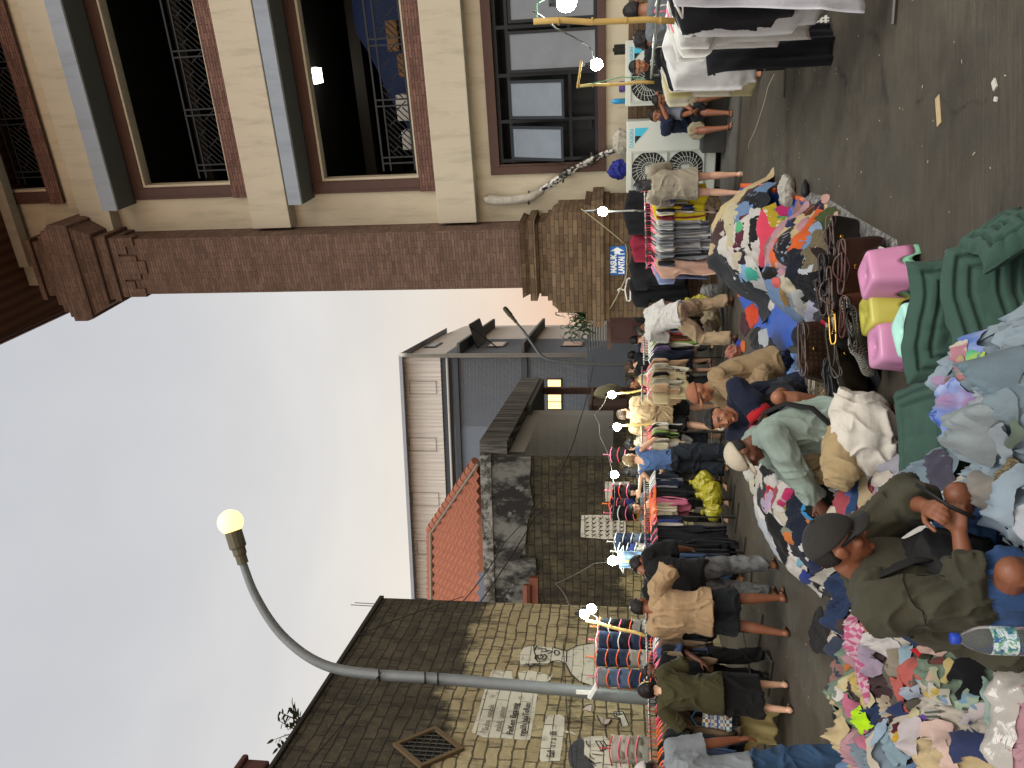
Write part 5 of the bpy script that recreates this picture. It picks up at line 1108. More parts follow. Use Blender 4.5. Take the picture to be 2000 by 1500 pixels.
mint = person('man in mint sweatshirt and cream cap sitting sideways sorting clothes', V((g.x + .06, 5.3, 0)), rz=98, h=1.68, pel=(0, .03, .27), lean=13, hair='cap', cap='#c7bca6', sk=DARK, b=1.14, near=True, shirt=S_('#7f8d83', sleeve=.97, loose=.032, hem=-.18, collar=0, n='sweatshirt', wr=.026), bottom=('trousers', '#a08b66', .035), head=(4, 34, 0), hl=(-.06, .58, .40), hr=(.1, .58, .36), el=(-1, -.3, -.5), er=(1, -.3, -.3), fl=(-.02, .30, 0), fr=(.10, .42, 0), kl=(-.9, .9, .5), kr=(.8, 1, .5), shoe='sandal', seed=22, belly=.02, curl=(.9, .9))
g = P(1800, 1165, 2.95)
fore = person('man in olive jacket and dark cap sitting close by, looking down at his hands', V((g.x, 3.0, 0)), rz=-112, h=1.58, pel=(0, -.05, .37), lean=17, hair='cap', cap='#2a2926', sk=BROWN, b=1.06, near=True, shirt=S_('#0f0f10', sleeve=.3, loose=.004, wr=.0), jacket=S_('#3c3a2d', sleeve=.86, loose=.030, hem=-.24, wr=.026, ws=7.5, collar=1), bottom=('shorts', '#2c4366', .03, .86), head=(12, 44, 0), hl=(-.06, .33, .61), hr=(.06, .30, .54), el=(-.9, .3, -.8), er=(.9, -.6, -.6), fl=(-.2, .30, 0), fr=(.30, .30, 0), kl=(-.1, .8, 1), kr=(.35, .8, .9), shoe='sandal', seed=23, curl=(1.1, 1.1), palm=((.7, -.1, -.5), (-.7, -.1, -.5)), belly=.03)
stand('woman in grey cardigan with long black hair and bare legs, seen from behind', foot=(1450, 356), headpx=(1232, 354), rz=-12, hair='long', sk=PALE, b=1.08, shirt=S_('#8d8573', sleeve=.95, loose=.045, hem=-.42, n='cardigan'), bottom=('shorts', '#2a2a2a', .01, .5), hl=(-.14, .34, 1.0), hr=(.16, .34, 1.0), head=(6, 18, 0), fl=(-.14, -.04, 0), fr=(.11, .06, 0), shoe='sandal', scol='#b5a58c', seed=24)
seat = P(1400, 232, 11.95)
bx = MB(); bx.box((seat.x, 12.02, .22), (.9, .4, .35), -.44); tag(bx.build('bench', mat('dark_bench', '#3b3a37', .7, .3, 5), bevel=.015), 'low dark bench in front of the tall air conditioner', 'bench')
person('man in navy shirt and khaki shorts sitting by the air conditioner, hand to forehead', V((seat.x, 11.9, .04)), rz=176, h=1.68, pel=(0, -.1, .46), lean=22, hair='short', sk=BROWN, shirt=S_('#1b2338', sleeve=.58, loose=.028, hem=-.12), bottom=('shorts', '#9a8f76', .04, 1.0), head=(4, 12, -14), hr=(-.34 + .16, .36, 1.02), er=(1, .3, -.6), hl=(-.02, .42, .56), el=(-1, 0, -.4), fr=(.26, .42, 0), fl=(-.20, .46, 0), kl=(-.3, 1, .5), kr=(.5, 1, .5), seed=25)
sp = P(1400, 180, 11.6); person('man in grey shirt sitting half hidden behind the cream shirts, hand on knee', V((sp.x, 11.75, .04)), rz=155, h=1.66, pel=(0, -.1, .46), lean=26, hair='short', sk=BROWN, shirt=S_('#5c6068', sleeve=.58, loose=.03), bottom=('shorts', '#1c1d20', .04, 1.1), head=(0, 30, 0), hr=(.16, .48, .55), hl=(-.16, .46, .52), fr=(.2, .44, 0), fl=(-.2, .44, 0), kl=(-.3, 1, .5), kr=(.3, 1, .5), seed=26)
bx = MB(); bx.box((sp.x, 11.9, .22), (.5, .4, .35), -.44); tag(bx.build('bench', mat('dark_bench', '#3b3a37', .7, .3, 5), bevel=.015), 'low dark bench under the man in grey shirt', 'bench')
stand('man in black shirt facing out behind the rail of cream shirts', headpx=(1219, 133), Y=9.4, rz=158, hair='short', sk=MID, shirt=S_('#18191c', sleeve=.6, loose=.03), bottom=('trousers', '#1b1b1b'), head=(6, 26, 0), shoe=None, seed=27)
jk = stand('curly haired man in black jacket browsing the near right rail, seen from behind', headpx=(1229, 82), Y=7.45, rz=-30, hair='curly', sk=MID, b=1.05, shirt=S_('#111214', sleeve=.97, loose=.032), bottom=('trousers', '#17181a', .035), head=(-8, 26, 0), hr=(.24, .36, 1.1), hl=(-.2, .4, 1.12), shoe='shoe', scol='#24262a', seed=28)
hd = stand('man in grey hooded top and black shorts at the upper right corner', headpx=(1207, 22), Y=7.0, rz=-10, hair='short', sk=MID, b=1.1, shirt=S_('#5d6265', sleeve=.97, loose=.035, hood=1), bottom=('shorts', '#1c1c1f', .03, 1.0), head=(-12, 14, 0), hr=(.24, .36, 1.1), hl=(-.2, .36, 1.1), shoe='sandal', seed=29, fl=(-.22, .1, 0))
flush()
# things people carry or wear loose
def strap(info, pts, name, m_, w=.016, label=None, cat=None, parent=None):
    q = MB(); q.tube([info['W'](p) for p in pts], w, 6, True, .35); return q
# ------------------------------------------------------------------ clothes on hangers
r6 = random.Random(61)
def hung_mesh(kind, seed, w=.46, L=.66, th=.045, n=(22, 26)):
    nu, nz = n; rr = random.Random(seed); a1, a2 = rr.uniform(0, 6), rr.uniform(0, 6)
    def hw(z):          # half width at drop z (0 = neck)
        if kind == 'trousers': return .5 * w * (.52 if z < .04 else .50 - .08 * z / L)
        if kind == 'folded': return .5 * w * .5
        if kind == 'skirt': return .5 * w * (.55 + .45 * min(1, z / L))
        sh = .5 * w * min(1, .22 + .78 * min(1, z / .085)); sl = 0
        if kind in ('tshirt', 'jacket') and z > .05:
            end = .30 if kind == 'tshirt' else L * .85
            sl = .085 * min(1, (z - .05) / .06) * (1 if z < end else max(0, 1 - (z - end) / .03))
            if kind == 'jacket': sl = sl * .6
        return (sh if z < .1 else .5 * w * (.93 + .05 * z / L)) + sl
    vs = []
    for side in (1, -1):
        for j in range(nz + 1):
            z = L * j / nz; h_ = hw(z)
            for i in range(nu + 1):
                u = -1 + 2 * i / nu; x = u * h_
                fold = ((math.sin(u * 7 + a1 + z * 2) * .4 + math.sin(u * 15 + a2 - z * 3) * .25) * th * .5 + (float(ridge(x * 10 + seed + z * .8, z * 1.3 + x * 1.5, seed)) ** 2 - .4) * .062 + (float(ridge(x * 21 - z * 4, z * 5 + seed, seed + 4)) - .5) * .012) * min(1, z / .2)
                y = side * th * .5 * (1 - abs(u) ** 4) * (1.0 if z < L * .97 else .8) * min(1, .35 + z / .1) + fold + .02 * math.sin(z * 5 + a1) * z
                zz = -z - .055 - (.02 * abs(u) if z < .02 else 0) + (.020 * math.sin(u * 5 + a2) + .045 * (float(vn(u * 2.2 + seed, seed * .7, seed)) - .5)) * (z / L) ** 2
                vs.append((x, y, zz))
    k = (nu + 1) * (nz + 1); fs = []
    for j in range(nz):
        for i in range(nu):
            a = j * (nu + 1) + i; fs.append((a, a + 1, a + nu + 2, a + nu + 1)); fs.append((k + a + nu + 1, k + a + nu + 2, k + a + 1, k + a))
    for j in range(nz):
        for i in (0, nu): a = j * (nu + 1) + i; fs.append((a, a + nu + 1, k + a + nu + 1, k + a))
    for i in range(nu): fs.append((i, i + 1, k + i + 1, k + i)); a = nz * (nu + 1) + i; fs.append((a, a + 1, k + a + 1, k + a))
    mb = MB(); mb.add(vs, fs); return mb
def hanger_mb(w=.40):
    mb = MB(); mb.tube([(.0, 0, -.055), (0, 0, -.01), (.012, 0, .018), (.0, 0, .038), (-.016, 0, .032), (-.02, 0, .012)], .0045, 5)
    mb.tube([(-w / 2, 0, -.13), (-w / 4, 0, -.078), (0, 0, -.05), (w / 4, 0, -.078), (w / 2, 0, -.13)], .009, 6); mb.tube([(-w / 2, 0, -.13), (w / 2, 0, -.13)], .006, 5); return mb
PROTO = {}
def proto(kind, k, w, L, th):
    key = (kind, k, w, L, th)
    if key not in PROTO:
        o = hung_mesh(kind, hash((k, kind == 'tshirt', L)) % 999, w, L, th).build('proto', M_black, smooth=True); me = o.data; bpy.data.objects.remove(o); PROTO[key] = me
    return PROTO[key]
def hg(w):
    if ('h', w) not in PROTO: o = hanger_mb(w).build('proto', M_black, smooth=True); PROTO[('h', w)] = o.data; bpy.data.objects.remove(o)
    return PROTO[('h', w)]
def plastic(c): return mat('hanger_plastic', c, .35, .06, 4, 0)
HC = {'pink': plastic('#d9667f'), 'orange': plastic('#e0652c'), 'black': plastic('#1c1b1b'), 'white': plastic('#cfcfc8'), 'red': plastic('#c13a3c')}
NAMES = {'tshirt': 't-shirt', 'trousers': 'trousers', 'folded': 'folded trousers', 'skirt': 'skirt', 'jacket': 'jacket'}
def hang(kind, p, rz, col, label, group, hc='pink', w=.46, L=.66, th=.045, k=0, pat=None, tilt=0, name=None):
    me = proto(kind, k % 4, w, L, th); nm = name or {'tshirt': 'tshirt', 'trousers': 'trousers', 'folded': 'folded_trousers', 'skirt': 'skirt', 'jacket': 'jacket'}[kind]
    o = bpy.data.objects.new(nm, me); COL.objects.link(o); o.location = p; o.rotation_euler = (0, tilt, rz)
    o.material_slots[0].link = 'OBJECT'; o.material_slots[0].material = cloth(col, *(pat or ())) if isinstance(col, str) else col
    tag(o, label, 'garment', group)
    if hc:
        h_ = bpy.data.objects.new('hanger', hg(.40 if w > .4 else .30)); COL.objects.link(h_); h_.parent = o; h_.material_slots[0].link = 'OBJECT'; h_.material_slots[0].material = HC[hc]
    return o
def rail(label, A, B, posts=(0, 1), z=None, feet=True, lean=0, group='clothes rails'):
    A, B = V(A), V(B); e = empty('clothes_rail', (A.x, A.y, 0), 0, label, 'clothes rail', group); d = (B - A); d2 = V((d.x, d.y, 0)).normalized(); n = V((d2.y, -d2.x, 0))
    m = MB(); m.tube([A - d.normalized() * .06, B + d.normalized() * .06], .014, 8); part(m, 'bar', M_steel, e, smooth=True)
    for t in posts:
        q = A + d * t; m = MB(); m.tube([q, (q.x, q.y, .02)], .013, 8); part(m, 'post', M_steeld, e, smooth=True)
        if feet: m = MB(); m.tube([V((q.x, q.y, .02)) - n * .28, V((q.x, q.y, .02)) + n * .28], .013, 6); part(m, 'foot', M_steeld, e)
    a = A + d * min(posts); b = A + d * max(posts); m = MB(); m.tube([V((a.x, a.y, .22)), V((b.x, b.y, .22))], .011, 6); part(m, 'brace', M_steeld, e)
    return e
ORD = lambda n: f"{n}{'th' if 10 <= n % 100 <= 20 else {1: 'st', 2: 'nd', 3: 'rd'}.get(n % 10, 'th')}"
CN = {'#141414': 'black', '#17181c': 'black', '#1d2433': 'navy', '#20252f': 'navy', '#b5a98c': 'cream', '#c9c2ad': 'cream', '#cfcabd': 'white', '#d5d3ce': 'white', '#9b9a96': 'grey', '#7d7e80': 'grey', '#6c6e70': 'grey', '#4c3a2d': 'brown', '#6b5a45': 'brown', '#a98a6a': 'beige', '#8f2b33': 'red', '#8b3440': 'maroon', '#4c6484': 'denim', '#33475f': 'denim', '#c9b62a': 'yellow', '#7681a0': 'lavender', '#c26a83': 'pink', '#3f6b52': 'green', '#2f3d74': 'blue', '#5a4a68': 'purple', '#7c9a4e': 'lime', '#b08e79': 'tan'}
def fill(place, A, B, seq, group, t0=0.0, t1=1.0, jit=.12, off=.035, near='left'):
    """seq: (count, kind, colours, hanger colours, length, width)"""
    A, B = V(A), V(B); d = B - A; ang = math.atan2(d.y, d.x) - PI / 2; tot = sum(s[0] for s in seq); i = 0
    for cnt, kind, cols, hcs, L, w in seq:
        for c in range(cnt):
            t = t0 + (t1 - t0) * (i + .5) / tot; q = A + d * t + V((0, 0, -.022)); col = cols[c % len(cols)] if len(cols) == cnt else r6.choice(cols); h_ = r6.choice(hcs); LL = round(L * r6.choice((.9, 1, 1, 1.12)), 3)
            i += 1
            nm = CN.get(col, 'dark'); hang(kind, q, ang + r6.uniform(-jit, jit), col, f"{nm} {NAMES[kind]} on {h_} hanger, {ORD(i)} from the {near} of {place}", group, h_, w, LL, .05, r6.randrange(4), None, r6.uniform(-.03, .03))
# --- long rail on the left, in two runs
A6 = P(1259, 938, 11.8); B6 = P(1262, 1118, 10.2); C6 = P(1264, 1318, 8.75)
rail('long rail of black and denim clothes with orange hangers, before the yellow block wall', A6, B6, (.22, .42, .78))
NV, BK, CR, WH, GR = ['#1d2433', '#20252f'], ['#141414', '#17181c'], ['#b5a98c', '#c9c2ad'], ['#cfcabd', '#d5d3ce'], ['#9b9a96', '#7d7e80', '#6c6e70']
fill('the black and denim rail', A6, B6, [(6, 'folded', CR + NV + GR, ['white', 'white'], .42, .5), (7, 'folded', BK + ['#c26a83'], ['orange', 'orange', 'pink'], .55, .55), (5, 'folded', CR, ['orange'], .35, .5), (4, 'folded', NV + ['#2f3d74', '#cfcabd'], ['orange', 'pink'], .45, .5), (11, 'trousers', BK, ['pink', 'orange', 'black'], 1.0, .5), (5, 'trousers', ['#4c6484', '#33475f', '#9b9a96'], ['pink', 'black'], .9, .5)], 'garments on the black and denim rail', near='right')
rail('rail of bright and white clothes behind the man in tan t-shirt', B6 + (C6 - B6) * .06, C6, (.05, .55, .98))
fill('the bright clothes rail', B6 + (C6 - B6) * .08, C6, [(5, 'folded', WH + ['#9b9a96'], ['black', 'pink'], .5, .5), (8, 'tshirt', BK + WH + GR, ['black', 'pink'], .55, .5), (7, 'tshirt', ['#c26a83', '#3f6b52', '#cfcabd', '#7c9a4e', '#2f3d74', '#8f2b33'], ['pink', 'black'], .42, .45), (9, 'tshirt', ['#6b5a45', '#4c3a2d', '#b08e79', '#141414'], ['pink', 'black', 'white'], .6, .48)], 'garments on the bright clothes rail', near='right')
A7 = P(1266, 1345, 8.5); B7 = P(1274, 1560, 7.5)
rail('rail of brown and black shirts at the left edge, behind the patterned bag', A7, B7, (.18, .95))
fill('the brown shirts rail', A7, B7, [(4, 'tshirt', ['#4c3a2d', '#141414'], ['pink', 'black'], .6, .48), (8, 'tshirt', ['#6b5a45', '#4c3a2d', '#4c3a2d', '#141414'], ['orange', 'black', 'pink', 'red'], .72, .52), (12, 'tshirt', BK + ['#33475f', '#1d2433'], ['pink', 'red', 'black', 'orange'], .74, .52)], 'garments on the brown shirts rail', .05, 1, near='right')
fs_ = MB()
hang('tshirt', P(1412, 1416, 8.05) + V((0, 0, .04)), .15, '#a79a68', 'pale yellow cloth hanging below the patterned bag on the left rail', None, None, .34, .52, .04, 2)
# --- rails further down the lane
A3 = P(1258, 640, 12.9); B3 = P(1258, 706, 12.5)
rail('far rail of dark mixed clothes on white hangers behind the stooping man', A3, B3, (.08, .9))
fill('the far mixed rail', A3, B3, [(13, 'tshirt', ['#141414', '#4c3a2d', '#cfcabd', '#1d2433', '#7d7e80', '#8f2b33', '#9b9a96', '#8f2b33', '#7c9a4e', '#c9c2ad', '#141414', '#5a4a68', '#1d2433'], ['white'], .68, .48)], 'garments on the far mixed rail', near='right')
A4 = P(1254, 722, 12.3); B4 = P(1254, 776, 12.0)
rail('short rail of cream garments on pink hangers beside the man in beige t-shirt', A4, B4, (.1, .9))
fill('the short cream rail', A4, B4, [(8, 'tshirt', CR + ['#a98a6a', '#141414'], ['pink', 'white', 'pink'], .55, .46)], 'garments on the short cream rail', near='right')
hang('tshirt', P(1258, 752, 11.95), .3, '#b3a57e', 'cream button shirt facing out on a pink hanger beside the beige man', None, 'pink', .46, .6, .05, 1)
A5 = P(1254, 838, 12.3); B5 = P(1255, 886, 12.1)
rail('short rail of cream and black garments between the beige man and tank top woman', A5, B5, (.1, .9))
fill('the middle cream rail', A5, B5, [(9, 'tshirt', ['#b5a98c', '#c9c2ad', '#141414', '#cfcabd', '#7c9a4e'], ['pink', 'orange', 'red'], .5, .46)], 'garments on the middle cream rail', near='right')
# --- rail by the brick pedestal
A2 = P(1259, 352, 11.0); B2 = P(1263, 515, 11.6)
rail('rail of grey and lavender clothes by the brick pedestal and blue sign', A2, B2, (.38, .86))
fill('the pedestal rail', A2, B2, [(9, 'tshirt', ['#c26a83', '#9b9a96', '#1d2433', '#cfcabd', '#8b3440', '#2f3d74', '#3f6b52', '#cfcabd', '#141414'], ['pink', 'white', 'black'], .5, .46), (3, 'tshirt', ['#2f3d74', '#141414', '#cfcabd'], ['pink'], .6, .46), (18, 'tshirt', ['#b5a98c', '#8f2b33'] + GR + GR + ['#9b9a96', '#cfcabd', '#7d7e80', '#7d7e80', '#6c6e70', '#9b9a96', '#cfcabd', '#7d7e80', '#6c6e70', '#141414'], ['pink', 'red', 'black', 'pink'], .78, .48), (5, 'tshirt', ['#6c6e70', '#141414', '#7d7e80', '#7681a0', '#7681a0'], ['pink', 'black'], .74, .48)], 'garments on the pedestal rail', near='right')
yt = hang('tshirt', P(1264, 398, 11.0), -.35, '#cdb71f', 'bright yellow t-shirt with faded red print facing out on the pedestal rail', None, 'pink', .52, .76, .05, 0)
m = MB(); rr = random.Random(3)
for k in range(40): m.box((rr.gauss(0, .065), -.031, -.36 + rr.gauss(0, .065)), (rr.uniform(.008, .03), .004, rr.uniform(.004, .012)))
m.build('print', mat('faded_red_print', '#b5722a', .9), yt)
hang('tshirt', P(1270, 515, 11.35), .5, '#b08e79', 'tan long top facing out at the left end of the pedestal rail', None, 'pink', .42, .92, .05, 1); hang('tshirt', P(1266, 522, 11.5), .45, '#7681a0', 'lavender shirt hanging behind the tan top on the pedestal rail', None, 'pink', .5, .78, .05, 2)
rope = [F.pt(1135, 408, 1.25), F.pt(1222, 478, 1.12), F.pt(1224, 510, 1.1), F.pt(1221, 545, 1.1), F.pt(1186, 611, 1.05)]
wire(rope, .008, 'thin pale rope strung across the brick pedestal for hanging shirts', mat('pale_rope', '#a89c7c', .8), .015, 'rope', 'rope')
fa = math.atan2(F.u.y, F.u.x)
for x, y, col, lb, w, L, kd in ((1214, 416, '#15161a', 'black jacket hanging on the rope under the bright bulb by the pedestal', .62, .62, 'jacket'), (1226, 474, '#7d2336', 'maroon hooded top on the rope below the blue sign', .55, .5, 'jacket'), (1226, 520, '#191a1c', 'big black collared shirt on the rope, nearer the blue sign', .66, .9, 'tshirt'), (1226, 556, '#0f1012', 'big black shirt at the end of the rope beside the empty white hanger', .62, .95, 'tshirt')):
    hang(kd, F.pt(x, y, 1.22) + V((0, 0, .03)), fa + .25, col, lb, None, 'black', w, L, .09, int(y), name='shirt')
eh = empty('coat_hanger', F.pt(1214, 566, 1.06), 0, 'empty white plastic hanger dangling on the rope beside the black shirts', 'hanger')
m = MB(); c = F.pt(1222, 566, 1.07); Hx = lambda a, b: c + F.u * a + V((0, 0, b))
m.tube([Hx(0, 0), Hx(0, .05), Hx(.03, .09), Hx(0, .13), Hx(-.035, .11)], .012, 8); part(m, 'hook', HC['white'], eh, smooth=True)
m = MB(); m.tube([Hx(-.2, -.05), Hx(-.18, -.02), Hx(0, .01), Hx(.18, -.02), Hx(.2, -.05), Hx(.18, -.08), Hx(-.18, -.08), Hx(-.2, -.05)], .013, 8); part(m, 'frame', HC['white'], eh, smooth=True)
# --- the near rail on the right
A1 = P(1272, 150, 8.1); B1 = P(1290, -40, 4.7)
rail('near rail of white, cream and black clothes at the upper right', A1, B1, (.02, .93))
d1 = (B1 - A1); a1 = math.atan2(d1.y, d1.x) - PI / 2
def on1(t, dz=-.022): return A1 + d1 * t + V((0, 0, dz))
seq1 = [(.03, 'tshirt', '#c8bf92', 'cream yellow shirt at the far end of the near right rail', 'black', .60, .95), (.07, 'tshirt', '#d2cdb4', 'pale cream shirt with drooping sleeve on the near right rail', 'black', .62, .72), (.12, 'tshirt', '#bfb276', 'straw coloured blouse between the cream shirts and the jackets', 'white', .5, .8), (.17, 'jacket', '#d8d4c6', 'ivory jacket behind the striped sports trousers', 'white', .52, .8),
        (.23, 'tshirt', '#17181b', 'black top on black hanger, next to the ivory jacket', 'black', .5, .7), (.29, 'tshirt', '#202226', 'charcoal top before the curly haired man on the near rail', 'black', .5, .72), (.66, 'tshirt', '#d6d3cd', 'white blouse in the middle of the near right rail', 'white', .5, .85), (.72, 'tshirt', '#cfcbc4', 'off white shirt with long tail on the near right rail', 'pink', .52, 1.0), (.77, 'tshirt', '#dad8d3', 'white linen shirt near the bamboo pole', 'white', .46, .85), (.82, 'jacket', '#c9c8c6', 'pale grey jacket near the upper right corner', 'black', .46, .95), (.86, 'jacket', '#1a1a1d', 'black jacket with white piping near the upper right corner', 'black', .46, .80), (.91, 'skirt', '#d4d4da', 'long white dress reaching low at the upper right corner', 'white', .46, 1.18)]
for i, (t, kd, c, lb, hc_, w, L) in enumerate(seq1): hang(kd, on1(t) + V((.05, 0, 0)), a1 + r6.uniform(-.45, .35), c, lb, 'garments on the near right rail', hc_, w, L, .07, i)
# striped track suit pieces facing the lane
ts = hang('jacket', on1(.43), a1 + .1, '#d9d8d6', 'white sports jacket with black stripes on the near right rail', 'garments on the near right rail', 'white', .66, .80, .10, 1)
tr = hang('trousers', on1(.50) + V((-.10, 0, -.33)), a1 + .12, '#121317', 'black sports trousers with white side stripes on the near right rail', 'garments on the near right rail', 'black', .78, 1.0, .10, 3)
m = MB()
for k in range(3): m.box((-.215 + .0 + .022 * k, -.055, -.60), (.010, .012, .85))
for k in range(3): m.box((-.15, -.056, -.93 - .035 * k), (.17, .016, .016))
m.build('stripe', M_white, tr)
m = MB()
for k in range(3): m.box((-.30 + .02 * k, -.045, -.24 - .005 * k), (.010, .03, .24), 0, Matrix.Rotation(.18, 3, 'Y'))
m.build('stripe', M_black, ts)
# --- tiers of folded jeans on chained hangers by the mural
def tier(px, py, Y, items, where, hcs=None, w=.24, step=.135, wz=0):
    for k, (col, nm, hh) in enumerate(items):
        p = P(px, py, Y) + V((0, 0, -step * k))
        key = ('tier', w)
        if key not in PROTO:
            b = MB(); n = 7; vs = []
            for s_ in (1, -1):
                for j in range(4):
                    for i in range(n + 1): u = -1 + 2 * i / n; vs.append((u * w / 2 * (1 - .04 * j), s_ * (.035 + .008 * math.sin(5 * u + j)) * (1 - abs(u) ** 6 * .7), -.035 - .05 * j - .006 * math.sin(4 * u)))
            kk = 4 * (n + 1); fs = []
            for j in range(3):
                for i in range(n): a = j * (n + 1) + i; fs += [(a, a + 1, a + n + 2, a + n + 1), (kk + a + n + 1, kk + a + n + 2, kk + a + 1, kk + a)]
                for i in (0, n): a = j * (n + 1) + i; fs.append((a, a + n + 1, kk + a + n + 1, kk + a))
            for i in range(n): fs.append((i, i + 1, kk + i + 1, kk + i)); a = 3 * (n + 1) + i; fs.append((a, a + 1, kk + a + 1, kk + a))
            b.add(vs, fs); o = b.build('proto', M_black, smooth=True); PROTO[key] = o.data; bpy.data.objects.remove(o)
            b = MB(); b.tube([(0, 0, -.03), (0, 0, .07), (.015, 0, .085), (-.012, 0, .095)], .007, 5); b.tube([(-w / 2 - .01, -.045, -.045), (-w / 4, -.05, -.02), (0, -.05, -.01), (w / 4, -.05, -.02), (w / 2 + .01, -.045, -.045)], .008, 5); o = b.build('proto', M_black, smooth=True); PROTO[('th', w)] = o.data; bpy.data.objects.remove(o)
        o = bpy.data.objects.new('folded_shorts', PROTO[key]); COL.objects.link(o); o.location = p; o.rotation_euler = (0, 0, wz + r6.uniform(-.12, .12)); o.material_slots[0].link = 'OBJECT'; o.material_slots[0].material = cloth(col, 'dye', shade(col, .6)) if 'denim' in nm else cloth(col)
        tag(o, f"{nm} folded shorts, {['top', 'second', 'third', 'fourth', 'fifth', 'sixth'][k]} tier of the {where}", 'garment', 'shorts on chained hangers')
        h_ = bpy.data.objects.new('hanger', PROTO[('th', w)]); COL.objects.link(h_); h_.parent = o; h_.material_slots[0].link = 'OBJECT'; h_.material_slots[0].material = HC[hh]
D1, D2, D3 = '#2c3b55', '#5b7390', '#1b1e26'
tier(1166, 1224, 10.0, [(D3, 'black', 'orange'), ('#141414', 'black', 'white'), ('#141414', 'black', 'pink'), ('#8d8c84', 'grey', 'orange'), ('#b7b4aa', 'white', 'black'), ('#b7b4aa', 'white', 'black')], 'hanger chain beside the two bright bulbs', None)
tier(1164, 1250, 9.9, [(D1, 'dark denim', 'pink'), (D1, 'dark denim', 'orange'), (D3, 'black', 'white'), (D1, 'dark denim', 'pink'), ('#23272f', 'charcoal', 'red'), (D2, 'pale denim', 'orange')], 'hanger chain left of the bamboo pole')
tier(1160, 1283, 9.8, [(D1, 'dark denim', 'orange'), (D1, 'dark denim', 'orange'), ('#35425a', 'blue denim', 'orange'), ('#8d8c84', 'grey', 'orange'), ('#a8a59c', 'pale', 'orange'), (D1, 'dark denim', 'orange')], 'hanger chain above the man in blue polo')
tier(1162, 1322, 9.7, [('#6f747a', 'grey', 'pink'), (D2, 'pale denim', 'orange'), (D2, 'pale denim', 'pink'), (D1, 'dark denim', 'orange'), (D1, 'dark denim', 'orange'), ('#17181c', 'black', 'orange')], 'hanger chain next to the street lamp post')
tier(1188, 1462, 8.9, [('#c1bcae', 'white', 'red'), ('#c1bcae', 'white', 'pink'), ('#8f9183', 'grey green', 'pink'), ('#8f9183', 'grey green', 'pink')], 'hanger chain over the painted hat man', None, .34, .10)
tier(1192, 958, 12.2, [('#141414', 'black', 'pink'), ('#2a2422', 'dark brown', 'red'), ('#141414', 'black', 'pink')], 'hanger chain above the woman resting her arm', None, .24, .12)
tier(1188, 984, 12.3, [('#141414', 'black', 'orange'), ('#3b2a2a', 'maroon', 'pink'), ('#2f3d74', 'blue', 'pink')], 'hanger chain between the two women', None, .24, .12)
tier(1190, 1002, 12.2, [('#141414', 'black', 'pink'), ('#141414', 'black', 'white'), ('#141414', 'black', 'pink'), ('#b08428', 'mustard', 'pink')], 'hanger chain left of the woman in grey', None, .24, .12)
tier(1190, 888, 12.9, [('#141414', 'black', 'pink'), ('#141414', 'black', 'red'), ('#141414', 'black', 'pink')], 'hanger chain right of the blond woman', None, .24, .12)
tier(1198, 1058, 11.4, [(D1, 'dark denim', 'white'), (D1, 'dark denim', 'white'), ('#6f7f92', 'washed denim', 'white'), (D1, 'blue denim', 'white')], 'hanger chain beside the white painted notice', None, .28, .12)
tier(1205, 1077, 11.3, [(D3, 'black', 'white'), ('#35427a', 'blue denim', 'white'), ('#a9a69c', 'cream', 'white'), (D2, 'pale denim', 'white')], 'hanger chain right of the warm bulb', None, .28, .12)
hang('trousers', P(1200, 1092, 11.2), 0, cloth('#5a7390', 'dye', '#7f97b0'), 'light blue jeans hanging full length beside the warm bulb', None, 'white', .5, .85, .08, 2)
wire([P(1166, 1205, 9.95), P(1163, 1250, 9.9), P(1165, 1345, 9.7)], .007, 'white line holding the hanger chains before the mural', mat('white_line', '#b9b7ae', .7), .02, 'rope', 'rope')
# painted notice on the yellow block wall, behind the rail
paint('painted_notice', [(1136, 1005), (1222, 1005), (1222, 1050), (1180, 1052), (1134, 1048)], PW, .004, R, th)
paint('painted_letter_panel', [(1181, 940), (1230, 940), (1220, 968), (1183, 980)], PW, .004, R, th)
rr = random.Random(9)
strokes('painted_script', [[(1142 + 13.5 * (k // 5), 1010 + 8 * (k % 5)), (1146 + 13.5 * (k // 5) + rr.uniform(-2, 2), 1013 + 8 * (k % 5) + rr.uniform(-2, 2)), (1150 + 13.5 * (k // 5), 1010 + 8 * (k % 5) + rr.uniform(-1, 3)), (1143 + 13.5 * (k // 5), 1015 + 8 * (k % 5))] for k in range(30)], .009, R, th)
# ------------------------------------------------------------------ bulbs on bamboo poles
LB = emit('led_bulb', '#f4fff2', 115.0)
def bulb(x, y, Y, label, r=.06, d=V((0, 0, -1))):
    e = empty('light_bulb', P(x, y, Y), 0, label, 'bulb', 'bulbs over the stalls'); c = P(x, y, Y); d = d.normalized()
    q = d.to_track_quat('Z', 'Y').to_matrix()
    m = MB(); m.sphere(c, r, 10, (1, 1, 1.1)); part(m, 'globe', LB, e, smooth=True)
    m = MB(); m.lathe([(.022, -.12), (.024, -.09), (.03, -.06), (r * .8, -.025)], c, 12, q); part(m, 'socket', M_black, e, smooth=True)
def pole(a, b, r, label, m_=M_bamboo):
    q = [a.lerp(b, t / 5) + V((.008 * math.sin(t * 2), 0, 0)) for t in range(6)]; mb = MB(); mb.tube(q, r, 8); o = mb.build('bamboo_pole', m_, smooth=True); tag(o, label, 'pole', 'poles carrying bulbs')
    k = MB()
    for t in (.18, .42, .66, .9): c = a.lerp(b, t); k.tube([c - (b - a).normalized() * .006, c + (b - a).normalized() * .006], r * 1.22, 8)
    k.build('node', m_, o)
bulb(1141, 1199, 9.9, 'upper of the two bright bulbs in front of the mural wall corner'); bulb(1155, 1189, 9.9, 'lower of the two bright bulbs in front of the mural wall corner')
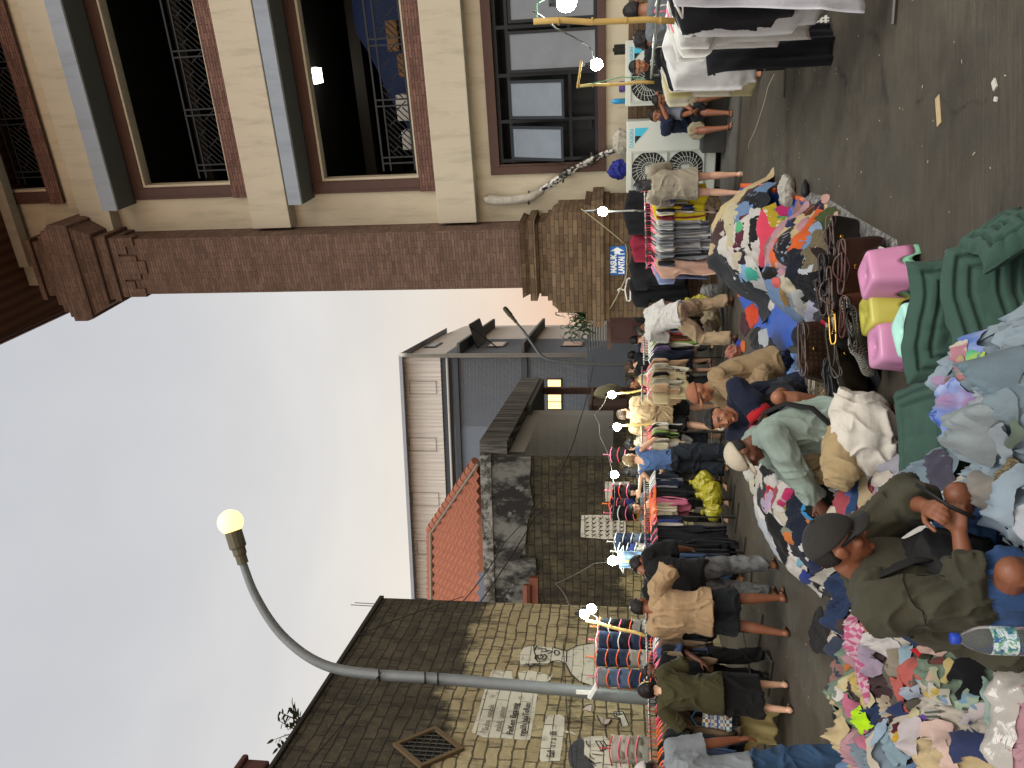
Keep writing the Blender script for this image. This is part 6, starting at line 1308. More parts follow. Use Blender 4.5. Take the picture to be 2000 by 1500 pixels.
bulb(1197, 1095, 10.9, 'bright bulb on a short bamboo stick beside the hanging blue jeans', .065); bulb(1200, 927, 12.2, 'bright greenish bulb right of the women at the rail'); bulb(1205, 834, 12.4, 'bright bulb on a bamboo stick left of the beige man'); bulb(1195, 771, 12.6, 'bright bulb right of the beige man near the cabinet')
bulb(1177, 413, 11.0, 'bright bulb on the steel post before the brick pedestal', .065); bulb(1165, 126, 8.2, 'bright bulb hung on the thin bamboo by the window'); bulb(1106, 4, 5.3, 'large bright bulb at the top edge of the near bamboo pole', .065)
pole(P(1145, 1212, 9.95), P(1264, 1242, 9.5), .022, 'slim bamboo pole beside the two bright bulbs'); pole(P(1205, 1095, 10.95), P(1265, 1098, 10.6), .02, 'short bamboo stick under the bulb by the blue jeans'); pole(P(1212, 832, 12.5), P(1300, 826, 12.4), .018, 'thin bamboo stick under the bulb left of the beige man'); pole(P(1200, 770, 12.7), P(1262, 762, 12.5), .018, 'thin bamboo stick right of the beige man')
pole(P(1042, 42, 4.93), P(1318, 40, 4.95), .02, 'tall yellow bamboo pole tied to the near right rail'); pole(P(1132, 168, 8.1), P(1278, 160, 8.1), .017, 'thin bamboo stick at the far end of the near right rail'); pole(P(1128, 172, 8.1), P(1136, 118, 8.0), .013, 'short cross stick tied to the thin bamboo')
wire([P(1048, 40, 4.95), P(1048, 8, 5.1), P(1075, -10, 5.3)], .006, 'green twine at the top of the tall bamboo pole', mat('green_twine', '#4d7d5e', .7), .0, 'twine', 'twine')
wire([P(1135, 170, 8.05), P(1150, 165, 8.0), P(1215, 150, 8.05), P(1262, 155, 8.1)], .005, 'green string tied along the thin bamboo stick', mat('green_twine2', '#5f9a72', .7), .0, 'twine', 'twine')
wire([P(1040, 20, 5.1), P(1085, 55, 5.6), P(1150, 90, 7.6), P(1160, 118, 8.1)], .007, 'twisted cord running from the bamboo pole to the hung bulb', mat('grey_cord', '#6f6d68', .7), .01)
pole(P(1140, 412, 11.1), P(1262, 412, 11.05), .014, 'thin steel post holding the bulb before the pedestal', M_steel)
wire([P(1165, 1205, 9.95), P(1110, 1180, 10.5), P(1085, 1140, 11), P(1160, 1100, 10.9), P(1190, 1097, 10.9)], .0045, 'looped lamp cord from the two bulbs to the bulb by the jeans', mat('dull_cord', '#57544c', .8), .03)
wire([P(1195, 1090, 11), P(1195, 1010, 11.8), P(1196, 930, 12.3), P(1170, 850, 12.5), P(1160, 810, 12.6), P(1185, 772, 12.7)], .005, 'pale cord linking the bulbs along the yellow block wall', mat('dull_cord', '#57544c', .8), .04)
# ------------------------------------------------------------------ heaps of clothes: every garment is draped over what already lies there
GX0, GY0, GR = -4.0, 1.2, .02
NXg, NYg = 340, 540
Hf = np.zeros((NXg, NYg))
gx = GX0 + GR * np.arange(NXg)[:, None]; gy = GY0 + GR * np.arange(NYg)[None, :]
MOUNDS = {'left': (-1.55, 3.95, 1.25, 1.45, .36, 12), 'mid': (-1.0, 6.75, .72, 2.3, .30, 6), 'blue': (1.62, 9.05, .68, 1.0, .47, 0), 'strip': (1.02, 7.0, .50, 1.2, .30, -12), 'bags': (.50, 5.6, .46, .70, .18, -10), 'front': (-.16, 2.55, .60, .74, .46, 0), 'far': (.35, 8.6, .42, .75, .26, 0)}
def mound(x, y):
    z = 0 * x * y
    for cx, cy, rx, ry, h, a in MOUNDS.values():
        a = math.radians(a); dx, dy = x - cx, y - cy; u = dx * math.cos(a) + dy * math.sin(a); v_ = -dx * math.sin(a) + dy * math.cos(a)
        d = np.clip(1 - (u / rx) ** 2 - (v_ / ry) ** 2, 0, 1); z = np.maximum(z, h * d ** .6 * (.68 + .62 * fbm(x * 2.7 + 5, y * 2.7, 3, 3)))
    return z
Hf[:] = mound(gx + 0 * gy, gy + 0 * gx)
def blur(a, k):
    for _ in range(k):
        p = np.pad(a, 1, mode='edge'); a = (p[1:-1, 1:-1] * 2 + p[:-2, 1:-1] + p[2:, 1:-1] + p[1:-1, :-2] + p[1:-1, 2:]) / 6
    return a
def sample(a, x, y):
    i = np.clip((x - GX0) / GR, 0, NXg - 1.01); j = np.clip((y - GY0) / GR, 0, NYg - 1.01); i0 = i.astype(int); j0 = j.astype(int); fx = i - i0; fy = j - j0
    return (a[i0, j0] * (1 - fx) + a[i0 + 1, j0] * fx) * (1 - fy) + (a[i0, j0 + 1] * (1 - fx) + a[i0 + 1, j0 + 1] * fx) * fy
def onheap(x, y, extra=0.0):
    r = ray(x, y); t1 = min(-H / r.z, 14.0) if r.z < -.01 else 14.0
    ts = np.linspace(1.5, t1, 700); hh = sample(Hf, r.x * ts, r.y * ts) + extra; below = np.nonzero(H + r.z * ts <= hh + .001)[0]
    t = ts[below[0]] if len(below) else t1
    return V((r.x * t, r.y * t, H + r.z * t))
def polydist(px, py, poly):
    """distance to the outline (positive inside) and the nearest outline point"""
    best = np.full(px.shape, 1e9); bx = np.zeros(px.shape); by = np.zeros(px.shape); ins = np.zeros(px.shape, bool); n = len(poly)
    for k in range(n):
        x0, y0 = poly[k]; x1, y1 = poly[(k + 1) % n]; dx, dy = x1 - x0, y1 - y0; L = dx * dx + dy * dy + 1e-12
        t = np.clip(((px - x0) * dx + (py - y0) * dy) / L, 0, 1); qx = x0 + t * dx; qy = y0 + t * dy; d = (px - qx) ** 2 + (py - qy) ** 2
        m_ = d < best; best = np.where(m_, d, best); bx = np.where(m_, qx, bx); by = np.where(m_, qy, by)
        c = ((y0 > py) != (y1 > py)) & (px < (x1 - x0) * (py - y0) / (y1 - y0 + 1e-12) + x0); ins ^= c
    d = np.sqrt(best); return np.where(ins, d, -d), bx, by
rg_ = random.Random(404)
def drape(name, poly, m_, label, cat='garment', group=None, thick=.026, amp=.050, sc=10.0, seed=0, wob=.075, edge=.03, quilt=None, smooth_k=5, flat=False, res=None, puff=0.0):
    P_ = [V((p[0], p[1])) for p in poly]
    c = sum((p for p in P_), V((0, 0))) / len(P_); size = max((p - c).length for p in P_)
    out = []
    for i in range(len(P_)):                                   # wavy outline
        a, b = P_[i], P_[(i + 1) % len(P_)]; k = max(2, int((b - a).length / .03))
        for j in range(k):
            q = a.lerp(b, j / k); d = (q - c); n1 = float(fbm(q.x * 7 + seed, q.y * 7, seed, 2)) - .5; n2 = float(vn(q.x * 22 + 3 * seed, q.y * 22, seed + 4)) - .5
            out.append(q + d * (n1 * wob * 2.2 + n2 * wob * .6))
    xs = [p.x for p in out]; ys = [p.y for p in out]
    r = res or (.0105 if c.y < 4.6 else .02 if c.y < 7 else .028)
    X_, Y_ = np.meshgrid(np.arange(min(xs) - r, max(xs) + 2 * r, r), np.arange(min(ys) - r, max(ys) + 2 * r, r), indexing='ij')
    D, bx, by = polydist(X_, Y_, [(p.x, p.y) for p in out])
    use = D > -r * 1.45
    X_ = np.where(D < 0, bx, X_); Y_ = np.where(D < 0, by, Y_); Dp = np.clip(D, 0, None)
    i0 = max(0, int((min(xs) - .15 - GX0) / GR)); i1 = min(NXg, int((max(xs) + .15 - GX0) / GR) + 2); j0 = max(0, int((min(ys) - .15 - GY0) / GR)); j1 = min(NYg, int((max(ys) + .15 - GY0) / GR) + 2)
    if i1 - i0 < 2 or j1 - j0 < 2: return None
    sub = Hf[i0:i1, j0:j1]; bl = Hf.copy(); bl[i0:i1, j0:j1] = np.maximum(blur(sub, smooth_k), sub * .35 + blur(sub, smooth_k) * .65)
    base = sample(bl, X_, Y_); raw = sample(Hf, X_, Y_)
    rise = 1 - np.exp(-Dp / edge)
    a = rg_.uniform(0, PI); ca, sa = math.cos(a), math.sin(a); wx, wy = vn(X_ * 4.5, Y_ * 4.5, seed + 2) - .5, vn(X_ * 4.5 + 9, Y_ * 4.5, seed + 3) - .5
    u = (X_ * ca + Y_ * sa + wx * .28) * sc; v_ = (-X_ * sa + Y_ * ca + wy * .28) * sc * .42
    v_ = v_ * .55
    w = ridge(u * .75, v_, seed) ** 2 * .9 + .5 * vn(u * .5 + 7, v_ * 1.3, seed + 5) + .62 * ridge(u * 1.9 + v_ * .8, v_ * 2.2, seed + 7) ** 3 - .55 * ridge(u * 1.2 - v_ * .9, v_ * 1.8 + u * .3, seed + 9) ** 6 + .50 * ridge(u * 3.3 - v_ * 1.2, v_ * 3.6, seed + 13) ** 3 - .30 * ridge(u * 2.6 + v_ * 2.0, v_ * 3.0 - u * .8, seed + 15) ** 6 + .12 * ridge(X_ * sc * 2.4, Y_ * sc * 2.0, seed + 11) ** 2
    w = (w - .72) * amp * (1.45 if c.y < 4.7 else 1.1 if c.y < 6.4 else .45)
    z = base + .003 + thick * rise + w * np.clip(Dp / .05, 0, 1) + puff * np.clip(Dp / (size * .7), 0, 1) ** .6
    if quilt:
        for q in quilt: z = z - .016 * np.exp(-((Dp - q) / .009) ** 2)
    r1 = Hf.copy(); r1[i0:i1, j0:j1] = blur(sub, 2); raw = sample(r1, X_, Y_)
    edge_z = np.maximum(raw, base - .05) + .002 + (.012 if not flat else .0) * np.clip(vn(X_ * 15, Y_ * 15, seed + 1) * 2 - .8, 0, 1)
    z = np.where(D < 0, edge_z, np.maximum(z, edge_z))
    ni, nj = X_.shape; idx = -np.ones((ni, nj), int); idx[use] = np.arange(use.sum())
    vs = np.stack([X_[use], Y_[use], z[use]], 1)
    ok = use[:-1, :-1] & use[1:, :-1] & use[1:, 1:] & use[:-1, 1:] & ((D[:-1, :-1] > 0) | (D[1:, :-1] > 0) | (D[1:, 1:] > 0) | (D[:-1, 1:] > 0))
    I, J = np.nonzero(ok); fs = np.stack([idx[I, J], idx[I + 1, J], idx[I + 1, J + 1], idx[I, J + 1]], 1)
    if len(fs) < 4: return None
    used = np.unique(fs); mp = -np.ones(len(vs), int); mp[used] = np.arange(len(used)); vs = vs[used]; fs = mp[fs]
    cz = V((c.x, c.y, float(sample(Hf, np.array([c.x]), np.array([c.y]))[0])))
    me = bpy.data.meshes.new(name); me.from_pydata((vs - np.array(cz)).tolist(), [], fs.tolist()); me.materials.append(m_)
    me.polygons.foreach_set('use_smooth', [True] * len(me.polygons))
    uv = me.uv_layers.new(name='uv'); li = np.empty(len(me.loops), int); me.loops.foreach_get('vertex_index', li)
    q = vs[:, :2] - np.array(c)[None, :]; q = np.stack([q[:, 0] * ca + q[:, 1] * sa, -q[:, 0] * sa + q[:, 1] * ca], 1); uv.data.foreach_set('uv', q[li].ravel())
    o = link(name, me); o.location = cz; tag(o, label, cat, group)
    # the garment becomes part of the heap
    ci = ((X_[use] - GX0) / GR + .5).astype(int); cj = ((Y_[use] - GY0) / GR + .5).astype(int); kk = (ci >= 0) & (ci < NXg) & (cj >= 0) & (cj < NYg)
    np.maximum.at(Hf, (ci[kk], cj[kk]), z[use][kk]); return o
def epoly(cx, cy, rx, ry, rot, k, ox, oy, extra=0.0, kind=''):
    """garment outline round a pixel spot: two body lobes plus sleeve-like bulges, kept to its real size on the slope"""
    a = math.radians(rot); n = 22; out = []; big = max(rx, ry) > 60; ph = [rg_.uniform(0, 6.28) for _ in range(3)]; am = (.17, .13, .08) if big else (.10, .08, .05)
    def pxl(ex, ey): return (ox + (cx + ex * math.cos(a) - ey * math.sin(a)) * k, oy + (cy + ex * math.sin(a) + ey * math.cos(a)) * k)
    c = onheap(*pxl(0, 0), extra); lim = max(rx, ry) * k * c.y / 1500 * 1.7 + .05
    shp = None
    if big and kind in ('shirt', 'tshirt', 'top', 'blouse', 'jacket', 'sweater', 'dress'): shp = [(-1, -.28), (-.9, 0), (-1, .28), (-.92, .62), (-.45, 1.25), (-.12, 1.05), (-.42, .62), (.3, .66), (1, .74), (1.05, .2), (.98, -.3), (1, -.72), (.3, -.64), (-.42, -.6), (-.1, -1.08), (-.42, -1.25), (-.92, -.6)]
    elif big and kind in ('trousers', 'jeans'): shp = [(-1, -.6), (-1.02, 0), (-1, .62), (-.2, .85), (.9, 1.0), (1, .62), (.95, .3), (-.1, .08), (.85, -.22), (.95, -.62), (.8, -1.0), (-.2, -.8)]
    if shp and abs(rx - ry) > max(rx, ry) * .55: shp = None
    sw_ = ry > rx and shp is not None; fl_ = rg_.choice((-1, 1)); bend = rg_.uniform(-.25, .25)
    src = [((-q if fl_ < 0 else q), w_ + bend * q * q) for q, w_ in shp] if shp else None
    for i in range(len(src) if src else n):
        if src:
            q, w_ = src[i]; q += rg_.uniform(-.07, .07); w_ += rg_.uniform(-.07, .07); ex, ey = (w_ * rx, q * ry) if sw_ else (q * rx, w_ * ry)
        else:
            t = 2 * PI * i / n; f = 1 + am[0] * math.sin(2 * t + ph[0]) + am[1] * math.sin(3 * t + ph[1]) + am[2] * math.sin(5 * t + ph[2])
            ex = abs(math.cos(t)) ** .75 * math.copysign(1, math.cos(t)) * rx * f * 1.08; ey = abs(math.sin(t)) ** .75 * math.copysign(1, math.sin(t)) * ry * f * 1.08
        p = onheap(*pxl(ex, ey), extra); d = V((p.x - c.x, p.y - c.y))
        if d.length > lim: d = d * (lim / d.length)
        out.append((c.x + d.x, c.y + d.y))
    return out
LAID = []
def laid(items, k, ox, oy, group, heap, **kw):
    for it in items:
        nm, lb, cx, cy, rx, ry, rot, col = it[:8]; pat = it[8] if len(it) > 8 else (); o_ = dict(kw); o_.update(it[9] if len(it) > 9 else {})
        poly = epoly(cx, cy, rx, ry, rot, k, ox, oy, 0.0, nm)
        o = drape(nm, poly, cloth(col, *pat), lb if len(lb.split()) > 6 else f"{lb} {heap}", it[10] if len(it) > 10 else 'garment', group, seed=rg_.randrange(900), **o_)
        if o: LAID.append((o, lb))
CRP = ['#8f8a80', '#b3a99a', '#c4bfb5', '#26272b', '#151517', '#3a4a63', '#5d7391', '#7c5a52', '#8b3f45', '#a67f86', '#4f4a40', '#8d8b92', '#b9a57e', '#3b2b2b', '#62705f', '#a5a9ae', '#c9c3bb', '#1f2c46', '#84929a', '#6b7880']
CNM = ['grey', 'beige', 'off-white', 'charcoal', 'black', 'slate blue', 'denim blue', 'brown', 'dull red', 'dusty pink', 'olive', 'lilac grey', 'straw', 'dark brown', 'sage', 'pale grey', 'white', 'navy', 'pale blue grey', 'blue grey']
FILL = []
def scatter(key, n, size, group, heap, dark=0.0, pal=(3, 4, 4, 13, 17)):
    cx, cy, rx, ry, h, a = MOUNDS[key]; a = math.radians(a)
    for i in range(n):
        g_ = (i + .5) / n; t = i * 2.39996; u = math.sqrt(g_) * max(.1, rx - size * .45) * math.cos(t); v_ = math.sqrt(g_) * max(.1, ry - size * .45) * math.sin(t)
        x = cx + u * math.cos(a) - v_ * math.sin(a); y = cy + u * math.sin(a) + v_ * math.cos(a); s_ = size * rg_.uniform(.75, 1.25); r0 = rg_.uniform(0, PI); el = rg_.uniform(.55, 1)
        poly = [(x + s_ * (math.cos(q) * math.cos(r0) - el * math.sin(q) * math.sin(r0)), y + s_ * (math.cos(q) * math.sin(r0) + el * math.sin(q) * math.cos(r0))) for q in np.linspace(0, 2 * PI, 13)[:-1]]
        ci = rg_.choice(pal) if rg_.random() < dark else rg_.randrange(len(CRP))
        if .25 < x < 1.02 and 7.7 < y < 9.6: continue        # the tarpaulin lies bare here
        o = drape('crumpled_garment', poly, cloth(CRP[ci]), 'x', 'garment', group, .025, .05, 10, rg_.randrange(900), .13)
        if o: FILL.append((o, CNM[ci], heap))
GL, GM, GB, GF, GS = 'clothes in the heap at the lower left', 'clothes in the heap before the man in mint', 'clothes on the blue tarpaulin heap', 'clothes in the nearest heap', 'clothes strewn along the handbags'
# ---- tarpaulins and mats under the goods
def sheet(name, px, col, label, cat, m_=None, thick=.004, amp=.008, z=.0, **kw):
    poly = [(G(x, y, z).x, G(x, y, z).y) for x, y in px]
    return drape(name, poly, m_ or cloth(col, rough=.4), label, cat, None, thick, amp, kw.pop('sc', 5.0), rg_.randrange(900), kw.pop('wob', .01), .015, None, 3, True, **kw)
def plastic_sheet(name, c, rough=.25, c2=None):
    t = NT(name); co = t.coords('UV'); t.bump(t.noise(t.coords(), 14, 5, .6, .8), .5, .012); return t.out(t.mix(t.noise(co, 6, 4), shade(c, .85), shade(c2 or c, 1.1)), rough, 0, .5)
M_tarpb = plastic_sheet('blue_tarpaulin', '#2853a8', .38); M_tarpo = plastic_sheet('orange_hem', '#cf5a2c', .4)
Hs = Hf.copy(); Hf[:] = 0
sheet('tarpaulin', [(1446, 362), (1492, 362), (1532, 378), (1570, 390), (1572, 470), (1566, 620), (1552, 672), (1522, 690), (1474, 640), (1444, 585), (1440, 480)], '', 'big blue tarpaulin with orange hem spread under the clothes heap', 'tarpaulin', M_tarpb)
for px, lb in (([(1446, 358), (1494, 359), (1532, 375), (1571, 386), (1570, 394), (1530, 384), (1492, 367), (1447, 367)], 'near right'), ([(1441, 580), (1447, 580), (1450, 470), (1443, 470)], 'far left')):
    sheet('tarpaulin_hem', px, '', f'orange hem folded along the {lb} side of the blue tarpaulin', 'hem', M_tarpo, .008)
t_ = NT('silver_mat'); co_ = t_.coords('UV'); t_.bump(t_.noise(co_, 40, 4, .7), .8, .02); M_mat = t_.out(t_.mix(t_.ramp(t_.noise(co_, 26, 5, .75), [(.45, 0.), (.6, 1.)]), '#4b4947', '#8b8985'), .35, .1, .5)
sheet('mat', [(1566, 372), (1600, 380), (1628, 394), (1680, 428), (1752, 468), (1762, 512), (1735, 640), (1690, 640), (1640, 520), (1585, 430)], '', 'silvery black mat with curled edge under the handbags', 'mat', M_mat, .01, .012)
sheet('tarpaulin', [(1492, 690), (1560, 690), (1580, 790), (1600, 800), (1560, 850), (1500, 800)], '', 'pale blue plastic sheet between the squatting man and handbags', 'tarpaulin', plastic_sheet('pale_blue_sheet', '#5f86bd', .35))
Hf[:] = np.maximum(Hf, Hs)
tb = empty('tray', G(1718, 560), 0, 'shallow mustard yellow tray with white rim under the brown handbag', 'tray')
pp_ = [G(x, y, .05) for x, y in ((1690, 470), (1745, 490), (1756, 520), (1722, 655), (1668, 650))]; m = MB(); m.add([p for p in pp_] + [p + V((0, 0, .03)) for p in pp_], [(4, 3, 2, 1, 0), (5, 6, 7, 8, 9)] + [(i, (i + 1) % 5, 5 + (i + 1) % 5, 5 + i) for i in range(5)]); part(m, 'base', mat('mustard_board', '#a06a1c', .5, .1), tb)
m = MB(); m.tube([p + V((0, 0, .035)) for p in pp_[:4]], .012, 6); part(m, 'rim', mat('tray_rim', '#b9b7b2', .5), tb)
# ---- underlayers
scatter('blue', 18, .38, GB, 'blue tarpaulin heap'); scatter('strip', 18, .32, GS, 'strip behind the handbags'); scatter('mid', 30, .36, GM, 'heap before the man in mint', 1.0, (0, 1, 2, 3, 4, 8, 9, 11, 15, 16))
scatter('left', 40, .36, GL, 'lower left heap'); scatter('front', 18, .26, GF, 'nearest heap', 1.0, (18, 19, 15, 11, 18)); scatter('far', 12, .22, GS, 'small far heap'); scatter('bags', 14, .17, GS, 'handbag patch', 1.0)
# ---- what the photograph shows lying on top
Z = 1 / 4.287
laid([('trousers', 'cream ribbed long garment lying along the far edge of', 130, 410, 44, 205, 4, '#b9ae8e'), ('shirt', 'black shirt beside the orange hem of', 300, 215, 75, 70, 0, '#141519'), ('shirt', 'charcoal top at the right end of', 395, 235, 60, 85, 0, '#1d2024'), ('blouse', 'maroon blouse running through', 205, 530, 45, 190, 8, '#4b1f2b'), ('top', 'small bright green top in', 190, 450, 28, 50, 0, '#4f9a6c'), ('shirt', 'white shirt in the middle of', 268, 520, 55, 150, 4, '#c9c2b6'), ('scarf', 'black scarf looped beside the pink cloth in', 325, 440, 34, 200, 6, '#17171a'), ('shirt', 'white top near the charcoal one in', 330, 320, 40, 45, 0, '#b9b6b0'),
      ('dress', 'yellow floral dress in', 470, 370, 85, 105, -20, '#a18a24', ('floral', '#c8c3a8', '#2f6e4c')), ('dress', 'hot pink shiny dress on top of', 418, 565, 68, 205, 3, '#d9485f', (), dict(puff=.05)), ('cloth', 'orange cloth below the hot pink dress on', 482, 660, 34, 130, 2, '#d9673a'), ('blouse', 'magenta blouse near the right side of', 570, 325, 48, 70, -20, '#9a1f52'), ('dress', 'black floral dress across the near side of', 575, 560, 60, 185, 3, '#14141a', ('floral', '#7c7c86', '#6a4a44')), ('shirt', 'navy shirt by the tarpaulin corner of', 625, 390, 36, 62, 0, '#1b2240'),
      ('shirt', 'teal crumpled shirt on the left side of', 300, 840, 58, 60, 0, '#3f9683'), ('shirt', 'light blue shirt under the teal one of', 232, 835, 36, 80, 0, '#82a5c4'), ('bag', 'crumpled black plastic bag on', 420, 845, 60, 88, 0, '#131313'), ('cloth', 'white scrap of cloth left of the black bag on', 348, 935, 44, 30, 0, '#b5b2ac'), ('cloth', 'coral cloth near the lower left of', 505, 912, 40, 40, 0, '#d1625c'), ('scarf', 'dark spotted scarf in', 215, 690, 40, 80, 0, '#241c26', ('dots', '#7f7784')), ('top', 'cream top at the far left of', 165, 720, 40, 80, 10, '#b4aa92')], Z, 1400, 340, GB, 'the blue tarpaulin heap')
laid([('cloth', 'blush pink cloth in', 730, 420, 46, 92, 0, '#a87c83'), ('scarf', 'brown paisley scarf in', 790, 300, 62, 62, 30, '#43200f', ('floral', '#7c4a33')), ('trousers', 'bright orange trousers stretched across', 735, 520, 40, 260, 36, '#cc5d27', (), dict(thick=.04)), ('shirt', 'olive green shirt in', 920, 395, 105, 125, 20, '#363f1e'), ('cloth', 'navy balled cloth in', 862, 268, 42, 40, 0, '#171b30'), ('sleeve', 'pale pink sock at the upper end of', 912, 205, 30, 42, 0, '#b58c80'), ('cloth', 'pale pink strip of cloth in', 1000, 395, 26, 70, 0, '#ad8981'), ('shirt', 'light blue folded shirt in', 835, 450, 48, 60, 0, '#7b8ea5'), ('cloth', 'white paper-like cloth in', 945, 495, 36, 46, 0, '#c5c6c8'), ('top', 'cream top in', 985, 548, 62, 48, 0, '#a99b80'), ('trousers', 'brown tweed trousers in', 850, 650, 95, 185, 15, '#645a44', ('tweed', '#4a4130')), ('shawl', 'rolled dark fur collar in', 892, 700, 44, 118, -30, '#1d130f', (), dict(puff=.05)), ('sweater', 'navy sweater in', 660, 770, 78, 140, 10, '#10131e', (), dict(puff=.04)), ('trousers', 'black leggings in', 730, 990, 34, 170, -18, '#131316'), ('top', 'cream blouse in', 600, 925, 60, 95, -12, '#b4a991'), ('shirt', 'mustard cloth in', 572, 1030, 34, 100, -8, '#80622f'), ('shirt', 'grey shirt in', 680, 1090, 68, 118, -14, '#94948f'), ('top', 'beige knitted top in', 770, 1140, 40, 70, 0, '#978b6f'), ('shirt', 'lavender grey shirt in', 830, 1235, 78, 180, 12, '#9c9cac'), ('cloth', 'crimson cloth in', 930, 1250, 52, 120, 12, '#9c1d30'), ('cloth', 'white cloth at the lower end of', 942, 1312, 34, 60, 0, '#b9b4ac'), ('shirt', 'black shirt at the lower left of', 700, 1335, 46, 112, 0, '#1a1c22'), ('dress', 'black gathered dress in', 815, 945, 72, 130, 0, '#0f0f12'), ('bag', 'light green plastic bag at the lower end of', 770, 1445, 44, 60, 0, '#62ad6c')], Z, 1400, 340, GS, 'the strip behind the handbags')
laid([('shirt', 'maroon shirt lying on the bare blue tarpaulin', 250, 1255, 52, 125, 0, '#37151d'), ('cloth', 'crumpled orange red cloth lying on the bare blue tarpaulin', 312, 1200, 48, 110, 0, '#cf431d', (), dict(puff=.03)), ('shirt', 'black shirt at the left edge of the blue tarpaulin', 332, 1375, 70, 95, -10, '#17171a'), ('sheet', 'clear plastic wrap at the left edge of the tarpaulin', 402, 1385, 36, 92, 0, '#9c9fa2'), ('cloth', 'royal blue cloth before the stooping man near the tarpaulin', 190, 1450, 42, 60, 0, '#1f3587'), ('cloth', 'orange cloth on the royal blue one near the tarpaulin', 225, 1440, 36, 42, 0, '#c7662e'), ('shirt', 'white printed shirt by the stooping man feet', 145, 1410, 45, 62, 0, '#aaa59a', ('floral', '#2b2b2b'))], Z, 1400, 340, GS, 'the tarpaulin')
laid([('jeans', 'dark jeans beside the woman in terracotta headscarf', 290, 265, 90, 75, 0, '#222c3b'), ('cloth', 'blue cloth behind the woman in terracotta headscarf', 180, 270, 45, 60, 0, '#223b8c'), ('shirt', 'pale blue shirt in the small far heap', -110, 270, 60, 60, 0, '#7d94b3'), ('shirt', 'navy shirt in the small far heap, right of the pale blue one', -180, 260, 42, 90, 0, '#161b2c'), ('shirt', 'camouflage patterned top in the small far heap', -30, 310, 60, 66, 0, '#4d4636', ('dye', '#a09679', '#161616')), ('cloth', 'black jacket heaped under the far mixed rail', -120, 40, 70, 85, 0, '#111112', (), dict(puff=.12)), ('cloth', 'rust and brown scarves by the stooping man heel', -70, 0, 60, 50, 0, '#7c4630', ('stripe', '#4b2a20')), ('cloth', 'white and black cloth bundle by the beige man foot', -40, 830, 60, 70, 0, '#a8a2a4', ('dye', '#19191b'), dict(puff=.10)), ('cloth', 'lilac and white cloth bundle before the blond woman', 60, 900, 50, 65, 0, '#a79fab', ('dye', '#d0cbc9', '#1c1c1e'), dict(puff=.08))], Z, 1400, 640, GS, 'far')
# ---- heap before the man in mint
laid([('blouse', 'white frilly blouse at the far end of', 300, 280, 95, 125, 0, '#c6c1b4', (), dict(puff=.05)), ('top', 'cream top left of the white blouse in', 312, 430, 55, 62, 0, '#b8af98'), ('cloth', 'black lace top in', 450, 285, 85, 88, 0, '#121214'), ('top', 'magenta vest on the black lace top in', 495, 225, 48, 62, 20, '#86204f'), ('shirt', 'big white shirt in the middle of', 540, 480, 92, 150, 18, '#c4bdb3'), ('cloth', 'white gathered cloth in', 455, 385, 58, 58, 0, '#bdb7ad'), ('top', 'scarlet top in', 420, 495, 45, 88, 8, '#a01b20'), ('trousers', 'lilac trousers at the left edge of', 425, 630, 46, 135, 12, '#ab93ab'), ('top', 'raspberry pink top in', 592, 540, 42, 98, 12, '#ad2b59'), ('cloth', 'mustard scrap in', 602, 612, 30, 30, 0, '#8c7a35'), ('trousers', 'black trousers curved along the left edge of', 520, 850, 46, 185, -22, '#131313'), ('cloth', 'sage grey cloth in', 590, 795, 55, 58, 0, '#6a6c5e'), ('cloth', 'apricot cloth in', 622, 850, 46, 58, -30, '#c47238'), ('jeans', 'black jeans folded in', 690, 410, 70, 70, 0, '#161718'), ('trousers', 'long navy trousers along the middle of', 745, 790, 74, 300, -10, '#141a28', (), dict(thick=.04)), ('skirt', 'big black pleated skirt in', 890, 560, 150, 190, 10, '#13130f')], Z, 1400, 850, GM, 'the heap before the man in mint')
for px, col, nm, lb in (([(712, 650), (790, 770), (875, 895), (920, 830), (1025, 620), (1000, 600), (905, 795), (735, 642)], '#b97845', 'border', 'apricot border of a shirt on the black pleated skirt'), ([(750, 510), (716, 622), (905, 790), (998, 600), (980, 596), (905, 748), (748, 600)], '#2c7fb0', 'ribbon', 'turquoise ribbon edging the black pleated skirt')):
    poly = [(lambda p: (p.x, p.y))(onheap(1400 + a * Z, 850 + b * Z)) for a, b in px]; o = drape(nm, poly, cloth(col), lb, 'garment', GM, .02, .012, 8, 33, .02); LAID.append((o, lb))
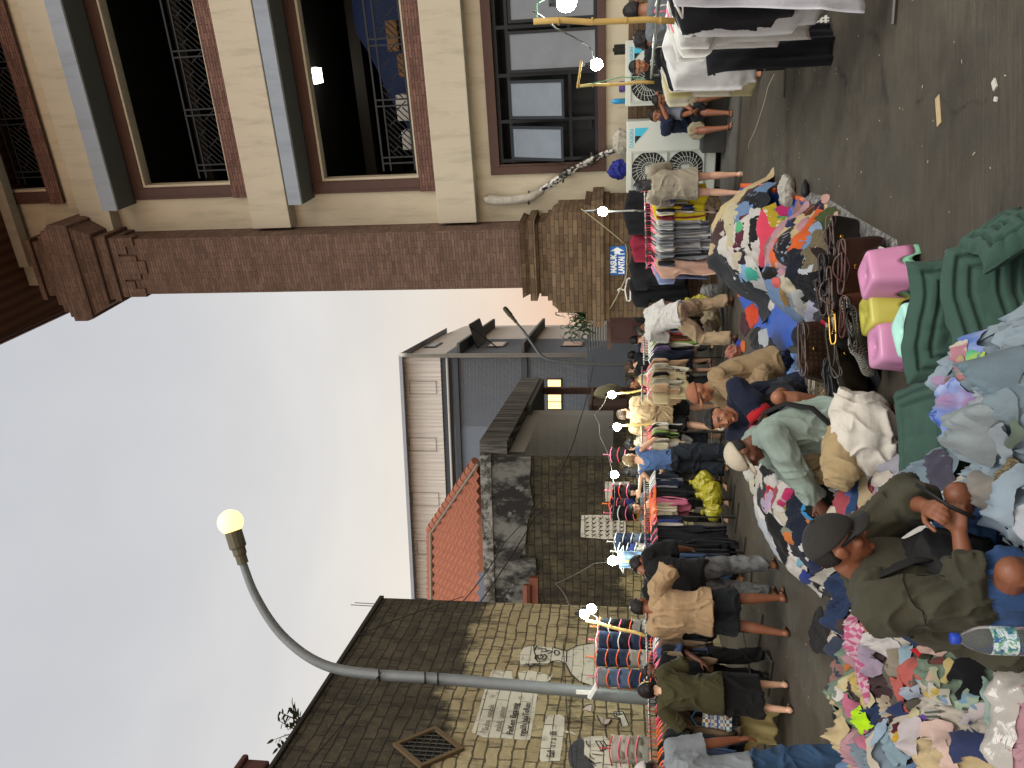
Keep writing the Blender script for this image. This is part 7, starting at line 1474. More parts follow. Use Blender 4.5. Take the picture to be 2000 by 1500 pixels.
laid([('shirt', 'cream shirt at the near end of', 985, 755, 68, 150, -6, '#bcb29f'), ('jeans', 'mid blue jeans laid flat in', 1125, 350, 72, 170, -8, '#36538a'), ('jeans', 'dark folded jeans in', 1170, 505, 48, 170, 14, '#21395a', (), dict(amp=.035)), ('trousers', 'beige corduroy trousers in', 1252, 480, 50, 265, -4, '#a29273'), ('cloth', 'white cloth by the white sack in', 1410, 375, 72, 82, 0, '#bfb5a7'), ('cloth', 'small white paper by the green cushion near', 1482, 330, 32, 36, 0, '#c7c4c0'), ('shirt', 'sky blue cotton shirt in', 1320, 720, 56, 170, 10, '#5577b3'), ('jacket', 'denim jacket nearest the foreground man in', 1530, 610, 105, 150, 20, '#3b5f95'), ('wrap', 'crinkled clear plastic wrap in', 1540, 740, 105, 52, 0, '#aba79c'), ('cloth', 'cobalt cloth in', 1092, 800, 26, 90, 0, '#1d2f88'), ('cloth', 'small black cloth in', 1165, 845, 62, 56, 0, '#111114'), ('cloth', 'khaki rag in', 1170, 700, 46, 60, 0, '#a09273'),
      ('trousers', 'navy tracksuit trousers at the lower left of', 800, 1130, 75, 140, 10, '#182140'), ('trousers', 'white piped trousers at the lower left of', 872, 1265, 34, 115, 8, '#b9b5ad'), ('cloth', 'white pocket cloth in', 750, 965, 32, 66, -20, '#c3bfba'), ('cloth', 'aqua cloth at the left edge of', 700, 1062, 26, 42, 0, '#6f9bac'), ('cloth', 'blue shirt at the left edge of', 745, 1235, 36, 125, 6, '#22316e'), ('cloth', 'black rag at the left edge of', 822, 1235, 36, 60, 0, '#121214')], Z, 1400, 850, GM, 'the heap before the man in mint')
# ---- lower left heap
laid([('trousers', 'black trousers at the far edge of', 225, 375, 72, 165, 8, '#1b1a18'), ('trousers', 'cream trousers between the black and slate ones of', 312, 420, 40, 150, 8, '#b9b1a2'), ('trousers', 'slate grey trousers draped over the far edge of', 335, 560, 55, 255, 14, '#2f3542', (), dict(thick=.04)), ('cloth', 'lime green scrap at the left edge of', 425, 500, 22, 40, 0, '#9fb93a'), ('cloth', 'orange scrap at the left edge of', 452, 645, 30, 42, 0, '#b66a35'), ('cloth', 'dark teal scrap at the left edge of', 425, 445, 28, 36, 0, '#1d2f3c'), ('shirt', 'white linen shirt corner at the left edge of', 385, 870, 60, 76, 0, '#c0bab4'), ('shirt', 'pale yellow patterned shirt in', 570, 840, 100, 160, -30, '#b7ae8c', ('dye', '#a8934f')), ('shirt', 'salmon shirt beside the olive jacket in', 600, 300, 40, 110, 8, '#ad6a58'), ('dress', 'pink gingham dress running down', 565, 520, 52, 400, -7, '#c9a3ad', ('check', '#a23e68', None, .9, 1.6), dict(thick=.04)), ('shirt', 'white cotton shirt beside the olive jacket in', 745, 450, 165, 105, 15, '#c6c0bb', (), dict(puff=.05)), ('shirt', 'mauve shirt in', 625, 610, 80, 145, -25, '#8f7f8d'), ('tshirt', 'taupe t-shirt with round collar in', 870, 620, 85, 110, 0, '#7c7162'), ('scarf', 'pale blue scarf in', 965, 590, 32, 125, 14, '#859aa3'), ('cloth', 'small red cloth beside the olive jacket in', 1065, 520, 40, 48, 0, '#a81f24'), ('cloth', 'dark olive cloth in', 1105, 585, 56, 40, 0, '#2b2a1b'), ('cloth', 'flesh pink cloth beside the olive jacket in', 1185, 522, 100, 34, 12, '#ae9284'), ('cloth', 'maroon brown cloth in', 1212, 605, 68, 36, 0, '#53302b'), ('shirt', 'coral shirt in', 985, 720, 110, 115, -30, '#ad584f'), ('sleeve', 'long coral sleeve trailing through', 895, 900, 32, 185, -12, '#ad584f'), ('shirt', 'lilac grey shirt in', 1040, 850, 100, 88, -25, '#979daa'),
      ('romper', 'sage floral romper in', 1190, 750, 66, 78, 0, '#868c73', ('floral', '#a78d7a')), ('top', 'straw yellow top in', 1320, 690, 72, 120, 25, '#ab9b66', (), dict(amp=.03)), ('top', 'black top near the clear plastic of', 1500, 755, 140, 185, -20, '#0f0f11'), ('dress', 'white printed dress in', 1210, 905, 125, 100, 0, '#aeaa9c', ('floral', '#6c7f96', '#b59a4c')), ('dress', 'mint printed dress in', 1465, 930, 100, 84, 10, '#8a9a86', ('floral', '#a3594c', '#5f7c8c')), ('cloth', 'pinkish white cloth in', 1540, 1040, 130, 60, -20, '#b3a9a7'), ('cloth', 'navy balled shirt in', 870, 1030, 66, 72, 0, '#222d4d'), ('trousers', 'peach beige trousers in', 765, 1010, 52, 115, -15, '#ab9a82'), ('cloth', 'pale yellow cloth in', 1025, 1045, 38, 56, 0, '#b3aa82'), ('cloth', 'purple cloth in', 1090, 1110, 38, 50, 0, '#553a7c'), ('top', 'grey striped top in', 1170, 1045, 66, 62, 0, '#8e8b82', ('stripe', '#45433f', None, .9, 1.5)), ('top', 'deep red fuzzy top in', 842, 1165, 38, 56, 0, '#42151b'), ('cloth', 'orange yellow cloth in', 850, 1240, 34, 44, 0, '#b0912f'), ('blouse', 'pale mauve blouse in', 1000, 1240, 105, 165, 4, '#b7adac'), ('trousers', 'pale teal trousers running to the corner of', 835, 1330, 52, 190, -25, '#778c93', (), dict(amp=.03)), ('top', 'white top dotted with red circles in', 1245, 1235, 115, 140, -15, '#cfb3a6', ('dots', '#a33e50', None, .9, .7)), ('skirt', 'white skirt dotted with red circles in', 1290, 1400, 70, 120, -25, '#cfb3a6', ('dots', '#a33e50', None, .9, .75)), ('shirt', 'navy work shirt with yellow tab in', 1500, 1285, 190, 160, 8, '#29314f', (), dict(puff=.05)), ('vest', 'neon yellow vest at the left edge of', 580, 1125, 44, 150, -25, '#b4e01c'), ('top', 'pink top at the left edge of', 478, 990, 42, 100, -15, '#b06279'), ('top', 'rose top at the lower left edge of', 572, 1240, 36, 110, -20, '#b3697d'), ('shirt', 'oatmeal shirt at the lower left edge of', 690, 1390, 56, 150, -10, '#b8ad9b'), ('cloth', 'pastel blue cloth in', 720, 1180, 40, 130, 12, '#8d9fad')], Z, 1550, 1150, GL, 'the lower left heap')
M_clear = plastic_sheet('clear_plastic', '#7f796f', .12, '#a5a098')
def mdrape(nm, cx, cy, rx, ry, rot, mm, lb, cat, k, ox, oy, **kw): o = drape(nm, epoly(cx, cy, rx, ry, rot, k, ox, oy), mm, lb, cat, None, seed=rg_.randrange(900), **kw); (LAID.append((o, lb)) if o else None); return o
laid([('cloth', 'mint green cloth beside the clear plastic of', 1690, 1120, 55, 300, -8, '#84998f')], Z, 1550, 1150, GL, 'the lower left heap')
mdrape('plastic_wrap', 1790, 980, 130, 430, 6, M_clear, 'sheet of crinkled clear plastic along the bottom left edge of the picture', 'plastic wrap', Z, 1550, 1150, amp=.04, sc=7)
# ---- white sack, cushions and the nearest heap
sk_c = onheap(1722, 848, 0); sk_c = G(1745, 848, .0); m = MB(); m.sphere((0, 0, .19), .235, 14, (1.12, .95, .86)); m.sphere((.16, -.02, .30), .12, 10, (1, .9, .8)); m.sphere((-.12, -.05, .12), .16, 10)
def sackp(me, co, no):
    wrinkle(.034, 5, 41, (1, 1, .7))(me, co, no)
sack = solid('cloth_sack', m, cloth('#ddd5c6'), None, .008, 3, sackp); sack.location = (sk_c.x, sk_c.y + .02, .0); tag(sack, 'bulging off white cloth sack beside the man in mint sweatshirt', 'sack')
M_quilt = cloth('#364d43', rough=.97)
def cushion(px, z, lb, th, q): return drape('quilted_cushion', [(G(x, y, z).x, G(x, y, z).y) for x, y in px], M_quilt, lb, 'cushion', 'dark green quilted cushions', th, .012, 4, rg_.randrange(900), .015, .05, q, 8, False, .013)
def pad(c, w_, h_, t_, rz, tilt, lb, seed):
    n, k = 92, 66; vs = []; a_ = Matrix.Rotation(math.radians(rz), 3, 'Z') @ Matrix.Rotation(math.radians(tilt), 3, 'X')
    for s_ in (1, -1):
        for j in range(k + 1):
            for i in range(n + 1):
                u, v2 = -1 + 2 * i / n, -1 + 2 * j / k; ex = (1 - abs(u)) * w_ / 2; ez = (1 - abs(v2)) * h_ / 2; e_ = min(ex, ez)
                puff = t_ / 2 * (1 - math.exp(-e_ / .03)) * (.8 + .2 * float(vn(u * 2 + seed, v2 * 2, seed)))
                for q in (.06, .115): puff -= .026 * math.exp(-((e_ - q) / .009) ** 2)
                wv = .012 * (float(ridge(u * 3.2 + 9 * s_, v2 * 2.6, seed)) - .5) + .03 * math.sin(u * 2.2 + seed) * .5
                x_ = u * w_ / 2 * (1 + .03 * math.sin(v2 * 3 + seed)); z_ = v2 * h_ / 2 + .018 * math.sin(u * 3.1 + seed) + .012 * (float(vn(u * 5, 3 * s_, seed)) - .5)
                vs.append(a_ @ V((x_, -s_ * puff + wv, z_)))
    kk = (n + 1) * (k + 1); fs = []
    for j in range(k):
        for i in range(n): q = j * (n + 1) + i; fs += [(q, q + 1, q + n + 2, q + n + 1), (kk + q + n + 1, kk + q + n + 2, kk + q + 1, kk + q)]
        for i in (0, n): q = j * (n + 1) + i; fs.append((q, q + n + 1, kk + q + n + 1, kk + q))
    for i in range(n): fs.append((i, i + 1, kk + i + 1, kk + i)); q = k * (n + 1) + i; fs.append((q, q + 1, kk + q + 1, kk + q))
    mb = MB(); mb.add(vs, fs); o = mb.build('quilted_cushion', M_quilt, smooth=True); o.location = c; return tag(o, lb, 'cushion', 'dark green quilted cushions')
pad(V((.28, 3.62, .215)), .56, .42, .14, 4, -14, 'dark green quilted cushion standing upright beside the plastic stools', 3)
pad(V((.32, 3.42, .17)), .56, .33, .13, 10, -22, 'dark green quilted cushion leaning in front of the upright one', 7)
pad(V((.60, 3.36, .15)), .30, .26, .14, 55, -40, 'rumpled dark green quilted cushion at the right end, nearest the open road', 12)
pad(V((-.33, 4.30, .075)), .70, .56, .13, 10, -80, 'dark green quilted cushion lying flat on the ground before the sack', 21)
mdrape('leather_strap', 1795, 775, 10, 60, 60, mat('brown_leather', '#4b271b', .5, .25, 8, .2), 'brown leather piece between the two green cushions', 'strap', 1, 0, 0, amp=.01)
K5 = .2
laid([('cloth', 'pink floral dress at the right end of', 1640, 600, 130, 110, 10, '#a67f86', ('floral', '#7c4356', '#c9b59c')), ('cloth', 'rose cloth with dark print at the right end of', 1690, 480, 70, 100, 0, '#a4717f', ('dye', '#5f3647')), ('cloth', 'beige cloth edging the right end of', 1360, 830, 90, 130, 20, '#9b8670'), ('cloth', 'blue tie dye cloth at the right end of', 1250, 1120, 100, 120, 10, '#4a6bb0', ('dye', '#94a5cf')), ('cloth', 'pink printed cloth beside the green one of', 1130, 1250, 60, 130, 0, '#a3737d', ('floral', '#c9bfae')), ('cloth', 'cream floral cloth edging', 1160, 1400, 90, 90, 20, '#9f8f69', ('floral', '#5a6b3d', '#9c6c72')), ('cloth', 'green and yellow tie dye cloth in', 1265, 1320, 70, 110, 5, '#52a777', ('dye', '#b9c63a'))], K5, 1650, 440, GF, 'the nearest heap')
laid([('cloth', 'lilac printed cloth behind the tie dye shirt of', 1000, 230, 130, 60, 15, '#8f7892', ('floral', '#6e5446')), ('cloth', 'orange cloth edge beside the tie dye shirt of', 870, 330, 36, 90, -15, '#c4803f'), ('shirt', 'blue and white tie dye shirt in', 1075, 520, 110, 330, -14, '#3a5fae', ('dye', '#a4b1d6', '#8e6f8f')), ('bag', 'folded slate purple cloth with white script in', 935, 1130, 95, 300, -6, '#413e4b'), ('cloth', 'smooth blue grey sheet at the right of', 1540, 160, 230, 330, 0, '#5f6f77', (), dict(puff=.06, amp=.055)), ('cloth', 'gathered blue grey cloth in', 1560, 560, 130, 250, -25, '#69777d', (), dict(amp=.045)), ('pillow', 'plump pale grey pillow in', 1305, 800, 190, 310, -8, '#7d8687', (), dict(puff=.11, amp=.04)), ('cloth', 'pale grey rope of cloth in', 1590, 830, 90, 170, -20, '#828c91', (), dict(amp=.04)), ('cloth', 'taupe grey t-shirt in', 1420, 1280, 200, 230, 10, '#7c766e', (), dict(amp=.035)), ('cloth', 'sage green folded cloth at the bottom edge of', 1700, 760, 70, 160, 40, '#525d51'), ('bag', 'olive brown glittery pouch in', 1640, 1130, 85, 190, 14, '#443b2a', ('tweed', '#7a6f55'))], K5, 1650, 700, GF, 'the nearest heap')
laid([('cloth', 'blue grey shirt beside the taupe one in', 1390, 330, 110, 150, -20, '#7b8990', (), dict(amp=.035)), ('cloth', 'pale blue grey shirt in', 1580, 500, 150, 160, 20, '#7d8b95', (), dict(amp=.035)), ('cloth', 'grey blue crumpled shirt beside the bare knee in', 1690, 500, 120, 110, 0, '#75848f', (), dict(amp=.035)), ('cloth', 'ice grey shirt at the bottom edge of', 1850, 420, 90, 260, 0, '#8b979e', (), dict(amp=.035)), ('cloth', 'steel grey shirt at the bottom edge of', 1850, 640, 80, 140, 0, '#71808a', (), dict(amp=.035))], Z, 1550, 950, GF, 'the nearest heap')
laid([('sheet', 'creased pale blue grey bedsheet at the bottom edge, before the bare knee', 1945, 1060, 40, 75, 10, '#8593a0', (), dict(amp=.06, thick=.04)), ('sheet', 'loose ice blue sheet bunched beside the hands of the man in olive', 1905, 1010, 38, 60, -15, '#8d9aa3', (), dict(amp=.06, thick=.04)), ('sheet', 'rumpled grey blue sheet near the plump pale grey pillow', 1965, 985, 34, 62, 20, '#7f8c95', (), dict(amp=.06, thick=.04)), ('sheet', 'bunched silver grey sheet at the very bottom edge', 1985, 1110, 26, 60, 0, '#8b97a0', (), dict(amp=.06, thick=.04))], 1, 0, 0, GF, 'nearest heap', sc=8.0)
# names for the filling pieces: colour plus what lies next to them
seen = {}
for o, cn, heap in FILL:
    best = min(LAID, key=lambda t: (t[0].location - o.location).length); dx = o.location.x - best[0].location.x; dy = o.location.y - best[0].location.y
    w_ = best[1].split(' in ')[0]; w_ = w_[:-3] if w_.endswith(' in') else w_
    for e_ in (' of', ' on', ' across', ' along', ' running down', ' running through', ' at the far end', ' at the right end', ' at the left edge', ' at the near end'): w_ = w_[:-len(e_)] if w_.endswith(e_) else w_
    w_ = ' '.join(w_.split()[:6]); rel = ('right of' if dx > 0 else 'left of') if abs(dx) > abs(dy) else ('behind' if dy > 0 else 'in front of')
    lb = f"crumpled {cn} garment {rel} the {w_}"; k_ = seen.get(lb, 0); seen[lb] = k_ + 1
    if k_: lb = f"{['smaller', 'lower', 'half buried', 'outer', 'flatter', 'deeper'][min(k_, 6) - 1]} {lb}"
    o['label'] = lb
flush()
print('laid', len(LAID), 'fill', len(FILL))
# ------------------------------------------------------------------ handbags
def leather(c, rough=.38): return mat('leather', c, rough, .25, 7, .25, 45, 0, .5)
def bag(px, w_, h_, d_, rz, tilt, m_, label, handles=1, hm=None, soft=.02, name='handbag', flap=False, z=None, hl=.085):
    c = onheap(*px); c = V((c.x, c.y, c.z if z is None else z)); e = empty(name, c, math.radians(rz), label, 'handbag', 'handbags laid out on the mat')
    T = Matrix.Rotation(math.radians(tilt), 4, 'X'); hm = hm or m_
    def rim(f, zz, g=1.0): return [V((w_ / 2 * f * math.copysign(abs(math.cos(t)) ** .45, math.cos(t)), d_ / 2 * g * math.copysign(abs(math.sin(t)) ** .6, math.sin(t)), zz)) for t in np.linspace(0, 2 * PI, 29)[:-1]]
    m = MB(); prof = [(.86, 0, .7), (.97, .012, .95), (1.0, .05, 1.0), (.98, h_ * .4, .95), (.93, h_ * .75, .68), (.88, h_ * .97, .38), (.87, h_, .34), (.84, h_ * .985, .26), (.84, h_ * .6, .3)]
    rr_ = random.Random(hash(label) % 1000 if False else len(label)); vs = []
    for f, zz, g_ in prof: vs += [p + V((0, soft * math.sin(p.x * 22 + zz * 19 + len(label)) * (zz / h_), soft * .8 * math.sin(p.x * 14 + len(label)) * (zz / h_))) for p in rim(f, zz, g_)]
    n = 28; k = len(prof); m.add([T @ v for v in vs], [(i * n + j, i * n + (j + 1) % n, (i + 1) * n + (j + 1) % n, (i + 1) * n + j) for i in range(k - 1) for j in range(n)] + [tuple(range(n - 1, -1, -1)), tuple((k - 1) * n + j for j in range(n))])
    m.build('body', m_, e, smooth=True)
    m = MB(); m.tube([T @ (p + V((0, 0, .004))) for p in rim(.88, h_, .36) + [rim(.88, h_, .36)[0]]], .007, 6); m.build('trim', hm, e, smooth=True)
    for s_ in ((-1, 1) if handles == 2 else (1,) if handles else ()):
        q = [T @ V((w_ * .24 * math.cos(t) * -1, s_ * d_ * .16, h_ * .96 + hl * math.sin(t) + .0)) + V((0, -.07 * math.sin(t) * s_, -.05 * math.sin(t) * (s_ > 0))) for t in np.linspace(0, PI, 12)]
        m = MB(); m.tube(q, .0085, 7, True, .6); m.build('handle', hm, e, smooth=True)
    m = MB(); m.lathe([(.006, -.006), (.018, -.006), (.018, .006), (.006, .006)], T @ V((0, -d_ * .30, h_ * .78)), 12, (T @ Matrix.Rotation(PI / 2, 4, 'X')).to_3x3()); m.build('clasp', M_gold, e, smooth=True)
    return e
M_gold = mat('brass', '#b08d3f', .25, .1, 6, 0, 40, 1.0)
def monogram(c1, c2, sc=30):
    t = NT('patterned_canvas'); co = t.coords('UV'); m_ = t.mapping(co, scale=(sc, sc, 1), rot=(0, 0, .78)); ch = t.node('ShaderNodeTexChecker'); ch.inputs['Scale'].default_value = 1.0; t.ln(m_, ch.inputs['Vector'])
    v = t.node('ShaderNodeTexVoronoi'); v.inputs['Scale'].default_value = sc * .9; v.inputs['Randomness'].default_value = 0.0; t.ln(co, v.inputs['Vector']); d = t.ramp(v.outputs['Distance'], [(.22, 1.), (.3, 0.)])
    return t.out(t.mix(d, c1, c2), .5, 0, .4)
def weave(c1, c2):
    t = NT('woven_straw'); co = t.coords('UV'); w1 = t.node('ShaderNodeTexWave', bands_direction='DIAGONAL'); w1.inputs['Scale'].default_value = 26; w1.inputs['Distortion'].default_value = 1.5; t.ln(co, w1.inputs['Vector'])
    t.bump(w1.outputs['Fac'], .6, .01); return t.out(t.mix(t.ramp(w1.outputs['Fac'], [(.4, 0.), (.6, 1.)]), c1, c2), .8)
LB_, LK = leather('#2e1a14', .25), leather('#121110', .4)
bag((1672, 478), .36, .26, .16, 12, 35, leather('#17120f'), 'black open topped handbag at the right end of the mat', 2, leather('#4a3530'))
bag((1715, 520), .38, .30, .15, -8, 30, LB_, 'glossy dark brown handbag with brass rings on the mustard tray', 2, leather('#4a2c24', .4))
bag((1655, 560), .34, .26, .13, 20, 42, LK, 'black leather handbag with brass buckle above the pink stool', 1)
bag((1630, 535), .30, .20, .10, -25, 55, monogram('#17181a', '#77797c', 34), 'black quilted handbag with pale lattice pattern beside the tweed trousers', 1, LK)
bag((1682, 575), .36, .24, .13, 6, 25, leather('#19130f'), 'black handbag with long brown straps behind the nearer pink stool', 2, leather('#4d382c'))
bag((1640, 610), .34, .24, .13, 30, 48, leather('#2a211a', .5), 'dark brown slouchy handbag between the crimson cloth and yellow stool', 1)
bag((1690, 612), .30, .2, .12, -14, 35, leather('#43251a', .35), 'reddish brown handbag tucked behind the yellow stool', 1)
bag((1668, 640), .32, .22, .12, 10, 40, LK, 'black chain strap handbag right of the woven tote', 1, M_gold)
bag((1622, 690), .44, .30, .16, 8, 38, monogram('#33241a', '#4b3826', 30), 'large dark brown patterned handbag with brass zip beside the green plastic bag', 1, leather('#3b2a1e'))
bag((1692, 680), .44, .34, .10, 28, 60, weave('#1d1c1a', '#9d998c'), 'black and white woven tote with black straps lying by the pink stool', 2, LK)
bag((1672, 722), .44, .30, .16, 30, 48, leather('#2f281d', .35), 'olive brown glossy handbag under the woven tote', 1)
bag((1625, 738), .36, .26, .13, -6, 42, monogram('#b3ab98', '#7b7263', 30), 'cream patterned canvas handbag with gathered top', 1, cloth('#b8b09e'))
bag((1690, 772), .48, .32, .18, 20, 30, leather('#0f0f10', .5), 'big black soft handbag behind the white sack', 1)
bag((1628, 783), .34, .2, .12, -20, 55, monogram('#8a744f', '#b49b6b', 36), 'tan rolled canvas bag between the black bag and the mint sweatshirt', 0)
bag((1655, 828), .30, .2, .10, 0, 45, monogram('#17171a', '#a6a6a2', 26), 'black and white lettered pouch at the back of the man in mint', 0)
for (x, y, w_) in ((1672, 620, .12), (1700, 668, .10)):
    c = onheap(x, y, .10); m = MB(); m.tube([c + V((w_ * math.cos(t), .02 * math.cos(2 * t), w_ * .9 * math.sin(t) + .04)) for t in np.linspace(-.3, PI + .3, 16)], .014, 7, True, .5); tag(m.build('bag_strap', plastic_sheet('wrapped_strap', '#7d7870', .2), smooth=True), f"plastic wrapped bag handle arching {'above the yellow stool' if y == 620 else 'over the woven tote'}", 'strap')
# ------------------------------------------------------------------ plastic stools
def stool(px, col, label, nm='plastic_stool', zb=0.0, rz=0, inner=None):
    g = G(*px, zb); M1 = mat('stool_plastic', col, .36, .05, 3, .0, 40, 0, .5); e = empty('plastic_stool', g, rz, label, 'stool', 'plastic stools')
    def body(M_, dz, k_):
        n = 64; vs = []; hz = .25; rows = []
        def sq(r, t): c, s = math.cos(t), math.sin(t); p_ = 6.0; return r / ((abs(c) ** p_ + abs(s) ** p_) ** (1 / p_))
        def zbot(t): a_ = abs(((t + PI / 4) % (PI / 2)) - PI / 4); return .085 * math.sqrt(max(0, 1 - (a_ / .30) ** 2)) if a_ < .30 else 0.0
        prof = [(.016, .222), (.019, .234), (.024, .237), (.058, .238), (.062, .245), (.096, .247), (.108, .243), (.114, .232), (.118, .20)]
        for r, z in prof: rows.append([(sq(r, t) if r > .06 else r, t, z) for t in np.linspace(0, 2 * PI, n + 1)[:-1]])
        for f in (.25, .5, .75, 1.0): rows.append([(sq(.118 + .020 * f, t), t, .20 + (zbot(t) - .20) * f) for t in np.linspace(0, 2 * PI, n + 1)[:-1]])
        for f in (1.0, .5, 0.0): rows.append([(sq(.114 + .018 * f, t), t, .205 + (zbot(t) + .002 - .205) * f) for t in np.linspace(0, 2 * PI, n + 1)[:-1]])
        rows.append([(.016, t, .225) for t in np.linspace(0, 2 * PI, n + 1)[:-1]])
        for row in rows: vs += [(r * k_ * math.cos(t), r * k_ * math.sin(t), z + dz) for r, t, z in row]
        m = MB(); k = len(rows); m.add(vs, [(i * n + j, i * n + (j + 1) % n, (i + 1) * n + (j + 1) % n, (i + 1) * n + j) for i in range(k - 1) for j in range(n)] + [((k - 1) * n + j, (k - 1) * n + (j + 1) % n, (j + 1) % n, j) for j in range(n)]); return m
    body(M1, 0, 1).build('seat', M1, e, smooth=True)
    if inner: e2 = empty('plastic_stool', g + V((.01, .0, -.022)), rz, 'mint green plastic stool nested inside the nearer pink stool', 'stool', 'plastic stools'); Mi = mat('stool_plastic', inner, .25, .05, 3, 0, 40, 0, .5); body(Mi, 0, .97).build('seat', Mi, e2, smooth=True); e2.location.z = g.z - .03; e.location.z += .03
    return e
stool((1786, 536), '#b97c9d', 'pink plastic stool with mint one nested inside, nearest the open road', rz=.5, inner='#7fb89a')
stool((1775, 612), '#aea748', 'yellow plastic stool between the two pink ones', rz=.3)
stool((1795, 676), '#b97c9d', 'pink plastic stool beside the woven tote', rz=.2)
stool((1856, 645), '#9fd0c0', 'pale mint stool mostly hidden behind the upright green cushion', rz=.6)
# ------------------------------------------------------------------ bottle, bags and small things
c = P(1858, 1247, 2.55); e = empty('water_bottle', (c.x, c.y, c.z - .315), 0, 'clear plastic water bottle with blue cap in front of the olive jacket', 'bottle')
t_ = NT('clear_pet'); t_.b.inputs['Transmission Weight'].default_value = .95; t_.b.inputs['IOR'].default_value = 1.15; M_pet = t_.out('#dfe6ea', .06, 0, .5)
prof = [(.030, .0), (.042, .006), (.043, .03), (.040, .036), (.043, .044), (.043, .075), (.040, .081), (.043, .088), (.043, .12), (.0395, .126), (.043, .134), (.043, .215), (.040, .235), (.030, .262), (.018, .282), (.0145, .287), (.0145, .300)]
m = MB(); m.lathe(prof, (0, 0, 0), 28); m.build('body', M_pet, e, smooth=True)
m = MB(); m.lathe([(.0165, .293), (.0175, .296), (.0175, .314), (.0155, .317)], (0, 0, 0), 24); m.build('cap', mat('blue_cap', '#2440a0', .3, .05, 4, 0), e, smooth=True)
t_ = NT('bottle_label'); co_ = t_.coords(); f = t_.noise(co_, 38, 3, .6, .6); t_.b.inputs['Alpha'].default_value = 1; M_lab = t_.out(t_.ramp(f, [(.40, '#9fb6c8'), (.47, '#d7dcdc'), (.55, '#4d8f73'), (.62, '#2c4a94'), (.70, '#c9ced0')]), .3)
m = MB(); n = 30; vs = []
for i in range(n + 1): t = PI * 1.05 + PI * .95 * i / n; vs += [(.0436 * math.cos(t), .0436 * math.sin(t), .137), (.0436 * math.cos(t), .0436 * math.sin(t), .212)]
m.add(vs, [(2 * i, 2 * i + 2, 2 * i + 3, 2 * i + 1) for i in range(n)]); m.build('label', M_lab, e, smooth=True)
# patterned bag on the olive woman's arm
W_ = olive['W']; hw = W_(olive['hl']); el_ = W_(olive['EL'])
cb_ = P(1388, 1404, hw.y - .08); e = empty('patterned_bag', cb_, .25, 'blue and white woven bag with dark fringe hanging from the olive shirt woman arm', 'bag')
t_ = NT('woven_pattern'); co_ = t_.coords(); s_ = t_.node('ShaderNodeSeparateXYZ'); t_.ln(co_, s_.inputs[0])
zz = t_.math('MULTIPLY_ADD', s_.outputs[2], 1.9) if False else s_.outputs[2]
row = t_.ramp(t_.math('ADD', t_.math('MULTIPLY', zz, 2.2), .62), [(0, '#2a3038'), (.16, '#2f5677'), (.24, '#8a5a3c'), (.29, '#2f5677'), (.33, '#b9b19a'), (.46, '#2f4a86'), (.50, '#b9b19a'), (.63, '#2f4a86'), (.68, '#8a5a3c'), (.74, '#2f6277'), (.8, '#2f6277')], 'CONSTANT')
chk = t_.node('ShaderNodeTexChecker'); chk.inputs['Scale'].default_value = 34; t_.ln(co_, chk.inputs['Vector']); dots = t_.math('MULTIPLY', chk.outputs['Fac'], t_.ramp(t_.math('ADD', t_.math('MULTIPLY', zz, 2.2), .62), [(0, 0.), (.16, .9), (.335, .75), (.66, .9), (.8, .9)], 'CONSTANT'))
M_pat = t_.out(t_.mix(dots, row, t_.ramp(t_.math('ADD', t_.math('MULTIPLY', zz, 2.2), .62), [(0, '#2a3038'), (.16, '#b9c0b8'), (.33, '#33508a'), (.64, '#c9c0a4')], 'CONSTANT')), .9)
m = MB(); vs = []; prof = [(.10, .08), (.12, .02), (.155, -.1), (.18, -.2), (.185, -.205)]
for s_ in (1, -1):
    for hw_, z in prof:
        for i in range(9): u = -1 + i / 4; vs.append((u * hw_, s_ * .035 * (1 - abs(u) ** 3) + .006 * math.sin(u * 6), z - .012 * u))
fs = []; k = 45
for j in range(4):
    for i in range(8): a = j * 9 + i; fs += [(a, a + 1, a + 10, a + 9), (k + a + 9, k + a + 10, k + a + 1, k + a)]
    for i in (0, 8): a = j * 9 + i; fs.append((a, a + 9, k + a + 9, k + a))
for i in range(8): fs += [(i, i + 1, k + i + 1, k + i), (36 + i, 37 + i, k + 37 + i, k + 36 + i)]
m.add(vs, fs); m.build('body', M_pat, e, smooth=True)
m = MB()
for i in range(26): u = -1 + i / 12.5; m.tube([(u * .183, .012 * math.sin(i * 2.1), -.2 - .012 * u), (u * .188 + .004 * math.sin(i), .012 * math.sin(i * 2.1), -.265 - .012 * u)], .0062, 4)
m.build('fringe', mat('dark_fringe', '#2a3038', .9), e)
m = MB(); m.tube([(-.09, 0, .075), (-.06, .01, .15), (.0, .02, .19), (.06, .01, .15), (.09, 0, .075)], .010, 7); m.build('handle', mat('blue_strap', '#2f6a96', .5), e, smooth=True)
m = MB(); hc_ = W_(olive['hp'](.075, -.06, .02)); m.sphere(hc_, .016, 8, (1, 1, .7)); [m.tube([hc_, hc_ + V((.035 * math.cos(a), -.02, .035 * math.sin(a)))], .008, 5) for a in (.4, 1.5, 2.6, 3.9, 5.2)]; tag(m.build('hair_clip', mat('cream_clip', '#d2bf93', .4), smooth=True), 'cream flower hair clip in the olive shirt woman bun', 'hair clip')
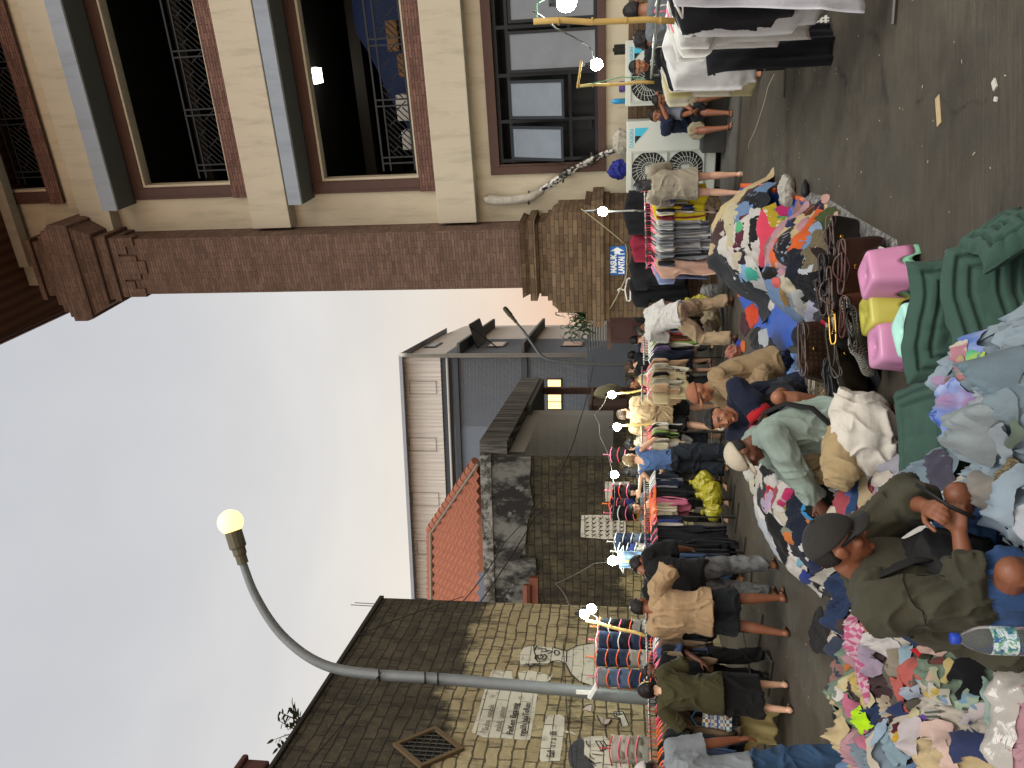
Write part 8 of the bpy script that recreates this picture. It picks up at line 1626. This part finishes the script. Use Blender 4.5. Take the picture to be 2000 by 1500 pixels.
# white carrier bag, crossbody bags and straps
def softbag(p, r_, sc, col, label, nm='carrier_bag', cat='bag', knot=True, m_=None, seed=1):
    m = MB(); m.sphere((0, 0, 0), r_, 12, sc)
    if knot: m.tube([(0, 0, r_ * sc[2] * .8), (.01, 0, r_ * sc[2] * 1.25), (.0, .01, r_ * sc[2] * 1.6)], [r_ * .4, r_ * .14, r_ * .22], 8)
    o = solid(nm, m, m_ or cloth(col, rough=.45), None, max(.008, r_ * .07), 2, wrinkle(r_ * .16, 1.6 / r_, seed)); o.location = p; return tag(o, label, cat)
softbag(P(1330, 862, 12.3), .15, (.75, .5, 1.1), '#c9ccc6', 'white plastic carrier bag held by the woman in striped t-shirt', seed=2)
softbag(P(1330, 742, 12.1), .20, (.8, .6, 1.0), '#141414', 'glossy black plastic bag held beside the cream garments', m_=plastic_sheet('black_plastic_bag', '#151515', .2), seed=3)
softbag(P(1305, 728, 12.1), .13, (.8, .6, .8), '#a39a86', 'beige crossbody pouch at the hip of the woman in black', knot=False, seed=4)
M_yb = plastic_sheet('yellow_plastic_bag', '#9c9428', .3)
softbag(P(1375, 945, 11.6), .17, (1.1, .7, .8), '', 'yellow plastic bag under the rail, near the woman in grey trousers', m_=M_yb, seed=5); softbag(P(1392, 968, 11.4), .19, (1.2, .7, .75), '', 'green printed yellow plastic bag bulging under the black shorts', m_=M_yb, seed=6); softbag(P(1395, 1000, 11.3), .15, (1.0, .6, .7), '', 'smaller yellow plastic bag left of the green printed one', m_=M_yb, seed=7)
softbag(P(1382, 588, 12.3), .2, (.7, .6, 1.0), '', 'yellow plastic bag on the ground beside the brick pedestal', m_=M_yb, seed=8); softbag(P(1393, 567, 12.2), .17, (.6, .6, 1.1), '#8c8b88', 'grey cloth bundle on the ground right of the yellow bag', seed=9, knot=False)
softbag(P(1390, 625, 12.2), .2, (1.1, .6, .7), '#8d7f63', 'beige bundle on the ground behind the stooping man', seed=10, knot=False); softbag(P(1388, 642, 12.0), .16, (.9, .6, .7), '#5c4f3f', 'brown bundle on the ground behind the stooping man', seed=11, knot=False)
q = AC1; softbag(F.at(q[0] + .80, q[2] + .09, .45), .16, (1.3, .7, .75), '#a9a495', 'crumpled grey cloth bag on top of the tall air conditioner', nm='cloth_bag', seed=12, knot=False); softbag(F.at(q[0] + .36, q[2] + .12, .5), .17, (.9, .6, 1.0), '#1c2370', 'royal blue cloth hung over the air conditioner edge', nm='cloth', cat='cloth', seed=13, knot=False)
softbag(onheap(1440, 688, .06) + V((0, 0, .06)), .10, (1, .6, 1.1), '#8d5a4b', 'dusty pink camera bag standing on the small far heap', knot=False, seed=14)
softbag(G(1552, 372) + V((0, 0, .07)), .12, (1.3, .8, .6), '#a9a59a', 'crumpled white cloth on the bare road by the tarpaulin corner', nm='cloth', cat='cloth', knot=False, seed=15)
m = MB(); a_, b_ = G(1573, 350, .03), G(1572, 385, .04); m.tube([a_, a_.lerp(b_, .3), a_.lerp(b_, .8), b_], [.008, .03, .04, .012], 8); tag(m.build('umbrella', mat('umbrella_black', '#18181a', .6), smooth=True), 'folded black umbrella on the road beside the silvery mat', 'umbrella')
softbag(onheap(1545, 705, .05) + V((0, 0, .05)), .10, (1, .8, .6), '#161b33', 'small navy cloth ball beside the terracotta headscarf woman', nm='cloth', cat='cloth', knot=False, seed=16)
o = softbag(onheap(1548, 785, .08) + V((0, -.1, .12)), .15, (1, .5, .9), '#1f7a3f', 'bright green carrier bag between the squatting man and the mint sweatshirt', seed=17)
# straps worn on the body
def body_strap(info, pts, w_, col, label, cat='strap'):
    m = MB(); P3 = [info['W'](p) for p in pts]; m.tube(P3, w_, 8, True, .35); return tag(m.build('bag_strap', mat('webbing', col, .8, .15, 10, .2), smooth=True), label, cat)
i = mint; X, Y, Z_ = i['X'], i['Y'], i['Z']; t_ = i['tor']
body_strap(i, [t_(.96) + X * .10 + Y * .07, t_(1.0) + X * .06 - Y * .06, t_(.85) - Y * .155, t_(.6) - X * .10 - Y * .17, t_(.35) - X * .20 - Y * .10, t_(.2) - X * .215 + Y * .02, t_(.12) - X * .19 + Y * .12], .026, '#141414', 'black webbing strap across the back of the mint sweatshirt')
i = fore; X, Y = i['X'], i['Y']; t_ = i['tor']
m = MB(); m.sphere(i['W'](t_(.42) + Y * .19), .15, 12, (1.0, .55, 1.15), RZ(-112).to_4x4()); o = solid('chest_bag', m, mat('black_nylon', '#121213', .7, .2, 9, .3), None, .008, 2, wrinkle(.012, 9, 5)); tag(o, 'black nylon chest bag worn over the olive jacket', 'bag')
body_strap(i, [t_(.55) + Y * .20 + X * .05, t_(.8) + Y * .17 + X * .10, t_(.98) + Y * .06 + X * .10, t_(1.0) - Y * .07 + X * .08], .024, '#191919', 'black shoulder strap of the chest bag on the olive jacket')
hm_ = (i['W'](i['hl']) + i['W'](i['hr'])) / 2; m = MB(); m.tube([hm_ + V((.12, .02, .08)), hm_ + V((.06, -.05, .01)), hm_ + V((.02, -.09, -.07))], .010, 6, True, .4); tag(m.build('strap', M_black, smooth=True), 'black strap pulled tight between the hands of the man in olive', 'strap')
SRF = {}
def on_jacket(info, p, d, ob='jacket', out=.002):   # nearest point of the garment along a direction
    o = next(c for c in info['o'].children if c.name.startswith(ob)); 
    hit = o.closest_point_on_mesh(V(p) + V(d) * .0); return info['W'](V(hit[1]) + V(hit[2]) * out)
def seam(info, a, b, n, ob, r, m_, label, cat='seam', bulge=V((0, 0, 0))):
    pts = [on_jacket(info, V(a).lerp(V(b), t / n) + bulge * math.sin(PI * t / n), V((0, 0, 0)), ob) for t in range(n + 1)]
    m = MB(); m.tube(pts, r, 5, True, .6); o = m.build(label, m_); o.parent = next(c for c in info['o'].children if c.name.startswith(ob)); Mi = Matrix.Translation(info['o'].location) @ Matrix.Rotation(info['o'].rotation_euler.z, 4, 'Z'); o.matrix_parent_inverse = Mi.inverted(); return o
i = fore; X, Y = i['X'], i['Y']; t_ = i['tor']; M_seam = mat('jacket_seam', '#1f1e17', .9, .2, 20, .2)
E1 = i['SR'].lerp(i['ER'], .30); ax = (i['ER'] - i['SR']).normalized(); nb = ax.cross(Y).normalized()
ring_ = [E1 + (nb * math.cos(q) + nb.cross(ax) * math.sin(q)) * .12 for q in np.linspace(-2.2, 2.2, 14)]
m = MB(); P3 = [on_jacket(i, p, 0 * p, 'jacket') for p in ring_]; m.tube(P3, .0035, 5, True, .6); o = m.build('seam', M_seam); o.parent = next(c for c in i['o'].children if c.name.startswith('jacket')); o.matrix_parent_inverse = (Matrix.Translation(i['o'].location) @ Matrix.Rotation(i['o'].rotation_euler.z, 4, 'Z')).inverted()
seam(i, t_(.9) + X * .12 - Y * .12, t_(.9) + X * .16 + Y * .12, 8, 'jacket', .0032, M_seam, 'seam')
seam(i, t_(.95) + X * .05 - Y * .12, t_(.1) + X * .05 - Y * .16, 10, 'jacket', .003, M_seam, 'seam')
seam(i, t_(.8) + X * .15 + Y * .16, t_(.05) + X * .17 + Y * .17, 10, 'jacket', .004, M_seam, 'zip')
for S__, E__ in ((navy['SL'], navy['EL']), (navy['SR'], navy['ER'])):
    m = MB(); q0, q1 = S__.lerp(E__, .78), S__.lerp(E__, 1.0); m.tube([q0, q0.lerp(q1, .5), q1], [.094, .100, .102], 20); o = m.build('cuff', cloth('#a01c22'), navy['o'], smooth=True)
# cigarette ends, paper and grit on the road
rr = random.Random(12); t_ = NT('paper_scrap'); M_scr = t_.out('#a59d86', .9); m = MB()
for k in range(420):
    x, y = rr.uniform(-3, 4.6), rr.uniform(3.3, 10.5)
    if float(sample(Hf, np.array([x]), np.array([y]))[0]) > .005: continue
    a_ = rr.uniform(0, PI); L = rr.choice((.006, .009, .013, .02)) * rr.uniform(.6, 1.3); w_ = rr.uniform(.003, .007); m.box((x, y, .003 + w_ * .2), (L, w_, w_ * .5), a_)
tag(m.build('litter', M_scr, fix=False), kind='stuff')
p = G(1834, 216); m = MB(); m.box((p.x, p.y, .004), (.16, .05, .004), .15); tag(m.build('card', mat('kraft_card', '#a8946e', .9, .2, 14)), 'torn strip of tan cardboard lying on the open road', 'cardboard')
p = G(1945, 165); m = MB(); m.box((p.x, p.y, .006), (.05, .03, .008), .4); m.box((p.x - .07, p.y - .01, .005), (.03, .02, .006), 1.1); tag(m.build('paper_scrap', mat('white_paper', '#b5b2a6', .9)), 'small white paper scrap at the right foreground of the road', 'paper')
m = MB(); q = [G(x, y, .006) for x, y in ((1512, 145), (1500, 170), (1493, 200), (1485, 225), (1475, 255), (1463, 280), (1462, 290))]; m.tube(q, .004, 5); tag(m.build('string', mat('pale_string', '#a39e8c', .9), smooth=True), 'pale string lying on the road before the seated man', 'string')
flush()
